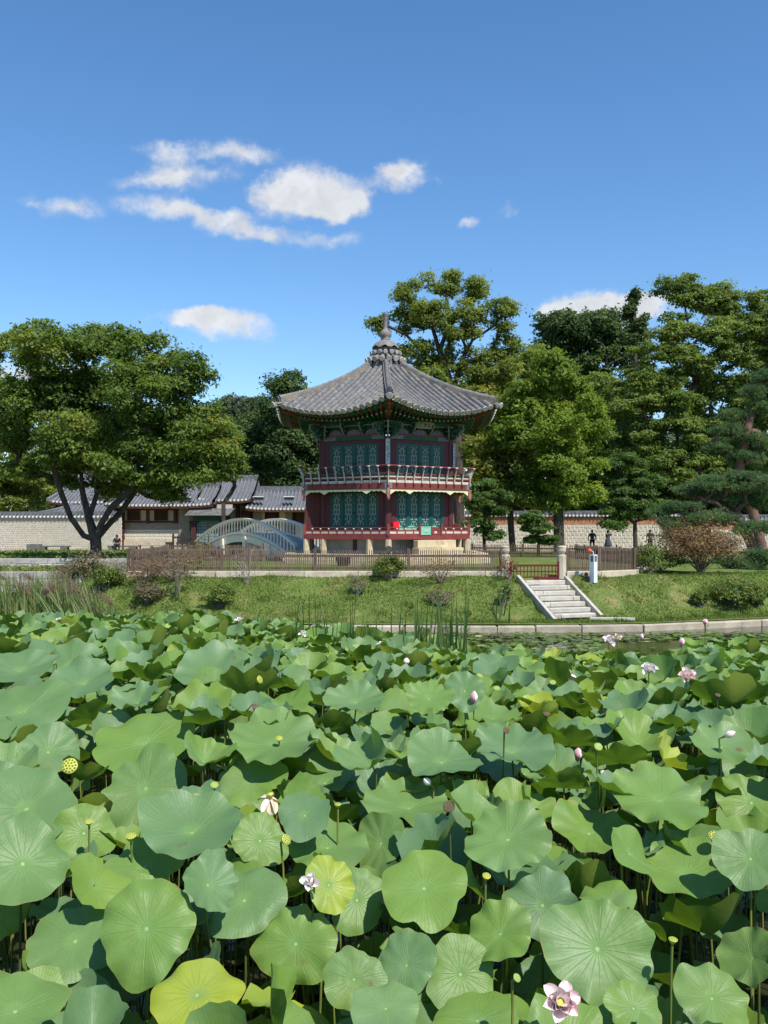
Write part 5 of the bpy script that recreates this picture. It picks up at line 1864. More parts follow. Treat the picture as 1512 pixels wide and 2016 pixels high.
    T = empty('back_court_wall', (P(540, 0, d).x, d, 1.6), 'dark shaded court wall with white tile tips behind the east wing roof', 'wall')
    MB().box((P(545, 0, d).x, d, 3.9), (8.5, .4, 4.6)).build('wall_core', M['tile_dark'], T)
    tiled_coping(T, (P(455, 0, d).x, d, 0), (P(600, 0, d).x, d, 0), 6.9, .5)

def vent(T, p):
    """small louvred roof vent"""
    MB().box(p + Vector((0, .15, .05)), (.75, .5, .25)).build('roof_vent', M['tile_dark'], T)
    MB().box(p + Vector((0, -.12, .20)), (.85, .2, .06)).build('vent_cap', M['tile_white'], T)
M['wall_brick_grey2'] = mat('wall_brick_grey2', (0.26, 0.22, 0.18), (0.34, 0.29, 0.24), 5.0, 0.9, 0.1)
M['mint2'] = mat('mint2', (0.35, 0.42, 0.36), (0.28, 0.36, 0.32), 5.0, 0.7)
build_halls()

# ================================================================== benches, wooden barrier
def bench(label, px0, px1, py, d):
    a, b = P(px0, py, d), P(px1, py, d)
    z = 1.66
    T = empty('stone_bench', ((a.x + b.x) / 2, d, z), label, 'bench', 'stone benches on the left bank')
    for X in (a.x + .3, b.x - .35):
        MB().box((X, d, z + .19), (.5, .5, .42)).build('bench_leg', M['bench_stone_shaded'], T)
    MB().box(((a.x + b.x) / 2, d, z + .44), (b.x - a.x, .52, .1)).build('seat', M['bench_stone_shaded'], T)
bench('empty shaded stone bench under the spreading tree before the left wall', 76, 137, 1080, 66)
bench('shaded stone bench right of the tree trunk with a person seated on it', 213, 272, 1080, 66)
MBX = MB().box((P(68, 0, 66.5).x, 66.5, 1.66 + .28), (.9, .7, .62))
e = MBX.build('stone_block', M['bench_stone_shaded']); tag(e, 'square shaded stone block at the left end of the empty bench', 'stone block')

def barrier():
    d = 64.0
    a, b = P(330, 1087, d), P(380, 1087, d)
    z = 1.6
    T = empty('wooden_barrier', ((a.x + b.x) / 2, d, z), 'dark brown wooden barrier frame at the far end of the bridge', 'barrier')
    xs = [a.x + (b.x - a.x) * f for f in (.22, .40, .58, .78, .97)]
    for i, X in enumerate(xs):
        MB().box((X, d, z + .72), (.12 if i % 2 == 0 else .07, .1, 1.44 if i % 2 == 0 else 1.1)).build('upright', M['wood_dark'], T)
    for zz in (.55, 1.15):
        MB().box(((a.x + b.x) / 2 + .15, d - .02, z + zz), (b.x - a.x - .35, .09, .11)).build('rail', M['wood_dark'], T)
    MB().box((a.x + .15, d - .1, z + .42), (.45, .3, .84)).build('bin', M['wood_dark'], T)
barrier()
def small_post(px, d, h, label):
    p = P(px, 1085, d); p.z = 1.58
    o = MB().box(p + Vector((0, 0, h / 2)), (.1, .1, h)).box(p + Vector((0, 0, h + .02)), (.14, .14, .05)).build('marker_post', M['wood_dark'])
    tag(o, label, 'post', 'marker posts along the wall paths')
small_post(276, 66, .55, 'short dark marker post right of the occupied bench')
small_post(1150.5, 71, .5, 'short dark marker post left of the standing man in shorts')
small_post(1213.5, 71, .5, 'short dark marker post right of the woman in the long dress')

# ================================================================== people
def skin_body(name, joints, edges, mat_, parent=None, loc=(0, 0, 0), root=0):
    me = bpy.data.meshes.new(name)
    me.from_pydata([j[:3] for j in joints], edges, [])
    o = bpy.data.objects.new(name, me)
    COL.objects.link(o)
    md = o.modifiers.new('skin', 'SKIN')
    md.use_smooth_shade = True
    sv = me.skin_vertices[0].data
    for i, j in enumerate(joints):
        r = j[3]
        sv[i].radius = (r, r) if not hasattr(r, '__len__') else r
        sv[i].use_root = (i == root)
    ss = o.modifiers.new('sub', 'SUBSURF'); ss.levels = 1; ss.render_levels = 2
    me.materials.append(mat_)
    if parent is not None:
        o.parent = parent
    return o

def person(label, loc, rotz, pose, cols, h=1.70, dress=False, shorts=False, bag=False):
    T = empty('person', loc, label, 'person')
    T.rotation_euler = (0, 0, rotz)
    T.scale = (h / 1.75,) * 3
    # joints in metres, facing -y
    J = pose['J']
    names = list(J.keys())
    idx = {n: i for i, n in enumerate(names)}
    joints = [J[n] for n in names]
    E = [(idx[a], idx[b]) for a, b in pose['E']]
    # fingers
    for s in ('L', 'R'):
        hv = Vector(J['hand' + s][:3]); wv = Vector(J['wri' + s][:3])
        d = (hv - wv).normalized(); sd = d.orthogonal().normalized(); nn = d.cross(sd)
        for q, (o, l) in enumerate(((-.03, .07), (-.01, .085), (.01, .08), (.03, .065))):
            b = len(joints)
            joints.append(tuple(hv + sd * o + d * l * .55 + nn * .008) + (.009,))
            joints.append(tuple(hv + sd * o * 1.2 + d * l + nn * .025) + (.008,))
            E += [(idx['hand' + s], b), (b, b + 1)]
        b = len(joints)
        joints.append(tuple(hv - sd * .05 + d * .01 + nn * .02) + (.011,)); joints.append(tuple(hv - sd * .065 + d * .045 + nn * .03) + (.009,))
        E += [(idx['wri' + s], b), (b, b + 1)]
    body = skin_body('body', joints, E, M['skin'], T, root=idx['pel'])
    hd = Vector(J['head'][:3])
    # face: nose, brows and ears are small bumps on the head
    fc = MB()
    fd = Vector(pose.get('face', (0, -1, 0))).normalized(); fs_ = Vector((-fd.y, fd.x, 0))
    fc.lathe(hd + fd * .095 + Vector((0, 0, -.005)), [(.0, -.03), (.02, -.012), (.008, .03), (0, .035)], 6)
    for s in (-1, 1):
        fc.lathe(hd + fs_ * s * .083, [(.0, -.03), (.018, -.01), (.02, .015), (0, .03)], 6)
    fc.build_local('face', M['skin'], T)
    ey = MB()
    for s in (-1, 1):
        ey.lathe(hd + fd * .088 + fs_ * s * .033 + Vector((0, 0, .02)), [(0, -.008), (.012, 0), (0, .008)], 6)
    ey.box(hd + fd * .093 + Vector((0, 0, -.05)), (.045, .012, .008))
    ey.build_local('eyes', M['hair'], T)
    ha = MB()
    hp = [(.100, -.02), (.108, .03), (.10, .075), (.07, .11), (.02, .125)] if not dress else [(.085, -.12), (.105, -.05), (.112, .03), (.10, .075), (.07, .11), (.02, .125)]
    ha.lathe(hd - fd * .02, hp, 12)
    ha.build_local('hair', cols['hair'], T)
    # clothing: skins a little larger than the body
    top = pose['top']
    jt = [(J[n][0], J[n][1], J[n][2], tuple(x + .018 for x in J[n][3]) if hasattr(J[n][3], '__len__') else J[n][3] + .018) for n in top]
    it = {n: i for i, n in enumerate(top)}
    et = [(it[a], it[b]) for a, b in pose['E'] if a in it and b in it]
    skin_body('shirt', jt, et, cols['top'], T, root=it.get('pel', 0))
    if dress:
        p = Vector(J['pel'][:3])
        sk = MB(); sk.lathe(Vector((p.x, p.y, 0)), [(.30, .42), (.29, .5), (.235, .75), (.185, .95), (.15, 1.06)], 14, lobes=7, lobe_amp=.05)
        sk.build_local('skirt', cols['bottom'], T)
    else:
        leg = ['pel', 'hipL', 'kneL'] + ([] if shorts else ['ankL']) + ['hipR', 'kneR'] + ([] if shorts else ['ankR'])
        jl = [(J[n][0], J[n][1], J[n][2] + (.12 if shorts and n.startswith('kne') else 0), tuple(x + .02 for x in J[n][3]) if hasattr(J[n][3], '__len__') else J[n][3] + .02) for n in leg]
        il = {n: i for i, n in enumerate(leg)}
        el = [(il[a], il[b]) for a, b in pose['E'] if a in il and b in il]
        skin_body('trousers' if not shorts else 'shorts', jl, el, cols['bottom'], T)
    for s in ('L', 'R'):
        f = Vector(J['ank' + s][:3]); tv = Vector(J['toe' + s][:3])
        sh = MB(); sh.bar(f + (f - tv) * .3 - Vector((0, 0, .03)), tv + (tv - f) * .25, .09, .07); sh.build_local('shoe', cols['shoe'], T)
    return T

def build_local(self, name, mtl, parent):
    o = bpy.data.objects.new(name, self.mesh(name, mtl)); COL.objects.link(o); o.parent = parent; return o
MB.build_local = build_local

EDG = [('pel', 'abd'), ('abd', 'che'), ('che', 'nec'), ('nec', 'head'), ('head', 'crown'), ('che', 'shoL'), ('shoL', 'elbL'), ('elbL', 'wriL'), ('wriL', 'handL'), ('che', 'shoR'), ('shoR', 'elbR'), ('elbR', 'wriR'), ('wriR', 'handR'),
       ('pel', 'hipL'), ('hipL', 'kneL'), ('kneL', 'ankL'), ('ankL', 'toeL'), ('pel', 'hipR'), ('hipR', 'kneR'), ('kneR', 'ankR'), ('ankR', 'toeR')]
TOP = ['pel', 'abd', 'che', 'shoL', 'elbL', 'shoR', 'elbR']
def stand(elL, wrL, haL, elR, wrR, haR, spread=.11):
    J = {'pel': (0, 0, .96, (.15, .11)), 'abd': (0, .0, 1.12, (.135, .10)), 'che': (0, .01, 1.34, (.165, .115)), 'nec': (0, .01, 1.50, .055), 'head': (0, -.01, 1.62, .085), 'crown': (0, -.01, 1.69, .07),
         'shoL': (.185, .01, 1.41, .062), 'elbL': elL + (.045,), 'wriL': wrL + (.032,), 'handL': haL + (.033,),
         'shoR': (-.185, .01, 1.41, .062), 'elbR': elR + (.045,), 'wriR': wrR + (.032,), 'handR': haR + (.033,),
         'hipL': (.095, 0, .90, .095), 'kneL': (spread, -.02, .50, .062), 'ankL': (spread + .02, .02, .09, .042), 'toeL': (spread + .05, -.12, .035, .038),
         'hipR': (-.095, 0, .90, .095), 'kneR': (-spread, -.02, .50, .062), 'ankR': (-spread - .02, .02, .09, .042), 'toeR': (-spread - .05, -.12, .035, .038)}
    return {'J': J, 'E': EDG, 'top': TOP}
ZF = 1.57
pose1 = stand((.30, .04, 1.16), (.27, -.12, .98), (.24, -.18, .92), (-.30, .04, 1.16), (-.26, -.12, .98), (-.23, -.18, .92), .13)
person('man in grey T-shirt and dark shorts standing with legs apart before the wall', (P(1166, 1085, 70.5).x, 70.5, ZF), PI, pose1, {'hair': M['hair'], 'top': M['cloth_grey'], 'bottom': M['cloth_dark'], 'shoe': M['cloth_dark']}, 1.72, shorts=True)
pose2 = stand((.26, -.14, 1.32), (.10, -.24, 1.52), (.06, -.26, 1.58), (-.30, -.10, 1.36), (-.13, -.24, 1.50), (-.08, -.26, 1.56), .08)
person('woman in a long blue-grey dress raising both hands to her face', (P(1197, 1085, 70.5).x, 70.5, ZF), math.radians(25), pose2, {'hair': M['hair'], 'top': M['cloth_blue'], 'bottom': M['cloth_blue'], 'shoe': M['cloth_dark']}, 1.70, dress=True)
pose3 = stand((.29, .02, 1.17), (.12, -.22, 1.15), (.03, -.24, 1.17), (-.27, .05, 1.14), (-.27, -.02, .90), (-.27, -.03, .83), .10)
person('person in dark patterned shirt and trousers holding one arm bent, right of the small tree', (P(1280, 1085, 70.5).x, 70.5, ZF), math.radians(-15), pose3, {'hair': M['hair'], 'top': M['cloth_camo'], 'bottom': M['cloth_camo'], 'shoe': M['cloth_dark']}, 1.74)
JS = {'pel': (0, .05, .56, (.15, .12)), 'abd': (0, .0, .72, (.135, .11)), 'che': (0, -.10, .92, (.165, .12)), 'nec': (0, -.16, 1.06, .055), 'head': (0, -.21, 1.17, .085), 'crown': (0, -.22, 1.24, .07),
      'shoL': (.185, -.11, .98, .062), 'elbL': (.25, -.22, .73, .045), 'wriL': (.12, -.42, .66, .032), 'handL': (.06, -.46, .66, .033),
      'shoR': (-.185, -.11, .98, .062), 'elbR': (-.25, -.22, .73, .045), 'wriR': (-.12, -.42, .66, .032), 'handR': (-.06, -.46, .66, .033),
      'hipL': (.10, .0, .55, .095), 'kneL': (.16, -.42, .56, .065), 'ankL': (.15, -.40, .10, .042), 'toeL': (.17, -.54, .04, .038),
      'hipR': (-.10, .0, .55, .095), 'kneR': (-.16, -.42, .56, .065), 'ankR': (-.15, -.36, .10, .042), 'toeR': (-.17, -.50, .04, .038)}
person('person in dark clothes sitting hunched on the stone bench by the tree', (P(231, 1085, 65.9).x, 65.85, 1.66), math.radians(12), {'J': JS, 'E': EDG, 'top': TOP}, {'hair': M['hair'], 'top': M['cloth_dark'], 'bottom': M['cloth_grey'], 'shoe': M['cloth_dark']}, 1.72)
# ================================================================== vegetation
def unit(v): return v / np.maximum(np.linalg.norm(v, axis=-1, keepdims=True), 1e-9)

def leaf_quads(Pn, Nn, size, aspect, rng, fold=0.0):
    """one diamond-ish quad per leaf; returns V, F"""
    n = len(Pn)
    rv = unit(rng.normal(size=(n, 3)))
    t = unit(np.cross(Nn, rv)); b = np.cross(Nn, t)
    s = size * rng.uniform(.65, 1.35, size=(n, 1))
    t = t * s; b = b * s * aspect
    V = np.stack([Pn - t, Pn - b * .9 + t * .15 - Nn * s * fold, Pn + t, Pn + b * .9 + t * .15 - Nn * s * fold], axis=1).reshape(-1, 3)
    F_ = np.arange(n * 4).reshape(n, 4)
    return V, F_

def needle_tufts(Pn, Nn, L, rng, k=7, w=.012):
    n = len(Pn)
    d = unit(Nn[:, None, :] * .55 + rng.normal(size=(n, k, 3)) * .62 + np.array([0, 0, .25]))
    rv = unit(rng.normal(size=(n, k, 3)))
    t = unit(np.cross(d, rv)) * w
    p = Pn[:, None, :]
    ln = L * rng.uniform(.7, 1.2, size=(n, k, 1))
    V = np.stack([p - t + d * 0, p + t + d * 0, p + d * ln], axis=2).reshape(-1, 3)
    return V, np.arange(n * k * 3).reshape(-1, 3)

class Skeleton:
    def __init__(self, pts):
        self.p = [np.array(q, float) for q in pts]
        self.par = [-1] + list(range(len(pts) - 1))
    def grow(self, target, rng, wig=.12, steps=4, lowbias=.35):
        arr = np.array(self.p)
        d = np.linalg.norm(arr - target, axis=1)
        # prefer nodes that lie below the target and nearer the trunk
        cost = d + lowbias * np.maximum(0, arr[:, 2] - target[2] + .3) * 2
        i = int(np.argmin(cost))
        a = self.p[i]
        L = np.linalg.norm(target - a)
        if L < .25: return i
        side_ = rng.normal(size=3) * wig * L
        prev = i
        for s in range(1, steps + 1):
            f = s / steps
            q = a + (target - a) * f + side_ * math.sin(PI * f) + np.array([0, 0, .12 * L * math.sin(PI * f)])
            self.p.append(q); self.par.append(prev); prev = len(self.p) - 1
        return prev
    def mesh(self, name, mt, org, r0, rtip=.018, expo=.46, n=6, trunk_r=None):
        cnt = np.ones(len(self.p))
        for i in range(len(self.p) - 1, 0, -1): cnt[self.par[i]] += cnt[i]
        rad = rtip + (r0 - rtip) * (cnt / cnt[0]) ** expo
        if trunk_r is not None:
            for i, r in enumerate(trunk_r): rad[i] = max(rad[i], r)
        mb = MB()
        kids = {}
        for i, q in enumerate(self.par):
            if q >= 0: kids.setdefault(q, []).append(i)
        # follow chains
        started = set()
        def chain(i, first_parent):
            pts = []; rr = []
            if first_parent is not None:
                pts.append(self.p[first_parent]); rr.append(min(rad[first_parent], rad[i] * 1.25))
            while True:
                pts.append(self.p[i]); rr.append(rad[i])
                ks = kids.get(i, [])
                if not ks: break
                ks = sorted(ks, key=lambda q: -rad[q])
                for q in ks[1:]: stack.append((q, i))
                i = ks[0]
            if len(pts) > 1: mb.tube(pts, rr, n if rr[0] > .06 else 4, cap=False)
        stack = [(0, None)]
        while stack:
            i, fp = stack.pop()
            chain(i, fp)
        return mb.mesh(name, mt, org)

def tree(name, label, base, trunk, blobs, mt_leaf, nleaf, leaf=.2, clump=1.1, flat=.5, nclump=90, seed=1, cat='tree', group=None, r0=.3, bark='bark', aspect=.55, shell=.4,
         kind='leaf', upbias=.5, limbs=None, rtip=.018, branches=True, wig=.12, spread=1.0, dens_pow=1.0, trunk_r=None, tone_bias=0.0):
    """trunk: list of points; blobs: (centre, (rx, ry, rz)) ellipsoids that the crown fills"""
    rng = np.random.default_rng(seed)
    if kind == 'leaf': nleaf = int(nleaf * 2.2); leaf *= .80; clump *= .76; nclump = int(nclump * 1.6)
    else: nleaf = int(nleaf * 1.5)
    base = Vector(base)
    T = empty(name, base, label, cat, group)
    sk = Skeleton(trunk)
    if limbs:
        for lm in limbs:
            prev = None
            for j, q in enumerate(lm):
                q = np.array(q, float)
                if j == 0:
                    arr = np.array(sk.p); prev = int(np.argmin(np.linalg.norm(arr - q, axis=1)))
                else:
                    sk.p.append(q); sk.par.append(prev); prev = len(sk.p) - 1
    vol = np.array([(b[1][0] * b[1][1] * b[1][2]) ** .67 for b in blobs]); vol /= vol.sum()
    centres = []; rads = []
    for (c, r), f in zip(blobs, vol):
        k = max(3, int(round(nclump * f)))
        d = unit(rng.normal(size=(k, 3)))
        rf = rng.uniform(shell, 1.0, size=(k, 1)) ** .7
        # keep clumps inside the blob outline
        rr = np.array(r) - np.array([clump, clump, clump * flat]) * .55
        rr = np.maximum(rr, np.array(r) * .35)
        centres.append(np.array(c) + d * rf * rr)
        rads.append(np.full(k, clump) * rng.uniform(.65, 1.25, size=k))
    centres = np.concatenate(centres); rads = np.concatenate(rads)
    order = np.argsort(np.linalg.norm(centres - np.array(trunk[-1]), axis=1))
    centres = centres[order]; rads = rads[order]
    if branches:
        for c in centres:
            sk.grow(c - np.array([0, 0, .15]), rng, wig)
    me = sk.mesh('trunk', M[bark], base, r0, rtip, trunk_r=trunk_r)
    link('trunk', me, T, base)
    w = rads ** 2; w /= w.sum()
    ids = rng.choice(len(centres), size=nleaf, p=w)
    d = unit(rng.normal(size=(nleaf, 3)) + np.array([0, 0, upbias * .6]))
    # lumpy clump surface
    ph = rng.uniform(0, 6.28, size=(len(centres), 3))
    lump = 1 + .22 * np.sin(d[:, 0] * 5 + ph[ids, 0]) + .22 * np.sin(d[:, 1] * 5 + ph[ids, 1]) + .15 * np.sin(d[:, 2] * 7 + ph[ids, 2])
    rad = rng.uniform(.35, 1.0, size=nleaf) ** .5 * lump
    rad = np.where(rng.uniform(size=nleaf) < .07, rad * rng.uniform(1.1, 1.7, size=nleaf), rad)
    Pn = centres[ids] + d * (rad * rads[ids])[:, None] * np.array([1, 1, flat]) * spread
    Nn = unit(d * .7 + np.array([0, 0, upbias]) + rng.normal(size=(nleaf, 3)) * .45)
    ctone = rng.uniform(0, 1, size=len(centres))
    tone = np.clip(.25 + .3 * ctone[ids] + rng.normal(size=nleaf) * .16 + tone_bias, 0, 1)
    Pl = Pn - np.array(base)
    if kind == 'leaf':
        V, F_ = leaf_quads(Pl, Nn, leaf, aspect, rng, .1)
        me = npmesh('crown', V, 4, F_, M[mt_leaf], tone=tone)
    else:
        V, F_ = needle_tufts(Pl, Nn, leaf, rng, 9, .011)
        me = npmesh('crown', V, 3, F_, M[mt_leaf], tone=np.repeat(tone, 9))
    link('crown', me, T, base)
    return T

def blob(px, py, rx, rz, d, dd=0.0, ry=None):
    """ellipsoid by its outline in the photo and its distance"""
    c = P(px, py, d + dd)
    k = (d + dd) / F
    return (tuple(c), (rx * k, (ry if ry else (rx + rz) / 2) * k, rz * k))

def col(px, py, d, dd=0.0): return tuple(P(px, py, d + dd))

# ---- spreading tree at left
D = 50.0
tree('spreading_tree', 'large spreading tree with several dark stems at the left of the photo', P(188, 1112, D),
     [col(190, 1115, D), col(189, 1095, D), col(189, 1075, D), col(188, 1062, D)],
     [blob(105, 690, 88, 72, D, -.8), blob(195, 668, 62, 42, D, .5), blob(275, 690, 78, 48, D, 0), blob(355, 735, 82, 56, D, -.5), blob(65, 785, 95, 70, D, 0), blob(160, 780, 70, 60, D, 1.5),
      blob(265, 775, 90, 66, D, -1.6), blob(385, 810, 70, 66, D, .4), blob(150, 862, 92, 66, D, -1.4), blob(330, 858, 104, 66, D, -.8), blob(425, 868, 52, 52, D, 1.0), blob(235, 915, 110, 52, D, -1.0), blob(118, 905, 60, 30, D, .5),
      blob(350, 930, 60, 34, D, -.6), blob(20, 850, 60, 70, D, 1), blob(200, 840, 80, 60, D, 2.5), blob(-40, 800, 70, 80, D, 2), blob(300, 955, 66, 34, D, .3), blob(215, 962, 60, 26, D, 1.2), blob(340, 972, 46, 20, D, .8), blob(130, 948, 50, 22, D, 1.0), blob(420, 925, 56, 30, D, .6), blob(60, 925, 50, 26, D, 1.4)],
     'lf_zelkova', 56000, .135, 1.08, .52, 230, seed=3, r0=.34, trunk_r=[.42, .36, .33, .31],
     limbs=[[col(188, 1062, D), col(165, 1055, D), col(140, 1020, D, -.3), col(122, 975, D, -.5), col(108, 930, D, -.6)],
            [col(188, 1062, D), col(175, 1020, D, .3), col(165, 980, D, .4), col(160, 935, D, .5), col(170, 890, D, .6)],
            [col(188, 1062, D), col(200, 1030, D), col(218, 1000, D, -.2), col(246, 975, D, -.4), col(275, 945, D, -.5), col(310, 905, D, -.6)],
            [col(188, 1062, D), col(212, 1035, D, .5), col(240, 1005, D, .8), col(270, 960, D, 1.2)],
            [col(175, 1020, D, .3), col(190, 975, D, .6), col(186, 925, D, .8), col(200, 860, D, 1)]])
# leafy neighbours at left
D = 88
tree('side_tree', 'bright green tree at the left edge below the spreading tree', P(-40, 1080, D), [col(-30, 1080, D), col(-25, 1000, D), col(-20, 950, D)],
     [blob(20, 690, 52, 46, D), blob(-10, 760, 70, 60, D), blob(40, 880, 80, 60, D), blob(-20, 860, 80, 90, D), blob(60, 800, 60, 55, D, 1)], 'lf_sparse', 15000, .19, 1.25, .5, 70, seed=8, r0=.3)
D = 84
tree('pale_shrub_tree', 'pale green bushy tree behind the left wall', P(50, 1040, D), [col(50, 1050, D), col(50, 1000, D)],
     [blob(20, 965, 70, 50, D), blob(80, 955, 42, 42, D), blob(50, 940, 70, 42, D, 2), blob(-60, 950, 70, 60, D)], 'lf_sparse', 16000, .17, 1.0, .75, 70, seed=9, r0=.25)
D = 64
tree('side_tree', 'yellow-green tree right behind the spreading tree', P(440, 1060, D), [col(440, 1060, D), col(440, 990, D)],
     [blob(440, 870, 45, 50, D), blob(430, 920, 55, 30, D), blob(400, 935, 50, 22, D), blob(455, 900, 30, 40, D)], 'lf_sparse', 7000, .17, .95, .45, 40, seed=10, r0=.16)
# dark wood behind the gate hall
D = 100
tree('dark_tree', 'tall dark tree just left of the pavilion roof', P(570, 1040, D), [col(570, 1060, D), col(570, 950, D), col(568, 850, D)],
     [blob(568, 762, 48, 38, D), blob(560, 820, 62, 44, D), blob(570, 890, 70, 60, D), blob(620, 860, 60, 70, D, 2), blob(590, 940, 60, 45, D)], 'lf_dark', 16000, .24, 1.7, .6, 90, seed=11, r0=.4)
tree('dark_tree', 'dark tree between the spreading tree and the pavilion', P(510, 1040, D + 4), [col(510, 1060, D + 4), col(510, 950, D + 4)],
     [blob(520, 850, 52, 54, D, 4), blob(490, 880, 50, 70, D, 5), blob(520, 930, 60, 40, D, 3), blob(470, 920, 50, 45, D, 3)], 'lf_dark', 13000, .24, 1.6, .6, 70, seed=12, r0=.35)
D = 150
for i, (px, py, rx, rz) in enumerate(((455, 815, 42, 36), (500, 806, 38, 34), (555, 830, 60, 50))):
    tree('hill_tree', ['distant green tree right of the spreading tree crown', 'distant green tree nearest the tall dark tree', 'distant tree behind the tall dark tree'][i],
         P(px, 1030, D + i * 3), [col(px, 1050, D + i * 3), col(px, py + rz, D + i * 3)], [blob(px, py, rx, rz, D + i * 3), blob(px, py + rz * 1.5, rx * 1.1, rz * 1.6, D + i * 3)], 'lf_hill', 5000, .38, 2.4, .7, 34, seed=20 + i, r0=.4, group='far trees beyond the halls')

# ---- tall sparse tree behind the pavilion roof
D = 84
tree('tall_sparse_tree', 'tall airy tree with dark crooked branches rising behind the pavilion roof', P(905, 1060, D), [col(905, 1075, D), col(903, 950, D), col(898, 850, D), col(890, 780, D), col(880, 735, D)],
     [blob(805, 575, 40, 30, D), blob(870, 560, 52, 28, D, 1), blob(935, 575, 40, 30, D), blob(985, 625, 46, 40, D, -1), blob(745, 640, 34, 20, D, 1), blob(800, 630, 52, 30, D, 1.5), blob(840, 615, 45, 35, D, -1.2),
      blob(905, 640, 60, 46, D, -1), blob(1000, 690, 40, 36, D, .5), blob(825, 700, 55, 32, D), blob(895, 715, 60, 40, D, 1), blob(960, 720, 60, 46, D), blob(930, 780, 70, 44, D, 1), blob(850, 745, 50, 26, D, -1), blob(990, 780, 60, 50, D, 2), blob(940, 870, 80, 60, D, 2)],
     'lf_sparse', 38000, .16, 1.0, .66, 230, seed=31, r0=.5, rtip=.03, wig=.2, bark='bark',
     limbs=[[col(880, 735, D), col(865, 690, D), col(850, 640, D), col(825, 600, D), col(800, 570, D)], [col(890, 780, D), col(905, 720, D), col(930, 670, D), col(975, 640, D), col(1000, 610, D)],
            [col(865, 690, D), col(885, 640, D), col(880, 590, D), col(872, 550, D)], [col(880, 735, D), col(840, 700, D), col(800, 660, D), col(760, 640, D)], [col(905, 720, D), col(950, 700, D), col(1000, 700, D)]])
tree('olive_tree', 'olive-green tree filling the space between the airy tree and the bright tree', P(985, 1060, 90), [col(985, 1075, 90), col(985, 900, 90), col(985, 800, 90)],
     [blob(985, 770, 70, 56, 90), blob(1040, 790, 60, 60, 90, 1), blob(940, 830, 66, 60, 90), blob(1010, 860, 80, 60, 90), blob(1060, 720, 44, 44, 90, 2), blob(1000, 930, 80, 56, 90)], 'lf_sparse', 20000, .2, 1.15, .6, 120, seed=71, r0=.35)
tree('olive_tree', 'olive-green tree filling the space between the bright tree and the biggest tree', P(1200, 1060, 88), [col(1200, 1075, 88), col(1200, 900, 88), col(1200, 820, 88)],
     [blob(1190, 780, 60, 50, 88), blob(1240, 830, 66, 56, 88), blob(1180, 860, 66, 56, 88), blob(1220, 910, 80, 50, 88), blob(1300, 760, 60, 50, 88, 2), blob(1160, 940, 60, 44, 88)], 'lf_big', 20000, .2, 1.15, .5, 120, seed=72, r0=.35)
# ---- dark round tree on the skyline
D = 100
tree('dark_round_tree', 'dark green rounded tree on the skyline between the airy tree and the big right tree', P(1150, 1040, D), [col(1150, 1050, D), col(1150, 900, D), col(1148, 780, D)],
     [blob(1145, 662, 92, 54, D, 1), blob(1110, 655, 66, 52, D), blob(1175, 660, 70, 50, D, 1), blob(1230, 690, 60, 50, D), blob(1140, 730, 100, 60, D), blob(1220, 770, 90, 60, D, 1), blob(1060, 720, 40, 46, D)],
     'lf_dark', 26000, .26, 1.6, .66, 130, seed=33, r0=.5, shell=.15)
tree('slender_tree', 'slender leafy spire of a tree rising against the cloud', P(1252, 1040, 92), [col(1252, 1050, 92), col(1252, 800, 92), col(1250, 690, 92), col(1248, 600, 92), col(1252, 575, 92)],
     [blob(1250, 585, 16, 18, 92), blob(1240, 610, 20, 18, 92), blob(1258, 630, 20, 18, 92), blob(1250, 660, 30, 22, 92)], 'lf_dark', 2600, .2, .7, .8, 26, seed=34, r0=.22, rtip=.025)
# ---- bright tree mid right
D = 62
tree('bright_tree', 'bright fresh green tree right of the pavilion with a straight dark trunk', P(1101, 1085, D), [col(1101, 1086, D), col(1100, 1040, D), col(1099, 1000, D), col(1098, 930, D), col(1095, 850, D)],
     [blob(1085, 730, 44, 42, D), blob(1040, 790, 70, 46, D, .5), blob(1120, 780, 72, 46, D), blob(1090, 840, 100, 52, D, -.8), blob(1020, 860, 62, 50, D, .8), blob(1160, 830, 56, 46, D, .5), blob(1090, 910, 80, 46, D, -.5), blob(1110, 960, 52, 34, D), blob(1040, 930, 40, 34, D, .6), blob(1150, 900, 50, 44, D, 1), blob(1100, 985, 60, 24, D), blob(1050, 980, 44, 24, D, .5), blob(1150, 968, 46, 28, D, .6)],
     'lf_bright', 34000, .15, 1.0, .65, 140, seed=35, r0=.3, trunk_r=[.38, .35, .33, .26, .2])
# ---- yellowish trees just right of the pavilion
D = 63
tree('yellow_green_tree', 'yellowing tree right behind the balcony of the pavilion', P(1008, 1085, D), [col(1010, 1086, D), col(1006, 1040, D), col(1004, 990, D)],
     [blob(960, 800, 62, 44, D, 2), blob(975, 870, 66, 46, D, 1), blob(1010, 920, 70, 34, D), blob(960, 930, 46, 40, D, 1), blob(950, 985, 40, 40, D), blob(1010, 980, 56, 34, D), blob(1000, 840, 60, 40, D, 2)], 'lf_yellowish', 16000, .17, .95, .55, 100, seed=36, r0=.22)
D = 58
tree('dark_maple', 'small dark shrubby maple beside the pavilion deck', P(955, 1092, D), [col(955, 1095, D), col(952, 1050, D)],
     [blob(945, 1035, 34, 16, D), blob(968, 1000, 36, 16, D), blob(935, 985, 26, 18, D), blob(975, 1055, 26, 12, D), blob(955, 960, 34, 16, D, .8), blob(985, 975, 30, 14, D)], 'lf_maple', 6000, .13, .5, .42, 60, seed=37, r0=.1)
tree('dark_maple', 'low dark maple between the bright tree trunk and the left gatepost', P(1060, 1092, D), [col(1060, 1095, D), col(1060, 1068, D)],
     [blob(1058, 1040, 36, 16, D), blob(1070, 1062, 34, 12, D), blob(1045, 1020, 28, 18, D)], 'lf_maple', 3600, .13, .5, .35, 36, seed=38, r0=.08)
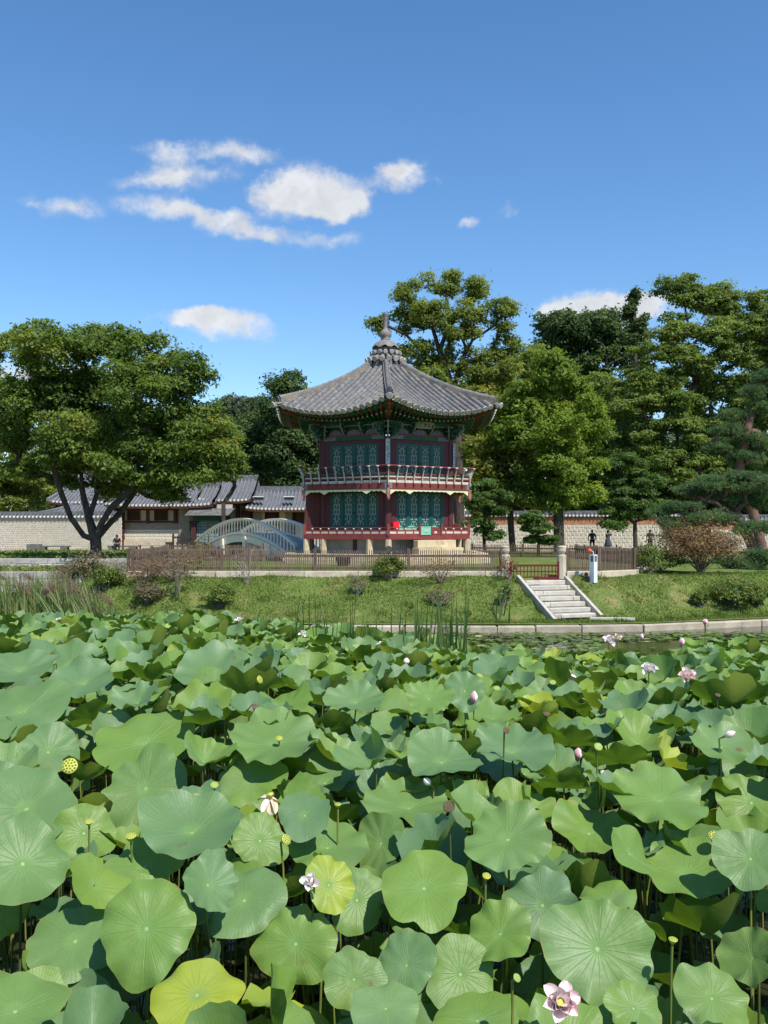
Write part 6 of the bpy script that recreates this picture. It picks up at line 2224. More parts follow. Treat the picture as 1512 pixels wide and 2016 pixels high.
# ---- small tree in front of the right wall
D = 66
tree('small_wall_tree', 'small umbrella-shaped dark tree with thin trunk in front of the right wall', P(1251, 1085, D), [col(1252, 1086, D), col(1250, 1050, D), col(1250, 1030, D)],
     [blob(1245, 985, 70, 34, D), blob(1215, 1010, 40, 18, D, -.3), blob(1290, 1000, 42, 24, D), blob(1205, 1035, 36, 11, D, -.5), blob(1250, 950, 64, 26, D, .3), blob(1225, 920, 56, 34, D, 1)], 'lf_maple', 13000, .14, .75, .42, 90, seed=39, r0=.15, trunk_r=[.17, .14, .13],
     limbs=[[col(1250, 1030, D), col(1235, 1020, D), col(1210, 1028, D, -.4)], [col(1250, 1030, D), col(1262, 1010, D), col(1285, 1000, D)]])
# ---- big layered tree at right
D = 80
tree('big_layered_tree', 'biggest tree at right with layered pale green crown above the pine', P(1370, 1060, D), [col(1370, 1080, D), col(1372, 980, D), col(1374, 900, D), col(1370, 820, D), col(1365, 760, D)],
     [blob(1335, 575, 52, 30, D), blob(1395, 590, 66, 42, D, 1), blob(1460, 600, 66, 36, D), blob(1340, 640, 66, 36, D, -1), blob(1420, 660, 76, 40, D, -1.5), blob(1490, 660, 60, 50, D), blob(1280, 700, 62, 32, D, -1), blob(1360, 710, 80, 36, D, -1.5), blob(1450, 730, 80, 44, D, -1),
      blob(1240, 750, 58, 36, D, -.5), blob(1300, 780, 80, 40, D, -1.5), blob(1400, 790, 80, 44, D), blob(1240, 810, 60, 36, D, -.8), blob(1320, 850, 80, 40, D, -1.2), blob(1240, 870, 70, 40, D, -.6), blob(1420, 860, 80, 50, D, .5), blob(1300, 920, 90, 46, D, -1), blob(1390, 940, 90, 50, D, 0), blob(1500, 780, 60, 70, D, 1), blob(1500, 900, 60, 80, D, 1), blob(1345, 550, 26, 16, D, 1)],
     'lf_big', 66000, .175, 1.3, .42, 240, seed=41, r0=.55, wig=.1)
tree('edge_tree', 'pale green tree top at the right edge of the photo', P(1560, 1050, 78), [col(1560, 1080, 78), col(1560, 800, 78)],
     [blob(1530, 640, 60, 60, 78), blob(1560, 740, 70, 80, 78), blob(1550, 850, 60, 80, 78)], 'lf_big', 12000, .2, 1.15, .45, 70, seed=42, r0=.35)
# ---- dark understorey beyond the wall on the right
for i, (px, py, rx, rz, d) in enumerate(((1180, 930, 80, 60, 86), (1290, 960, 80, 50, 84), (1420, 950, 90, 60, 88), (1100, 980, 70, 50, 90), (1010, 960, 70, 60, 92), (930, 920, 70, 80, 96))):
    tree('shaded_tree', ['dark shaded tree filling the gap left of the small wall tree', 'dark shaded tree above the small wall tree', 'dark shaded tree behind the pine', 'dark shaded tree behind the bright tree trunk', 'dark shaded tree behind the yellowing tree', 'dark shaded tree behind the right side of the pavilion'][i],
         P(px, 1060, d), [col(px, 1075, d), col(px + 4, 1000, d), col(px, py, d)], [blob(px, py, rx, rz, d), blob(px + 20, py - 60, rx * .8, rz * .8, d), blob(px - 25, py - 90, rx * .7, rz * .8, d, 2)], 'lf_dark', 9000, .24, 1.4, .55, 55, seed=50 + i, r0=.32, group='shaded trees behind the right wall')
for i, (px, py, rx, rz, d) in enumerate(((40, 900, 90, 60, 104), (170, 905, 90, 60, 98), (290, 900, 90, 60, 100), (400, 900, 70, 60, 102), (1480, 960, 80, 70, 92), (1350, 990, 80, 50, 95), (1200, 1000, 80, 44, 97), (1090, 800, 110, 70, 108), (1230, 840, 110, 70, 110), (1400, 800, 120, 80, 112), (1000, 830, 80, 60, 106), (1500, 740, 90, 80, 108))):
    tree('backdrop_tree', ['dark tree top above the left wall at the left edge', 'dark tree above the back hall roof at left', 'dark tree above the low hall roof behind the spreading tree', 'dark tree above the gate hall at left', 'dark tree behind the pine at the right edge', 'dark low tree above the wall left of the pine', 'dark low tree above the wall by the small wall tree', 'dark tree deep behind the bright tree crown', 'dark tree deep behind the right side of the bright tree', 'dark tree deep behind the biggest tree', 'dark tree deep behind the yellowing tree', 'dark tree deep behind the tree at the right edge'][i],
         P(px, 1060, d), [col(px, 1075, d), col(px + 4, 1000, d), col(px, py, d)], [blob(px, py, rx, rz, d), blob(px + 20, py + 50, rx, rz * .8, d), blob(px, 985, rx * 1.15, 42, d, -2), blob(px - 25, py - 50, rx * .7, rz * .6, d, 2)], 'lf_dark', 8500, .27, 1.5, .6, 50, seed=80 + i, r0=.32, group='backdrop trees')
# trunks showing in the wood
for i, (px, d, w, h) in enumerate(((1355, 84, .34, 250), (1335, 86, .28, 230), (1300, 90, .25, 220), (1270, 92, .22, 260))):
    mb = MB(); mb.tube([col(px, 1078, d), col(px + 3, 1000, d), col(px - 2, 1078 - h, d)], [w, w * .8, w * .5], 8)
    o = mb.build('bare_trunk', M['bark'], None, P(px, 1078, d))
    tag(o, ['thick dark trunk standing in the shade left of the pine', 'dark trunk just left of the thick one in the shade', 'thin dark trunk behind the small wall tree', 'thinnest dark trunk in the shade behind the small wall tree'][i], 'tree trunk', 'trunks in the wood')
# leaning reddish pine trunk behind
mb = MB(); mb.tube([col(1068, 1000, 70), col(1050, 1000, 70), col(1036, 990, 70), col(1022, 975, 70)], [.22, .2, .17, .12], 8)
o = mb.build('leaning_trunk', M['bark_pine'], None, P(1050, 1010, 70)); tag(o, 'leaning reddish pine trunk showing left of the bright tree trunk', 'tree trunk')
tree('small_pine', 'flat-topped pale pine crown above the leaning trunk', P(1055, 1020, 70.5), [col(1058, 1020, 70.5), col(1040, 985, 70.5), col(1020, 970, 70.5)],
     [blob(1030, 965, 60, 12, 70.5), blob(990, 975, 34, 10, 70.5)], 'lf_pine', 1500, .2, .7, .35, 24, seed=61, r0=.12, bark='bark_pine', kind='needle')

# ---- pines at right
D = 46
tree('pine_tree', 'low spreading pine with layered dark needles and pinkish limbs at the right', P(1478, 1110, D), [col(1492, 1125, D), col(1490, 1095, D), col(1475, 1062, D), col(1462, 1035, D), col(1450, 1015, D)],
     [blob(1400, 955, 56, 16, D), blob(1470, 950, 60, 20, D, -.4), blob(1345, 1000, 50, 12, D, -.3), blob(1330, 1030, 36, 14, D, -.4), blob(1440, 985, 50, 15, D, .5), blob(1500, 990, 46, 18, D), blob(1400, 1022, 60, 13, D, -.5), blob(1480, 1040, 50, 15, D, -.6), blob(1330, 1052, 40, 14, D), blob(1300, 1008, 36, 12, D), blob(1500, 1095, 46, 16, D, -.5), blob(1360, 968, 40, 12, D, .4)],
     'lf_pine', 12000, .15, .50, .36, 150, seed=62, r0=.26, bark='bark_pine', kind='needle', rtip=.02, wig=.16,
     limbs=[[col(1450, 1015, D), col(1425, 1012, D), col(1395, 1015, D), col(1350, 1012, D)], [col(1450, 1015, D), col(1428, 1005, D), col(1410, 990, D), col(1385, 985, D)], [col(1462, 1035, D), col(1440, 1028, D), col(1420, 1035, D)]])
D = 56
tree('pine_tree', 'taller pine with crooked pale limbs at the right edge of the photo', P(1500, 1090, D), [col(1505, 1095, D), col(1480, 1000, D), col(1455, 930, D), col(1470, 850, D), col(1485, 790, D), col(1500, 750, D)],
     [blob(1505, 745, 30, 14, D), blob(1480, 775, 32, 13, D), blob(1500, 805, 36, 15, D), blob(1450, 818, 34, 13, D), blob(1440, 852, 42, 14, D), blob(1495, 870, 44, 18, D), blob(1415, 880, 30, 11, D), blob(1470, 905, 46, 15, D)],
     'lf_pine', 7000, .17, .55, .42, 90, seed=63, r0=.3, bark='bark_pine', kind='needle', rtip=.025, wig=.18)
D = 40
tree('low_pine', 'low rounded pine shrub at the right edge on the slope', P(1490, 1130, D), [col(1495, 1150, D), col(1490, 1130, D)],
     [blob(1470, 1120, 40, 14, D), blob(1500, 1100, 30, 16, D), blob(1440, 1105, 30, 10, D), blob(1505, 1135, 30, 12, D)], 'lf_pine', 3500, .14, .45, .45, 40, seed=64, r0=.1, bark='bark_pine', kind='needle')

# ================================================================== shrubs
def shrub(label, px, py, w, h, d, mt, n, leaf=.045, seed=0, twigs=20, cat='shrub', name='shrub', bare=0.0, tw='twig', group=None):
    """rounded shrub: stems fanning from the foot with leaves on their outer parts; py is the foot"""
    rng = np.random.default_rng(500 + seed)
    base = P(px, py, d)
    g = ground_z(base.x, base.y)
    base.z = g - .02 if abs(g - base.z) < .6 else base.z
    T = empty(name, base, label, cat, group)
    R = w * d / F / 2; H = h * d / F
    mb = MB(); tips = []
    for i in range(twigs):
        a = rng.uniform(0, 2 * PI); rr = R * rng.uniform(.25, 1.0)
        tip = base + Vector((rr * math.cos(a), rr * math.sin(a), H * rng.uniform(.55, 1.0) * (1 - .35 * (rr / R) ** 2)))
        midp = base.lerp(tip, .5) + Vector((rng.normal() * .06, rng.normal() * .06, H * .08))
        mb.tube([base + Vector((rng.normal() * .05, rng.normal() * .05, 0)), midp, tip], [.014, .010, .004], 4, cap=False)
        tips.append((midp, tip))
        for q in range(3):
            f = rng.uniform(.4, .95)
            s = midp.lerp(tip, f); e = s + Vector((rng.normal() * R * .28, rng.normal() * R * .28, abs(rng.normal()) * H * .2))
            mb.tube([s, e], [.006, .003], 3, cap=False); tips.append((s, e))
    mb.build('stems', M[tw], T)
    if n > 0:
        ids = rng.integers(0, len(tips), n)
        A = np.array([tuple(t[0]) for t in tips]); B = np.array([tuple(t[1]) for t in tips])
        f = rng.uniform(.1, 1.1, size=(n, 1))
        Pn = A[ids] + (B[ids] - A[ids]) * f + rng.normal(size=(n, 3)) * np.array([R * .13, R * .13, H * .07])
        Pn[:, 2] = np.maximum(Pn[:, 2], base.z + .03)
        Nn = unit((Pn - np.array([base.x, base.y, base.z + H * .3])) * np.array([1, 1, 1.2]) + rng.normal(size=(n, 3)) * .5 * R)
        V, F_ = leaf_quads(Pn - np.array(base), Nn, leaf, .6, rng, .1)
        me = npmesh('foliage', V, 4, F_, M[mt], tone=np.clip(rng.uniform(0, .9, size=n), 0, 1))
        link('foliage', me, T, base)
    return T

shrub('round leafy green bush standing against the fence before the pavilion', 766, 1141, 66, 44, 33.4, 'lf_shrub', 3000, .042, 1)
shrub('dense dark-based bush on the lawn left of the middle', 432, 1206, 66, 42, 31.6, 'lf_shrub', 2600, .04, 2)
shrub('brownish round bush left of the dense bush on the lawn', 290, 1196, 66, 46, 31.9, 'lf_dry', 1800, .04, 3)
shrub('yellow-green bush at the left end of the lawn', 208, 1176, 60, 44, 33.0, 'lf_shrub', 2400, .045, 4)
shrub('thin grey forked sapling on the lawn before the left fence', 345, 1190, 78, 88, 32.2, 'lf_dry', 240, .04, 5, twigs=9, tw='twig_grey')
shrub('sprawling bare reddish shrub in front of the left end of the fence', 345, 1140, 190, 58, 33.3, 'lf_red', 900, .04, 6, twigs=46)
shrub('tangled bare shrub overlapping the fence left of the bridge', 285, 1140, 80, 44, 33.2, 'lf_red', 500, .04, 7, twigs=30)
shrub('tall thin leafless shrub in front of the bridge and fence', 487, 1152, 90, 76, 33.2, 'lf_dry', 120, .03, 8, twigs=12, tw='twig_grey')
shrub('sparse dry tuft on the lawn below the fence middle', 706, 1184, 46, 44, 32.4, 'lf_dry', 320, .035, 9, twigs=16, tw='twig_grey')
shrub('sparse twiggy shrub with few leaves against the fence right of the round bush', 868, 1142, 110, 54, 33.2, 'lf_red', 380, .035, 10, twigs=18)
shrub('grey-green dry tuft on the lawn right of the cattails', 862, 1206, 66, 36, 31.6, 'lf_dry', 700, .035, 11, twigs=22, tw='twig_grey')
shrub('dark thin-stemmed plant on the lawn left of the stairs', 992, 1202, 30, 50, 31.9, 'lf_cattail', 420, .04, 12, twigs=10)
shrub('twigs with brown leaves in front of the left gatepost', 1003, 1142, 56, 50, 33.5, 'lf_red', 420, .035, 13, twigs=12)
shrub('large reddish-brown bush on the right of the terrace', 1378, 1150, 170, 96, 36.5, 'lf_red', 9000, .045, 14, twigs=60)
shrub('pale-stemmed yellow-green shrub at the end of the right fence', 1280, 1146, 86, 54, 36.0, 'lf_shrub', 2400, .045, 15, twigs=22, tw='twig_grey')
shrub('dark green low shrub under the pale-stemmed one', 1300, 1152, 100, 40, 37.5, 'lf_cattail', 2600, .05, 16, twigs=24)
shrub('broad green bush on the slope at the right', 1440, 1196, 96, 50, 33.6, 'lf_shrub', 4200, .045, 17, twigs=30)
shrub('small bush at the far right of the slope', 1492, 1192, 48, 40, 34.0, 'lf_shrub', 1800, .045, 18)
shrub('small low bush left of the broad green one', 1378, 1202, 36, 32, 33.0, 'lf_shrub', 1300, .04, 19)
shrub('brown grassy bush at the foot of the spreading tree', 178, 1150, 110, 66, 36.0, 'lf_dry', 3600, .05, 20, twigs=46, tw='twig_grey')
shrub('orange-tinged shrub left of the grassy bush under the tree', 140, 1152, 66, 40, 36.4, 'lf_red', 1500, .05, 21, twigs=24)
shrub('dead grey branches heaped beside the left end of the fence', 235, 1138, 66, 36, 35.0, 'lf_dry', 60, .03, 22, twigs=46, tw='twig_grey')
shrub('brown undergrowth at the far end of the bridge', 400, 1092, 70, 24, 60, 'lf_dry', 900, .08, 23, twigs=20)

# low plants along the left bank
rngp = np.random.default_rng(77)
def ground_cover(name, label, x0, x1, y0, y1, z, n, leaf, mt, seed):
    rng = np.random.default_rng(seed)
    Pn = np.stack([rng.uniform(x0, x1, n), rng.uniform(y0, y1, n), z + rng.uniform(0, .16, n)], axis=1)
    Nn = unit(rng.normal(size=(n, 3)) * .8 + np.array([0, -.3, .8]))
    V, F_ = leaf_quads(Pn, Nn, leaf, .5, rng)
    o = link(name, npmesh(name, V, 4, F_, M[mt], tone=rng.uniform(0, .9, n))); tag(o, kind='stuff')
ground_cover('bank_grass', '', -26, -11.2, 50.2, 66, 1.70, 9000, .11, 'lf_grass', 5)
ground_cover('bank_weeds', '', -26, -11.2, 46.0, 49.4, 1.24, 2600, .10, 'lf_grass', 6)

# ================================================================== lawn grass
def lawn_grass():
    rng = np.random.default_rng(15)
    n = 90000
    X = rng.uniform(-13, 17, n); f = rng.uniform(0, 1, n)
    Y = np.array([kerb_y(x) for x in X]) + .32 + f * 3.9
    keep = np.ones(n, bool)
    # not on the stairs
    bot = np.array([6.58, 31.45]); top = np.array([5.80, 33.75]); d = (top - bot) / np.linalg.norm(top - bot); l = np.array([d[1], -d[0]])
    rel = np.stack([X, Y], 1) - bot
    keep &= ~((np.abs(rel @ l) < .93) & (rel @ d > -.15) & (rel @ d < 2.8))
    keep &= Y < 33.75 + np.maximum(0, X - 8.5) * .5
    # thin where the turf is worn
    wn = np.sin(X * .9 + 1.3) * np.sin(Y * 1.7 + X * .4) + np.sin(X * 2.3 - Y * 1.1) * .6
    keep &= ~((wn > .75) & (rng.uniform(size=n) < .72))
    X, Y = X[keep], Y[keep]; n = len(X)
    Z = np.array([ground_z(x, y) for x, y in zip(X, Y)])
    h = rng.uniform(.025, .08, n) * (1 + 1.3 * (np.sin(X * 3.1 + 2) * np.sin(Y * 4.3 + X) > .72)); w = rng.uniform(.008, .018, n); a = rng.uniform(0, 6.28, n)
    lean = rng.normal(size=(n, 2)) * .035
    p = np.stack([X, Y, Z], 1)
    t = np.stack([np.cos(a) * w, np.sin(a) * w, np.zeros(n)], 1)
    tip = p + np.stack([lean[:, 0], lean[:, 1], h], 1)
    V = np.stack([p - t, p + t, tip], 1).reshape(-1, 3)
    o = link('lawn_grass', npmesh('lawn_grass', V, 3, np.arange(n * 3).reshape(-1, 3), M['lf_grass'], tone=np.clip(rng.uniform(0, .75, n) + .25 * (wn[keep] > .4), 0, 1)))
    tag(o, kind='stuff')
lawn_grass()

# ================================================================== reeds and cattails
def blade_mesh(name, p, tip, w, bend, mt, tone, org, twist=0.0, seg=6):
    """tapering strap leaf from p to tip with a droop"""
    p = Vector(p); tip = Vector(tip)
    d = tip - p
    s = Vector((math.cos(twist), math.sin(twist), 0))
    V = []; 
    for i in range(seg + 1):
        f = i / seg
        c = p + d * f + Vector(bend) * (f ** 2.2)
        ww = w * (1 - f ** 2.5) * (.75 + .25 * min(1, f * 4)) + .001
        V += [tuple(c - s * ww - org), tuple(c + s * ww - org)]
    Fq = [(2 * i, 2 * i + 1, 2 * i + 3, 2 * i + 2) for i in range(seg)]
    return npmesh(name, np.array(V), 4, np.array(Fq), M[mt], smooth=True, tone=[tone] * seg)

def cattails(label, px0, px1, d, n, ytop, seed, wid=.022):
    r = random.Random(seed)
    base = Vector((P((px0 + px1) / 2, 0, d).x, d, 0))
    T = empty('cattail_clump', base, label, 'cattails', 'cattail clumps among the lotus')
    for i in range(n):
        px = r.uniform(px0, px1)
        dd = d + r.uniform(-.9, .9)
        p = Vector((P(px, 0, dd).x, dd, -.05))
        yt = ytop + r.uniform(0, 85) * (1 if r.random() < .8 else 1.3)
        top = P(px + r.uniform(-22, 22), yt, dd); top.y += r.uniform(-.3, .3)
        bend = (r.uniform(-.12, .12), r.uniform(-.1, .1), -.02)
        if r.random() < .16: bend = (r.uniform(-.5, .5), r.uniform(-.3, .3), -.5)
        me = blade_mesh('blade', p, top, wid * r.uniform(.6, 1.15), bend, 'lf_cattail', r.random() * .85, base, r.uniform(-.6, .6))
        link('blade', me, T, base)
cattails('scattered cattail blades left of the middle among the lotus leaves', 540, 660, 15.5, 22, 1150, 1)
cattails('cattail blades in the middle among the lotus leaves', 660, 780, 15.0, 24, 1150, 2)
cattails('thick cattail clump right of the middle, densest of the three', 800, 915, 15.8, 62, 1140, 3)
cattails('few cattail blades on the lawn edge beside the thin dark plant', 975, 1005, 31.0, 7, 1135, 4, .03)

def reeds():
    r = random.Random(21)
    d0 = 26.0
    clumps = [('green reed grass at the far left edge before the bank wall', -60, 50, 25.5, 80, 1100), ('green reed grass with leaning plumes left of the grassy bush', 50, 140, 26.0, 90, 1104), ('leaning reed stalks falling to the right at the end of the lawn', 130, 225, 25.0, 70, 1118)]
    for ci, (label, a, b, d, n, ytop) in enumerate(clumps):
        base = Vector((P((a + b) / 2, 0, d).x, d, 0))
        T = empty('reed_clump', base, label, 'reeds', 'reeds at the left shore')
        V = []; Fq = []; tone = []
        stalks = []
        for i in range(n * 6):
            px = r.uniform(a, b); dd = d + r.uniform(-1.4, 1.4)
            p = Vector((P(px, 0, dd).x, dd, -.05))
            leanx = r.uniform(-25, 25) if ci < 2 else r.uniform(-85, -5)
            top = P(px + leanx, ytop + r.uniform(0, 90), dd)
            s = Vector((math.cos(r.uniform(-.8, .8)), math.sin(r.uniform(-.8, .8)), 0))
            bend = Vector((r.uniform(-.35, .25), r.uniform(-.2, .2), -r.uniform(0, .35)))
            w = r.uniform(.012, .028)
            b0 = len(V); seg = 5
            for j in range(seg + 1):
                f = j / seg
                c = p + (top - p) * f + bend * f ** 2.2
                ww = w * (1 - f ** 2.2) + .001
                V += [tuple(c - s * ww - base), tuple(c + s * ww - base)]
            Fq += [(b0 + 2 * j, b0 + 2 * j + 1, b0 + 2 * j + 3, b0 + 2 * j + 2) for j in range(seg)]
            tone += [r.random() * .95] * seg
        o = link('blades', npmesh('blades', np.array(V), 4, np.array(Fq), M['lf_reed'], smooth=True, tone=tone), T, base); tag(o, kind='stuff')
        # plumes
        nplume = (12, 13, 9)[ci]
        for i in range(nplume):
            px = r.uniform(a, b); dd = d + r.uniform(-1.2, .6)
            rng = np.random.default_rng(900 + ci * 20 + i)
            yt = ytop + r.uniform(20, 90)
            p = Vector((P(px, 0, dd).x, dd, 0)); head = P(px - r.uniform(10, 40), yt, dd); tip = head + Vector((r.choice([-1, 1, 1]) * r.uniform(.25, .5), 0, -r.uniform(.15, .4)))
            m = 520
            f = rng.uniform(0, 1, size=(m, 1))
            A = np.array(head) + (np.array(tip) - np.array(head)) * f
            Pn = A + rng.normal(size=(m, 3)) * np.array([.10, .09, .08]) * (1.15 - f)
            Nn = unit(rng.normal(size=(m, 3)))
            Vv, Ff = leaf_quads(Pn - np.array(base), Nn, .03, .22, rng)
            pl = link('plume', npmesh('plume', Vv, 4, Ff, M['plume'], tone=rng.uniform(0, .9, m)), T, base); tag(pl, kind='stuff')
            mb = MB(); mb.tube([p, p.lerp(head, .6) + Vector((.05, 0, .05)), head, tip], [.008, .006, .004, .002], 4, cap=False)
            mb.build('stalk', M['twig'], T, base)
reeds()
# ================================================================== lotus
def blade_local(R, bowl, wave, seed, rings=9, seg=40, saddle=0.0, droop=0.0, notch=None):
    """lotus blade: hub at the origin facing +z, wavy rim; returns V (n,3), F (m,4), uv"""
    r = np.random.default_rng(seed)
    th = np.arange(seg) / seg * 2 * PI
    k1, k2, k3 = r.integers(2, 4), r.integers(4, 7), r.integers(8, 13)
    p1, p2, p3, p4 = r.uniform(0, 6.28, 4)
    rim = 1 + .07 * np.cos(2 * th + p1) + .05 * np.cos(3 * th + p2) + .036 * np.cos(k2 * th + p3) + .020 * np.cos(k3 * th + p4) * (1 + .6 * np.cos(th + p2)) + .007 * np.cos((k3 + 6) * th + p1)
    fa, fz = r.uniform(0, 6.28), r.uniform(0, .5) * min(1, bowl * 2.5)
    if notch is not None:      # shallow notch of a lotus leaf
        dth = np.angle(np.exp(1j * (th - notch)))
        rim = rim * (1 - .16 * np.exp(-(dth / .16) ** 2))
    rho = np.linspace(0, 1, rings + 1)[1:] ** .8
    V = [(0, 0, -.012 * R / .3)]; UV = [(0, 0)]
    for q in rho:
        rr = R * q * (1 + (rim - 1) * q)
        z = bowl * R * q ** 1.6 + fz * bowl * R * q ** 2 * np.maximum(0, np.cos(th - fa))
        z = z + saddle * R * q ** 2 * np.cos(2 * th + p4)
        z = z + wave * R * q ** 3 * (np.cos(k2 * th + p2) * .55 + np.cos(k1 * th + p1) * .8 + np.cos(k3 * th + p3) * .42) + .035 * R * q ** 6 * np.cos(k3 * th + p4)
        z = z - droop * R * np.maximum(0, q - .6) ** 2 * 3 * (1 + .5 * np.cos(k1 * th + p3))
        # soft folds between the main ribs
        z = z + (.004 if seg > 60 else .004) * R * q * (np.cos(21 * th + PI) * (1 - q * .4))
        for t, a, b in zip(th, rr, z):
            V.append((a * math.cos(t), a * math.sin(t), b)); UV.append((q * math.cos(t), q * math.sin(t)))
    n = seg
    F4 = []
    for j in range(len(rho) - 1):
        o0, o1 = 1 + j * n, 1 + (j + 1) * n
        for i in range(n):
            i2 = (i + 1) % n
            F4.append((o0 + i, o1 + i, o1 + i2, o0 + i2))
    # hub fan as quads pairing two sectors
    for i in range(0, n, 2):
        F4.append((0, 1 + i, 1 + (i + 1) % n, 1 + (i + 2) % n))
    return np.array(V), np.array(F4), np.array(UV)

def orient(e, az, spin):
    """rotation matrix taking +z to the normal of elevation e, azimuth az (0 = towards the camera, positive to the right)"""
    n = Vector((math.sin(az) * math.cos(e), -math.cos(az) * math.cos(e), math.sin(e)))
    q = Vector((0, 0, 1)).rotation_difference(n)
    return (q.to_matrix() @ Matrix.Rotation(spin, 3, 'Z'))

def leaf_thing(hub, R, e, az, tone, seed, label, group, bowl=.15, wave=.06, saddle=0., droop=0., notch=None, rings=9, seg=40, stem_off=None):
    r = random.Random(seed)
    if stem_off is None: stem_off = (r.uniform(-.12, .12), r.uniform(-.05, .2))
    foot = Vector((hub.x + stem_off[0], hub.y + stem_off[1], -.02))
    T = empty('lotus_leaf', foot, label, 'lotus leaf', group)
    V, F4, UV = blade_local(R, bowl, wave, seed, rings, seg, saddle, droop, notch)
    Rm = np.array(orient(e, az, r.uniform(0, 6.28)))
    V = V @ Rm.T + (np.array(hub) - np.array(foot))
    me = npmesh('blade', V, 4, F4, M['lotus'], smooth=True, tone=np.full(len(F4), tone), uv=UV)
    link('blade', me, T, foot)
    n = Rm @ np.array([0, 0, 1.0])
    mid = foot.lerp(hub, .55) + Vector((r.uniform(-.05, .05), r.uniform(-.03, .03), 0))
    pre = hub - Vector(n) * .07 - Vector((0, 0, .02))
    mb = MB(); mb.tube([foot, foot.lerp(mid, .5), mid, mid.lerp(pre, .6), pre, hub - Vector(n) * .008], [.0085, .008, .0075, .007, .0065, .006], 6, cap=False)
    mb.build('stem', M['stem'] if r.random() < .5 else M['stem_dark'], T)
    return T

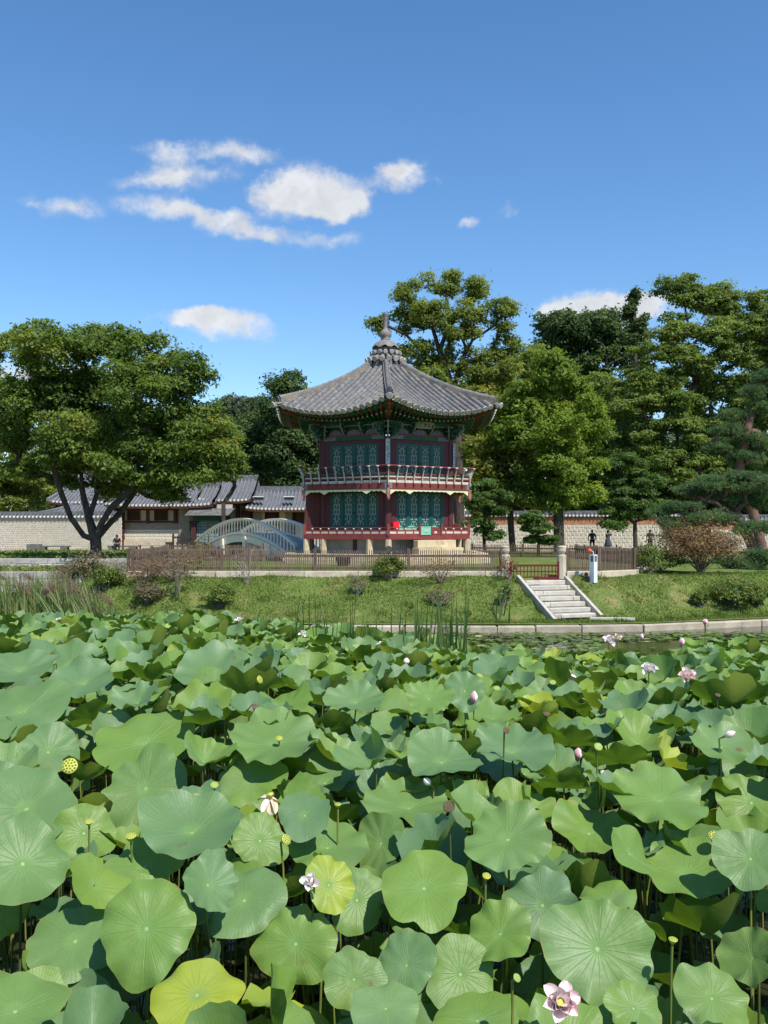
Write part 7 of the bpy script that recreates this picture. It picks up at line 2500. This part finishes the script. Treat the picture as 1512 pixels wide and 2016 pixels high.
HAND = [  # cx, cy, w, h, tone, (bowl, wave, droop), azimuth deg, label
 (30, 1990, 200, 150, .42, (.10, .05, .1), 20, 'pale lotus leaf in the bottom left corner'),
 (148, 1852, 190, 158, .35, (.06, .05, .1), 5, 'round grey-green lotus leaf second from the left near the bottom'),
 (288, 1828, 208, 225, .50, (.03, .05, .25), 0, 'large deep-veined green lotus leaf in the lower left with a drooping lower edge'),
 (388, 1958, 190, 150, .97, (.02, .06, .3), 10, 'yellow lotus leaf half in shade at the bottom left of the middle'),
 (481, 1772, 170, 140, .32, (.04, .03, .2), -5, 'flat grey-green lotus leaf overlapping a pale one left of the lower middle'),
 (410, 1742, 130, 165, .28, (.25, .08, 0), 50, 'pale upright lotus leaf behind the flat grey-green one'),
 (582, 1858, 172, 205, .55, (.02, .05, .25), -10, 'green lotus leaf with a big dark shadow across its left half'),
 (703, 1772, 132, 165, .45, (.05, .04, .2), 10, 'upright oval green lotus leaf just left of the lower middle'),
 (648, 1742, 115, 140, .93, (.15, .08, .1), 30, 'lotus leaf with a yellow rim beside the half-hidden pink flower'),
 (835, 1748, 188, 150, .62, (.04, .05, .1), 0, 'light green round lotus leaf with a notch at the middle bottom'),
 (697, 1928, 130, 142, .40, (.05, .04, .1), 0, 'small grey-green lotus leaf at the bottom middle'),
 (800, 1900, 140, 130, .30, (.12, .06, .1), -30, 'dull lotus leaf half hidden between its neighbours at the bottom middle'),
 (907, 1918, 152, 150, .48, (.03, .03, .1), 5, 'round green lotus leaf left of the pink flower'),
 (940, 2008, 190, 110, .55, (.05, .04, .1), 0, 'green lotus leaf cut by the bottom edge in the middle'),
 (1177, 1868, 228, 222, .42, (.02, .035, .1), 0, 'largest round lotus leaf in the lower right above the pink flower'),
 (1068, 1782, 160, 180, .18, (.08, .05, .1), -15, 'dark blue-green lotus leaf with a bright patch left of the largest leaf'),
 (985, 1838, 150, 120, .58, (.15, .08, .1), -40, 'bright green lotus leaf behind the round one at the lower middle'),
 (1352, 1722, 192, 110, .50, (.28, .05, 0), 0, 'wide shallow-cupped lotus leaf on a tall stem at the lower right'),
 (1478, 1690, 150, 130, .35, (.15, .06, 0), -20, 'grey-green lotus leaf at the right edge beside the shallow-cupped one'),
 (1480, 1885, 130, 160, .45, (.25, .06, 0), -60, 'folded lotus leaf on a bent stem at the lower right edge'),
 (1402, 1965, 155, 130, .55, (.05, .04, .1), 0, 'green lotus leaf at the bottom right corner'),
 (1248, 1985, 120, 110, .62, (.08, .05, .1), 20, 'light lotus leaf right behind the pink flower'),
 (1180, 2005, 150, 100, .50, (.10, .05, .1), 0, 'lotus leaf cut by the bottom edge under the pink flower'),
 (52, 1592, 205, 172, .30, (.08, .05, .1), 10, 'big grey-green lotus leaf at the left edge below the large seed pod'),
 (287, 1552, 182, 160, .38, (.10, .05, .1), 0, 'big lotus leaf with pale hub in front of a taller one left of the middle'),
 (284, 1462, 205, 125, .52, (.12, .04, .1), 0, 'tall broad lotus leaf behind the pale-hubbed one'),
 (378, 1638, 212, 118, .25, (.30, .05, 0), 0, 'wide pale lotus leaf shaped like a bowl with a pod shadow in it'),
 (512, 1655, 118, 150, .48, (.10, .05, .1), 20, 'narrow green lotus leaf right of the bowl-shaped one'),
 (600, 1605, 118, 92, .12, (.10, .04, .1), -10, 'dark blue-green lotus leaf right of the drooping white flower'),
 (645, 1668, 180, 96, .45, (.18, .06, .1), 0, 'broad lotus leaf behind the yellow-rimmed one'),
 (495, 1535, 150, 120, .55, (.12, .06, .1), -10, 'light green lotus leaf behind the drooping white flower'),
 (45, 1700, 190, 170, .35, (.12, .06, .1), 30, 'large lotus leaf at the left edge above the bright one'),
 (165, 1640, 130, 120, .58, (.10, .06, .1), 20, 'green lotus leaf behind two yellow seed pods at left'),
 (285, 1705, 160, 110, .50, (.15, .06, .1), 0, 'lotus leaf behind the deep-veined one at lower left'),
 (0, 1800, 110, 170, .78, (.08, .05, .1), 25, 'bright yellow-green lotus leaf cut by the left edge'),
 (1000, 1652, 182, 130, .40, (.18, .06, .1), -15, 'lotus leaf with pale ribs left of the light green wavy one'),
 (1160, 1640, 160, 95, .62, (.25, .09, .0), 10, 'light green wavy lotus leaf right of the middle'),
 (1300, 1575, 200, 110, .50, (.18, .07, .1), 0, 'broad wavy lotus leaf above the shallow-cupped one'),
 (1480, 1580, 140, 120, .60, (.12, .06, .1), -10, 'bright lotus leaf at the right edge in the middle rows'),
 (805, 1590, 180, 88, .40, (.24, .08, .0), 0, 'wide wavy lotus leaf beside the brown seed pod in the middle'),
 (1010, 1480, 170, 78, .22, (.26, .06, 0), 0, 'wide blue-green cupped lotus leaf in front of the big dark one'),
 (1120, 1465, 130, 78, .55, (.18, .06, .0), 175, 'dark lotus leaf turned away behind the pink bud'),
 (1220, 1500, 150, 70, .50, (.22, .06, .0), 180, 'dark lotus leaf tilted away on a tall stem right of the pink bud'),
 (545, 1465, 200, 86, .42, (.26, .07, .0), 5, 'long wavy lotus leaf left of the middle'),
 (415, 1330, 155, 72, .25, (.36, .06, .0), 0, 'tall cupped lotus leaf standing out in the left middle rows'),
 (165, 1345, 130, 70, .20, (.30, .06, .0), 0, 'tall cupped blue-green lotus leaf in the left rows'),
 (140, 1310, 140, 90, .28, (.15, .06, .1), 0, 'tall broad lotus leaf behind the cupped one in the left rows'),
 (45, 1400, 190, 110, .32, (.15, .06, .1), 0, 'broad blue-green lotus leaf at the left edge in the middle rows'),
 (40, 1320, 140, 60, .25, (.30, .06, .0), 15, 'cupped lotus leaf at the left edge in the back rows'),
 (700, 1382, 120, 60, .30, (.3, .07, 0), 0, 'cupped lotus leaf in the middle rows below the cattails'),
 (915, 1360, 90, 85, .25, (.10, .04, .1), -10, 'upright round lotus leaf beside a tall bud in the middle'),
 (845, 1375, 100, 66, .45, (.2, .05, .1), 10, 'light lotus leaf left of the upright round one'),
 (1110, 1550, 130, 70, .45, (.2, .07, .0), 170, 'dark lotus leaf turned away below the pink bud'),
 (95, 1480, 130, 100, .30, (.2, .08, .1), 30, 'folded lotus leaf behind the large seed pod at left'),
 (640, 1540, 150, 80, .35, (.25, .07, .0), -20, 'wavy lotus leaf right of the drooping white flower'),
 (750, 1660, 120, 110, .40, (.2, .07, .0), -30, 'shaded lotus leaf above the light green notched one'),
 (1240, 1680, 130, 110, .50, (.2, .08, 0), 60, 'lotus leaf seen edge-on left of the shallow-cupped one'),
 (870, 1500, 160, 80, .28, (.25, .07, 0), 10, 'blue-green wavy lotus leaf above the brown seed pod'),
 (1420, 1470, 130, 70, .40, (.22, .07, 0), 0, 'wavy lotus leaf with yellow spot near the right edge'),
 (760, 1985, 140, 100, .40, (.08, .05, .1), 10, 'small lotus leaf in the bottom middle below its neighbours'),
 (240, 1930, 120, 90, .15, (.1, .05, .1), 0, 'shaded lotus leaf low between the big ones at the lower left'),
 (1060, 1930, 110, 100, .12, (.1, .05, .1), 0, 'shaded lotus leaf low behind the pink flower'),
]
def z_hand(y): return 1.22 + .42 * min(1.0, max(0.0, (1950 - y) / 420.0)) + .30 * min(1.0, max(0.0, (1530 - y) / 200.0))

LEAVES = []      # hub x,y,R for spacing
hand_n = 0
HANDP = []     # outline of the hand-placed leaves in the photo
for i, (cx, cy, w, h, tone, (bw, wv, dr), az, label) in enumerate(HAND):
    z = z_hand(cy) + random.Random(i * 3).uniform(-.13, .13) + (-.35 if 'shaded lotus leaf low' in label else 0)
    d = (CZ - z) * F / (cy - HY)
    R = w * d / F / 2 * .93
    dep = math.atan((cy - HY) / F)
    q = min(.985, h / w)
    if abs(az) > 120:
        e = math.radians(62)
    else:
        e = min(math.radians(86), max(math.radians(38), dep + math.acos(q) - bw * .3))
    hub = P(cx, cy, d)
    leaf_thing(hub, R, e, math.radians(az), tone, 100 + i, label, 'lotus leaves', bw * .8, wv * 1.5, random.Random(i).uniform(-.12, .12), dr, notch=1.0 if i % 3 == 0 else None, rings=10, seg=64)
    LEAVES.append((hub.x, hub.y, hub.z, R)); HANDP.append((cx, cy, w / 2, h / 2, d)); hand_n += 1

def field_z(px, d):
    """standing height of the leaves: tall at the left, lower towards the open water at the right"""
    left = np.interp(d, [3.4, 6, 8, 11, 14, 18.5], [1.25, 1.62, 1.86, 1.80, 1.64, 1.42])
    right = np.interp(d, [3.4, 6, 8, 11, 14, 18.5], [1.25, 1.55, 1.58, 1.42, 1.12, .80])
    f = min(1, max(0, (px - 420) / 650.0))
    return float(left * (1 - f) + right * f)

def fill_leaves():
    r = random.Random(99)
    pts = []
    tries = 0
    while tries < 52000 and len(pts) < 2300:
        tries += 1
        d = 3.4 + (20.2 - 3.4) * r.random() ** .8
        hw = .43 * d + .9
        x = r.uniform(-hw, hw)
        # far limit of the field
        px = 756 + x * F / d
        far = 19.0 if px < 520 else (18.6 if px < 930 else (16.6 if px < 1330 else 19.5))
        if d > far + r.uniform(-.6, .3): continue
        # open water close to the camera at the lower right
        if d < 5.0 and px > 1180 and r.random() < .8: continue
        R = r.uniform(.13, .25) if d < 6 else r.uniform(.15, .285)
        if r.random() < .12: R *= .7
        # standing height
        if d < 4.8: z = 1.05 + .10 * (d - 3.4) + r.uniform(-.35, .12)
        else:
            z = field_z(px, d) + r.uniform(-.30, .14)
        ok = True
        for (a, b, c, q) in LEAVES:
            lim = .56 * (R + q) if abs(c - z) < .22 else .32 * (R + q)
            if (a - x) ** 2 + (b - d) ** 2 < lim * lim: ok = False; break
        if not ok: continue
        # keep the hand-placed leaves in view: nothing stands right in front of them
        if d < 4.8: z = min(z, 1.30 + r.uniform(-.3, .12))
        py = HY + (CZ - z) * F / d; rp = R * F / d
        if any(d < hd + .1 and ((px - hx) / (hw2 + rp * .55)) ** 2 + ((py - hy) / (hh2 + rp * .4)) ** 2 < 1 for hx, hy, hw2, hh2, hd in HANDP): continue
        LEAVES.append((x, d, z, R)); pts.append((x, d, z, R))
    # low shaded leaves under the near ones
    k = 0
    for _ in range(2500):
        if k > 110: break
        d = r.uniform(3.1, 6.2); x = r.uniform(-.46 * d - .2, .46 * d + .2); px = 756 + x * F / d
        if px > 1180 and d < 4.6 and r.random() < .7: continue
        R = r.uniform(.12, .23); z = r.uniform(.35, .95)
        if any((a - x) ** 2 + (b - d) ** 2 < (.55 * (R + q)) ** 2 and abs(c - z) < .3 for (a, b, c, q) in LEAVES): continue
        LEAVES.append((x, d, z, R)); pts.append((x, d, z, R)); k += 1
    # the biggest in the picture become single things
    pts.sort(key=lambda q: -q[3] / q[1] * (.45 if q[1] < 6.0 else 1.0))
    n_single = 300 - hand_n
    zone = lambda px: ('at the left' if px < 420 else 'left of the middle' if px < 700 else 'in the middle' if px < 950 else 'right of the middle' if px < 1220 else 'at the right')
    SV = []; SF = []; ST = []; SU = []; off = 0
    SS = MB(); same = {}
    for i, (x, d, z, R) in enumerate(pts):
        hub = Vector((x, d, z))
        px = 756 + x * F / d
        rr = random.Random(5000 + i)
        u = rr.random()
        if u < .54: az = math.radians(rr.gauss(0, 38)); e = math.radians(min(100, max(54, rr.gauss(80, 9)))); st = 'open'
        elif u < .77: az = math.radians(rr.choice([-1, 1]) * rr.uniform(50, 110)); e = math.radians(rr.uniform(42, 74)); st = 'sideways'
        else: az = math.radians(180 + rr.gauss(0, 40)); e = math.radians(rr.uniform(50, 76)); st = 'away'
        tone = min(.78, max(0, rr.gauss(.40, .22)))
        if rr.random() < .07: tone = rr.uniform(.72, 1.0)
        bowl = rr.uniform(.18, .78); wave = rr.uniform(.09, .24); sad = rr.uniform(-.22, .22); dr = rr.choice([0, 0, .15, .3])
        if i < n_single:
            py = HY + (CZ - z) * F / d
            band = next(n for lim, n in ((1290, 'farthest rows'), (1340, 'far rows'), (1400, 'middle rows'), (1480, 'nearer rows'), (1620, 'near rows'), (9999, 'front rows')) if py < lim)
            zn = next(n for lim, n in ((150, 'far left'), (330, 'left'), (520, 'half left'), (680, 'centre left'), (840, 'centre'), (1000, 'centre right'), (1180, 'half right'), (1370, 'right'), (9999, 'far right')) if px < lim)
            look = {'open': 'lotus leaf facing the viewer', 'sideways': 'lotus leaf turned sideways', 'away': 'lotus leaf showing dark underside'}[st]
            colr = 'yellow-green ' if tone > .72 else ('blue-green ' if tone < .3 else 'green ')
            size = 'big ' if R > .24 else ('small ' if R < .185 else 'middling ')
            cup = 'deeply cupped ' if bowl > .45 else ('flat ' if bowl < .25 else '')
            label = size + cup + colr + look + ', ' + band + ', ' + zn
            T = leaf_thing(hub, R, e, az, tone, 300 + i, label, 'lotus leaves', bowl, wave, sad, dr, rings=8 if d < 8 else 6, seg=40 if d < 8 else 32)
            same.setdefault(label, []).append((px, T))
        else:
            V, F4, UV = blade_local(R, bowl, wave, 300 + i, 5, 24, sad, dr)
            Rm = np.array(orient(e, az, rr.uniform(0, 6.28)))
            V = V @ Rm.T + np.array(hub)
            SV.append(V); SF.append(F4 + off); ST.append(np.full(len(F4), tone)); SU.append(UV); off += len(V)
            SS.tube([Vector((x + rr.uniform(-.1, .1), d + rr.uniform(-.05, .15), -.02)), hub], [.008, .006], 4, cap=False)
    ordn = ['leftmost', 'second from left', 'third from left', 'fourth from left', 'fifth from left', 'sixth from left', 'seventh from left']
    for lb, lst in same.items():
        if len(lst) > 1:
            lst.sort(key=lambda q: q[0])
            for j, (_, T) in enumerate(lst):
                T['label'] = lb + ', ' + ('rightmost' if j == len(lst) - 1 else ordn[min(j, 6)])
    if SV:
        me = npmesh('lotus_field', np.concatenate(SV), 4, np.concatenate(SF), M['lotus'], smooth=True, tone=np.concatenate(ST), uv=np.concatenate(SU))
        o = link('lotus_field', me); tag(o, kind='stuff')
        o = SS.build('lotus_stems', M['stem'], None); tag(o, kind='stuff')
    print('lotus leaves', len(pts) + hand_n)
fill_leaves()

# ------------------------------------------------------------------ seed pods
def above_leaves(px, py, extra=.13):
    """distance at which something seen at (px, py) stands a little above and before the leaves there"""
    best = None
    for d in np.arange(3.0, 17.8, .1):
        z = CZ - (py - HY) * d / F
        if z < field_z(px, d) + extra: best = d; break
    best = best if best is not None else 17.6
    # step in front of any blade that would cover it
    for _ in range(30):
        hit = False
        for (x, y, z, R) in LEAVES:
            lx, ly = 756 + x * F / y, HY + (CZ - z) * F / y
            if y < best and abs(lx - px) < R * F / y * .9 and abs(ly - py) < R * F / y * .62:
                best = max(2.9, y - R * .55); hit = True; break
        if not hit: break
    return float(best)
def pod(px, py, w, style, tilt, az, label, diam=.105):
    d = above_leaves(px, py); c = P(px, py, d)
    R = w * d / F / 2 * .9
    r = random.Random(int(px * 7 + py))
    foot = Vector((c.x + r.uniform(-.06, .06), c.y + r.uniform(.0, .15), -.02))
    T = empty('lotus_seed_pod', foot, label, 'seed pod', 'lotus seed pods')
    Rm = orient(math.radians(tilt), math.radians(az), 0)
    mtl = {'yellow': 'pod_yellow', 'green': 'pod_green', 'brown': 'pod_brown', 'dry': 'pod_brown'}[style]
    mb = MB()
    H = R * (1.25 if style != 'brown' else 1.0)
    mb.lathe(c, [(R * .16, -H), (R * .42, -H * .8), (R * .80, -H * .35), (R * .98, -.08 * H), (R * 1.0, 0), (R * .93, .07 * H), (R * .5, .11 * H), (R * .02, .12 * H)], 20, M=Rm, lobes=5, lobe_amp=.02)
    head = mb.build('pod_head', M[mtl], T)
    hm = MB(); sm = MB()
    holes = [(0, 0)] + [(.40, k * 2 * PI / 6) for k in range(6)] + [(.74, k * 2 * PI / 12 + .2) for k in range(12)]
    for (q, a) in holes:
        p = c + Rm @ Vector((R * q * math.cos(a), R * q * math.sin(a), H * (.12 - .05 * q * q)))
        hm.lathe(p, [(R * .125, -.012 * R), (R * .125, .03 * R), (R * .11, .035 * R)], 8, M=Rm, smooth=False)
        if style in ('yellow', 'green'):
            sm.lathe(p, [(R * .055, .02 * R), (R * .06, .06 * R), (R * .02, .085 * R)], 6, M=Rm)
    hm.build('seed_hole', M['pod_hole'] if style != 'green' else M['stem'], head)
    if sm.v: sm.build('seed', M['pod_green'], head)
    nrm = Rm @ Vector((0, 0, 1))
    neck = c - nrm * H
    mid = foot.lerp(neck, .6) + Vector((r.uniform(-.03, .03), 0, 0))
    mb = MB(); mb.tube([foot, mid, mid.lerp(neck, .75) + Vector((0, .01, 0)), neck - nrm * .015, neck + nrm * .01], [.0075, .0065, .006, .0065, R * .18], 7, cap=False)
    mb.build('stem', M['stem'] if style != 'brown' else M['stem_dark'], T)
PODS = [
 (137, 1508, 35, 'yellow', 30, 5, 'large yellow seed pod facing the viewer at the left edge rows'), (383, 1571, 27, 'green', 60, 0, 'green seed pod above its dark shadow in the bowl-shaped leaf'),
 (422, 1545, 18, 'green', 55, 10, 'small green seed pod right behind the one with the shadow'), (257, 1645, 25, 'yellow', 75, 0, 'yellow flat-topped seed pod on a dark stem at lower left'),
 (175, 1617, 18, 'yellow', 70, 10, 'smaller yellow seed pod left of the flat-topped one'), (564, 1653, 24, 'yellow', 30, 50, 'yellow seed pod turned right with clear holes left of the middle'),
 (665, 1583, 15, 'yellow', 80, 0, 'small yellow seed pod upright on a thin stem in the middle'), (958, 1724, 19, 'yellow', 65, 15, 'yellow seed pod on a curved stem right of the notched leaf'),
 (1325, 1849, 20, 'yellow', 80, 20, 'yellow seed pod on a tall stem over the dark water at lower right'), (1408, 1646, 30, 'yellow', 60, 0, 'yellow and brown seed pod above the shallow-cupped leaf'),
 (608, 1300, 20, 'yellow', 25, 40, 'ripe seed pod turned right left of the cattails'), (549, 1453, 16, 'yellow', 60, 0, 'small yellow seed pod on the long wavy leaf'),
 (944, 1330, 15, 'yellow', 60, 20, 'pale yellow seed pod beside the tall bud'), (1178, 1470, 19, 'green', 40, 10, 'green seed pod right behind the dark turned leaf'), (1290, 1418, 19, 'green', 35, 0, 'green seed pod in the right middle rows'),
 (1152, 1308, 13, 'yellow', 25, 30, 'small yellow seed pod on a dark stem in the right back rows'), (1088, 1343, 15, 'green', 55, 0, 'flat green seed pod in the back rows'), (102, 1303, 20, 'yellow', 30, -30, 'ripe seed pod in the left back rows'),
 (215, 1400, 15, 'yellow', 80, 10, 'small yellow seed pod with hanging stamens behind the tall broad leaf'), (978, 1355, 15, 'green', 50, 0, 'green seed pod low right of the tall bud'),
 (93, 1637, 25, 'brown', 45, 10, 'brown seed pod lying over the big leaf at left'), (884, 1588, 27, 'brown', 40, -10, 'dark brown seed pod in the wavy leaf in the middle'), (1075, 1405, 17, 'brown', 65, 0, 'brown seed pod on a thin stem right of the middle'),
 (997, 1438, 15, 'brown', 30, 20, 'brown seed pod facing right in the middle rows'), (503, 1391, 16, 'brown', 50, 30, 'brown shrivelled seed pod in the left middle rows'), (270, 1252, 15, 'brown', 50, 0, 'brown seed pod in the left far rows'),
 (1413, 1368, 12, 'brown', 60, 0, 'small brown seed pod in the right back rows'), (512, 1338, 18, 'yellow', 20, 60, 'pointed yellow seed pod with reddish base left of the cattails'), (1018, 1925, 19, 'green', 40, 40, 'green seed pod low beside the bottom pink flower'),
 (38, 1262, 13, 'yellow', 70, 0, 'pale seed pod at the left edge in the far rows'), (140, 1249, 12, 'yellow', 75, 0, 'pale seed pod in the left far rows'), (310, 1231, 13, 'yellow', 70, 0, 'round yellow seed pod in the far rows left of the middle'), (330, 1232, 13, 'green', 40, 0, 'green dotted seed pod in the far rows left of the middle'),
 (1187, 1520, 12, 'yellow', 60, 0, 'small yellow seed pod near the edge of the dark tilted leaf'),
]
for q in PODS: pod(*q)

# ------------------------------------------------------------------ flowers and buds
def petal_mesh(L, Wd, cup, mt, curl=0.0):
    mb = MB()
    V = []; n, m = 10, 7
    for i in range(n):
        f = i / (n - 1)
        w = Wd * math.sin(PI * min(.985, .14 + f * .84)) ** .62 * (.82 + .28 * f) / 2
        if i == n - 1: w = .004 * L
        for j in range(m):
            s = -1 + 2 * j / (m - 1)
            V.append((w * s, L * f * (1 - .12 * curl * f), cup * w * s * s * 1.6 + L * .30 * (f ** 2) * cup - curl * L * .35 * f ** 2))
    F_ = [(i * m + j, i * m + j + 1, (i + 1) * m + j + 1, (i + 1) * m + j) for i in range(n - 1) for j in range(m - 1)]
    mb.add(V, F_, True)
    me = mb.mesh('petal', M[mt]); return me

def flower(px, py, w, mt, label, opening=55, n=12, diam=.2, tilt=60, az=0, droop=False, pod_on=True, seed=0, cname='lotus_flower', zmin=.8):
    d = above_leaves(px, py, zmin * 0 + .12); c = P(px, py, d)
    R = w * d / F / 2
    r = random.Random(seed * 13 + int(px))
    foot = Vector((c.x + r.uniform(-.05, .05), c.y + r.uniform(.02, .12), -.02))
    T = empty(cname, foot, label, 'lotus flower', 'lotus flowers')
    Rm = orient(math.radians(tilt), math.radians(az), r.uniform(0, 6))
    nrm = Rm @ Vector((0, 0, 1))
    base = c - nrm * R * .35
    me1 = petal_mesh(R * 1.08, R * .80, .75, mt); me2 = petal_mesh(R * .92, R * .68, 1.0, mt); me3 = petal_mesh(R * 1.2, R * .6, .35, mt, 1.0)
    for ring, (cnt, op, me) in enumerate(((n // 2, opening + 18, me1), (n - n // 2, opening - 12, me2))):
        for k in range(cnt):
            a = 2 * PI * (k + .5 * ring) / cnt + r.uniform(-.2, .2)
            o = op + r.uniform(-16, 16)
            if droop: o = r.uniform(95, 150); me = me3
            Ml = Matrix.Rotation(a, 3, 'Z') @ Matrix.Rotation(math.radians(90 - o), 3, 'X')
            M3 = Rm @ Ml
            Mx = Matrix.Translation(base + M3 @ Vector((0, R * .06, 0))) @ M3.to_4x4()
            piece('petal', me, T, Mx)
    if pod_on:
        mb = MB(); mb.lathe(base, [(R * .08, 0), (R * .20, R * .25), (R * .24, R * .34), (R * .05, R * .37)], 12, M=Rm); mb.build('seed_pod', M['pod_yellow'], T)
        st = MB()
        for k in range(22):
            a = r.uniform(0, 6.28); q = r.uniform(.2, .34)
            st.tube([base + Rm @ Vector((R * .1 * math.cos(a), R * .1 * math.sin(a), R * .05)), base + Rm @ Vector((R * q * math.cos(a), R * q * math.sin(a), R * r.uniform(.2, .38)))], [R * .012, R * .02], 4)
        st.build('stamens', M['stamen'], T)
    mb = MB(); mb.tube([foot, foot.lerp(base, .6) + Vector((r.uniform(-.02, .02), 0, 0)), base - nrm * .04, base], [.0075, .0065, .006, R * .09], 7, cap=False); mb.build('stem', M['stem_dark'], T)

flower(1104, 1972, 76, 'petal_pink', 'pink lotus flower with twisted petals at the bottom right of the middle', 62, 12, .21, 38, 8, seed=1, zmin=1.0)
flower(532, 1562, 58, 'petal_cream', 'fading white lotus flower with drooping petals round a yellow pod', 70, 7, .2, 80, 0, droop=True, seed=2)
flower(612, 1738, 46, 'petal_white', 'pale pink lotus flower half hidden in a leaf left of the lower middle', 45, 8, .19, 45, -20, seed=3, zmin=1.15)
flower(1353, 1331, 38, 'petal_pink', 'open pale pink lotus flower in the right back rows', 66, 11, .21, 45, 0, seed=4, zmin=1.1)
flower(1279, 1317, 34, 'petal_white', 'wide open white lotus flower left of the pale pink one', 66, 12, .21, 62, 0, seed=5, zmin=1.1)
flower(1200, 1262, 30, 'petal_white', 'white lotus flower at the edge of the open water', 60, 11, .22, 55, 0, seed=6, zmin=.6)
flower(1216, 1257, 24, 'petal_cream', 'cream lotus flower right of the white one at the open water', 55, 9, .2, 65, 0, seed=7, zmin=.6)
flower(471, 1223, 22, 'petal_white', 'white lotus flower standing highest in the far rows at left', 45, 9, .2, 65, 0, seed=8, zmin=.8)
flower(597, 1249, 20, 'petal_white', 'white lotus flower just left of the cattails', 52, 9, .2, 60, 0, seed=9, zmin=.8)
flower(750, 1270, 18, 'petal_white', 'white lotus flower low among the middle cattails', 52, 8, .2, 60, 0, seed=10, zmin=.8)
flower(346, 1218, 15, 'petal_white', 'white lotus flower in the far rows before the lawn', 52, 8, .18, 60, 0, seed=11, zmin=.8)
flower(116, 1221, 14, 'petal_pink', 'pink-tipped lotus flower in the far rows at left', 40, 8, .18, 70, 0, seed=12, zmin=.8)

def bud(px, py, w, h, mt, label, zmin=.8, tilt=78, az=0):
    d = above_leaves(px, py); c = P(px, py, d)
    R = w * d / F / 2; H = h * d / F
    foot = Vector((c.x + .03, c.y + .08, -.02))
    T = empty('lotus_bud', foot, label, 'lotus bud', 'lotus buds')
    Rm = orient(math.radians(tilt), math.radians(az), .5)
    nrm = Rm @ Vector((0, 0, 1)); base = c - nrm * H / 2
    for k in range(5):
        mb = MB(); V = []; n, m = 8, 5
        for i in range(n):
            f = i / (n - 1)
            prof = R * (math.sin(PI * min(1, .12 + f * .88)) ** .75 * 1.12 + .0)
            for j in range(m):
                a = 2 * PI * k / 5 + (-.75 + 1.5 * j / (m - 1)) * (1 - .2 * f)
                rr = prof * (1.0 + .05 * (j / (m - 1)))
                V.append(base + Rm @ Vector((rr * math.cos(a), rr * math.sin(a), H * f)))
        mb.add(V, [(i * m + j, i * m + j + 1, (i + 1) * m + j + 1, (i + 1) * m + j) for i in range(n - 1) for j in range(m - 1)], True)
        mb.build('petal', M[mt] if k % 2 else M['petal_pink'], T)
    mb = MB(); mb.tube([foot, foot.lerp(base, .6), base - nrm * .05, base + nrm * .01], [.0075, .0065, .006, R * .5], 7, cap=False); mb.build('stem', M['stem'], T)
bud(1138, 1483, 15, 24, 'petal_deep', 'pink lotus bud in front of the big dark leaf', 1.3)
bud(933, 1371, 13, 24, 'petal_deep', 'tall pink-tipped lotus bud in the middle rows', 1.2)
bud(1126, 1335, 15, 17, 'petal_deep', 'deep pink lotus bud in the right middle rows', 1.0, 60, -30)
bud(1342, 1263, 10, 16, 'petal_deep', 'pink lotus bud over the open water at right', .5)
bud(1263, 1253, 7, 12, 'petal_deep', 'small pink lotus bud over the lily pads', .5)
bud(672, 1249, 9, 10, 'petal_deep', 'pink lotus bud among the cattails', .8)
bud(1388, 1223, 9, 10, 'petal_deep', 'pink lotus bud before the kerb at right', .4)
bud(800, 1301, 11, 13, 'petal_white', 'pale closed lotus bud in the cattails', .9)
bud(840, 1538, 12, 20, 'petal_white', 'pale slender lotus bud in the middle of the field', 1.3, 40, -50)
bud(1187, 1522, 10, 12, 'petal_cream', 'cream lotus bud right of the dark leaf turned away', 1.3)
bud(1438, 1445, 12, 22, 'petal_cream', 'yellowing withered lotus bud near the right edge', 1.1, 30, 60)

# ------------------------------------------------------------------ lily pads and litter on the water
def pads(name, n, region, rmin, rmax, mt, seed, z=.012, keep=None):
    rng = np.random.default_rng(seed)
    V = []; Fq = []; tone = []
    k = 0; tr = 0
    while k < n and tr < n * 6:
        tr += 1
        x, y = region(rng)
        if keep is not None and not keep(x, y, rng): continue
        R = rng.uniform(rmin, rmax); a0 = rng.uniform(0, 6.28)
        tx, ty = rng.normal(size=2) * .07
        b = len(V)
        m = 10
        for i in range(m):
            a = a0 + .25 + (2 * PI - .5) * i / (m - 1)
            px_, py_ = R * math.cos(a), R * math.sin(a)
            V.append((x + px_, y + py_, z + .02 * rng.random() + px_ * tx + py_ * ty + .012))
        V.append((x, y, z + .008))
        for i in range(0, m - 1, 2):
            q = (b + m, b + i, b + i + 1, b + min(i + 2, m - 1))
            Fq.append(q if len(set(q)) == 4 else (b + m, b + i, b + i + 1, b + i)); tone.append(0)
        tone[-len(range(0, m - 1, 2)):] = [float(rng.beta(1.6, 2.2))] * len(range(0, m - 1, 2))
        k += 1
    Fq2 = [f for f in Fq if len(set(f)) == 4]; tone = [t for t, f in zip(tone, Fq) if len(set(f)) == 4]
    o = link(name, npmesh(name, np.array(V), 4, np.array(Fq2), M[mt], tone=tone)); tag(o, kind='stuff')
def reg_far(rng):
    y = rng.uniform(15.5, 29.6)
    return rng.uniform(-2, .45 * y + 1), y
def keep_far(x, y, rng):
    px = 756 + x * F / y; 
    if y > kerb_y(x) - .15: return False
    py = HY + CZ * F / y
    if 1262 < py < 1290 and 1180 < px < 1520: return rng.random() < .06
    return True
pads('lily_pads', 4200, reg_far, .07, .17, 'lf_lily', 3, keep=keep_far)
def reg_near(rng):
    y = 2.6 + 12 * rng.random() ** 1.3
    return rng.uniform(-.48 * y - .4, .48 * y + .4), y
M['lf_litter'] = leafmat('lf_litter', (0.03, 0.04, 0.012), (0.07, 0.075, 0.025), (0.2, 0.17, 0.09), 0.05, rough=.5, nscale=3)
pads('floating_leaves', 900, reg_near, .06, .16, 'lf_litter', 4)
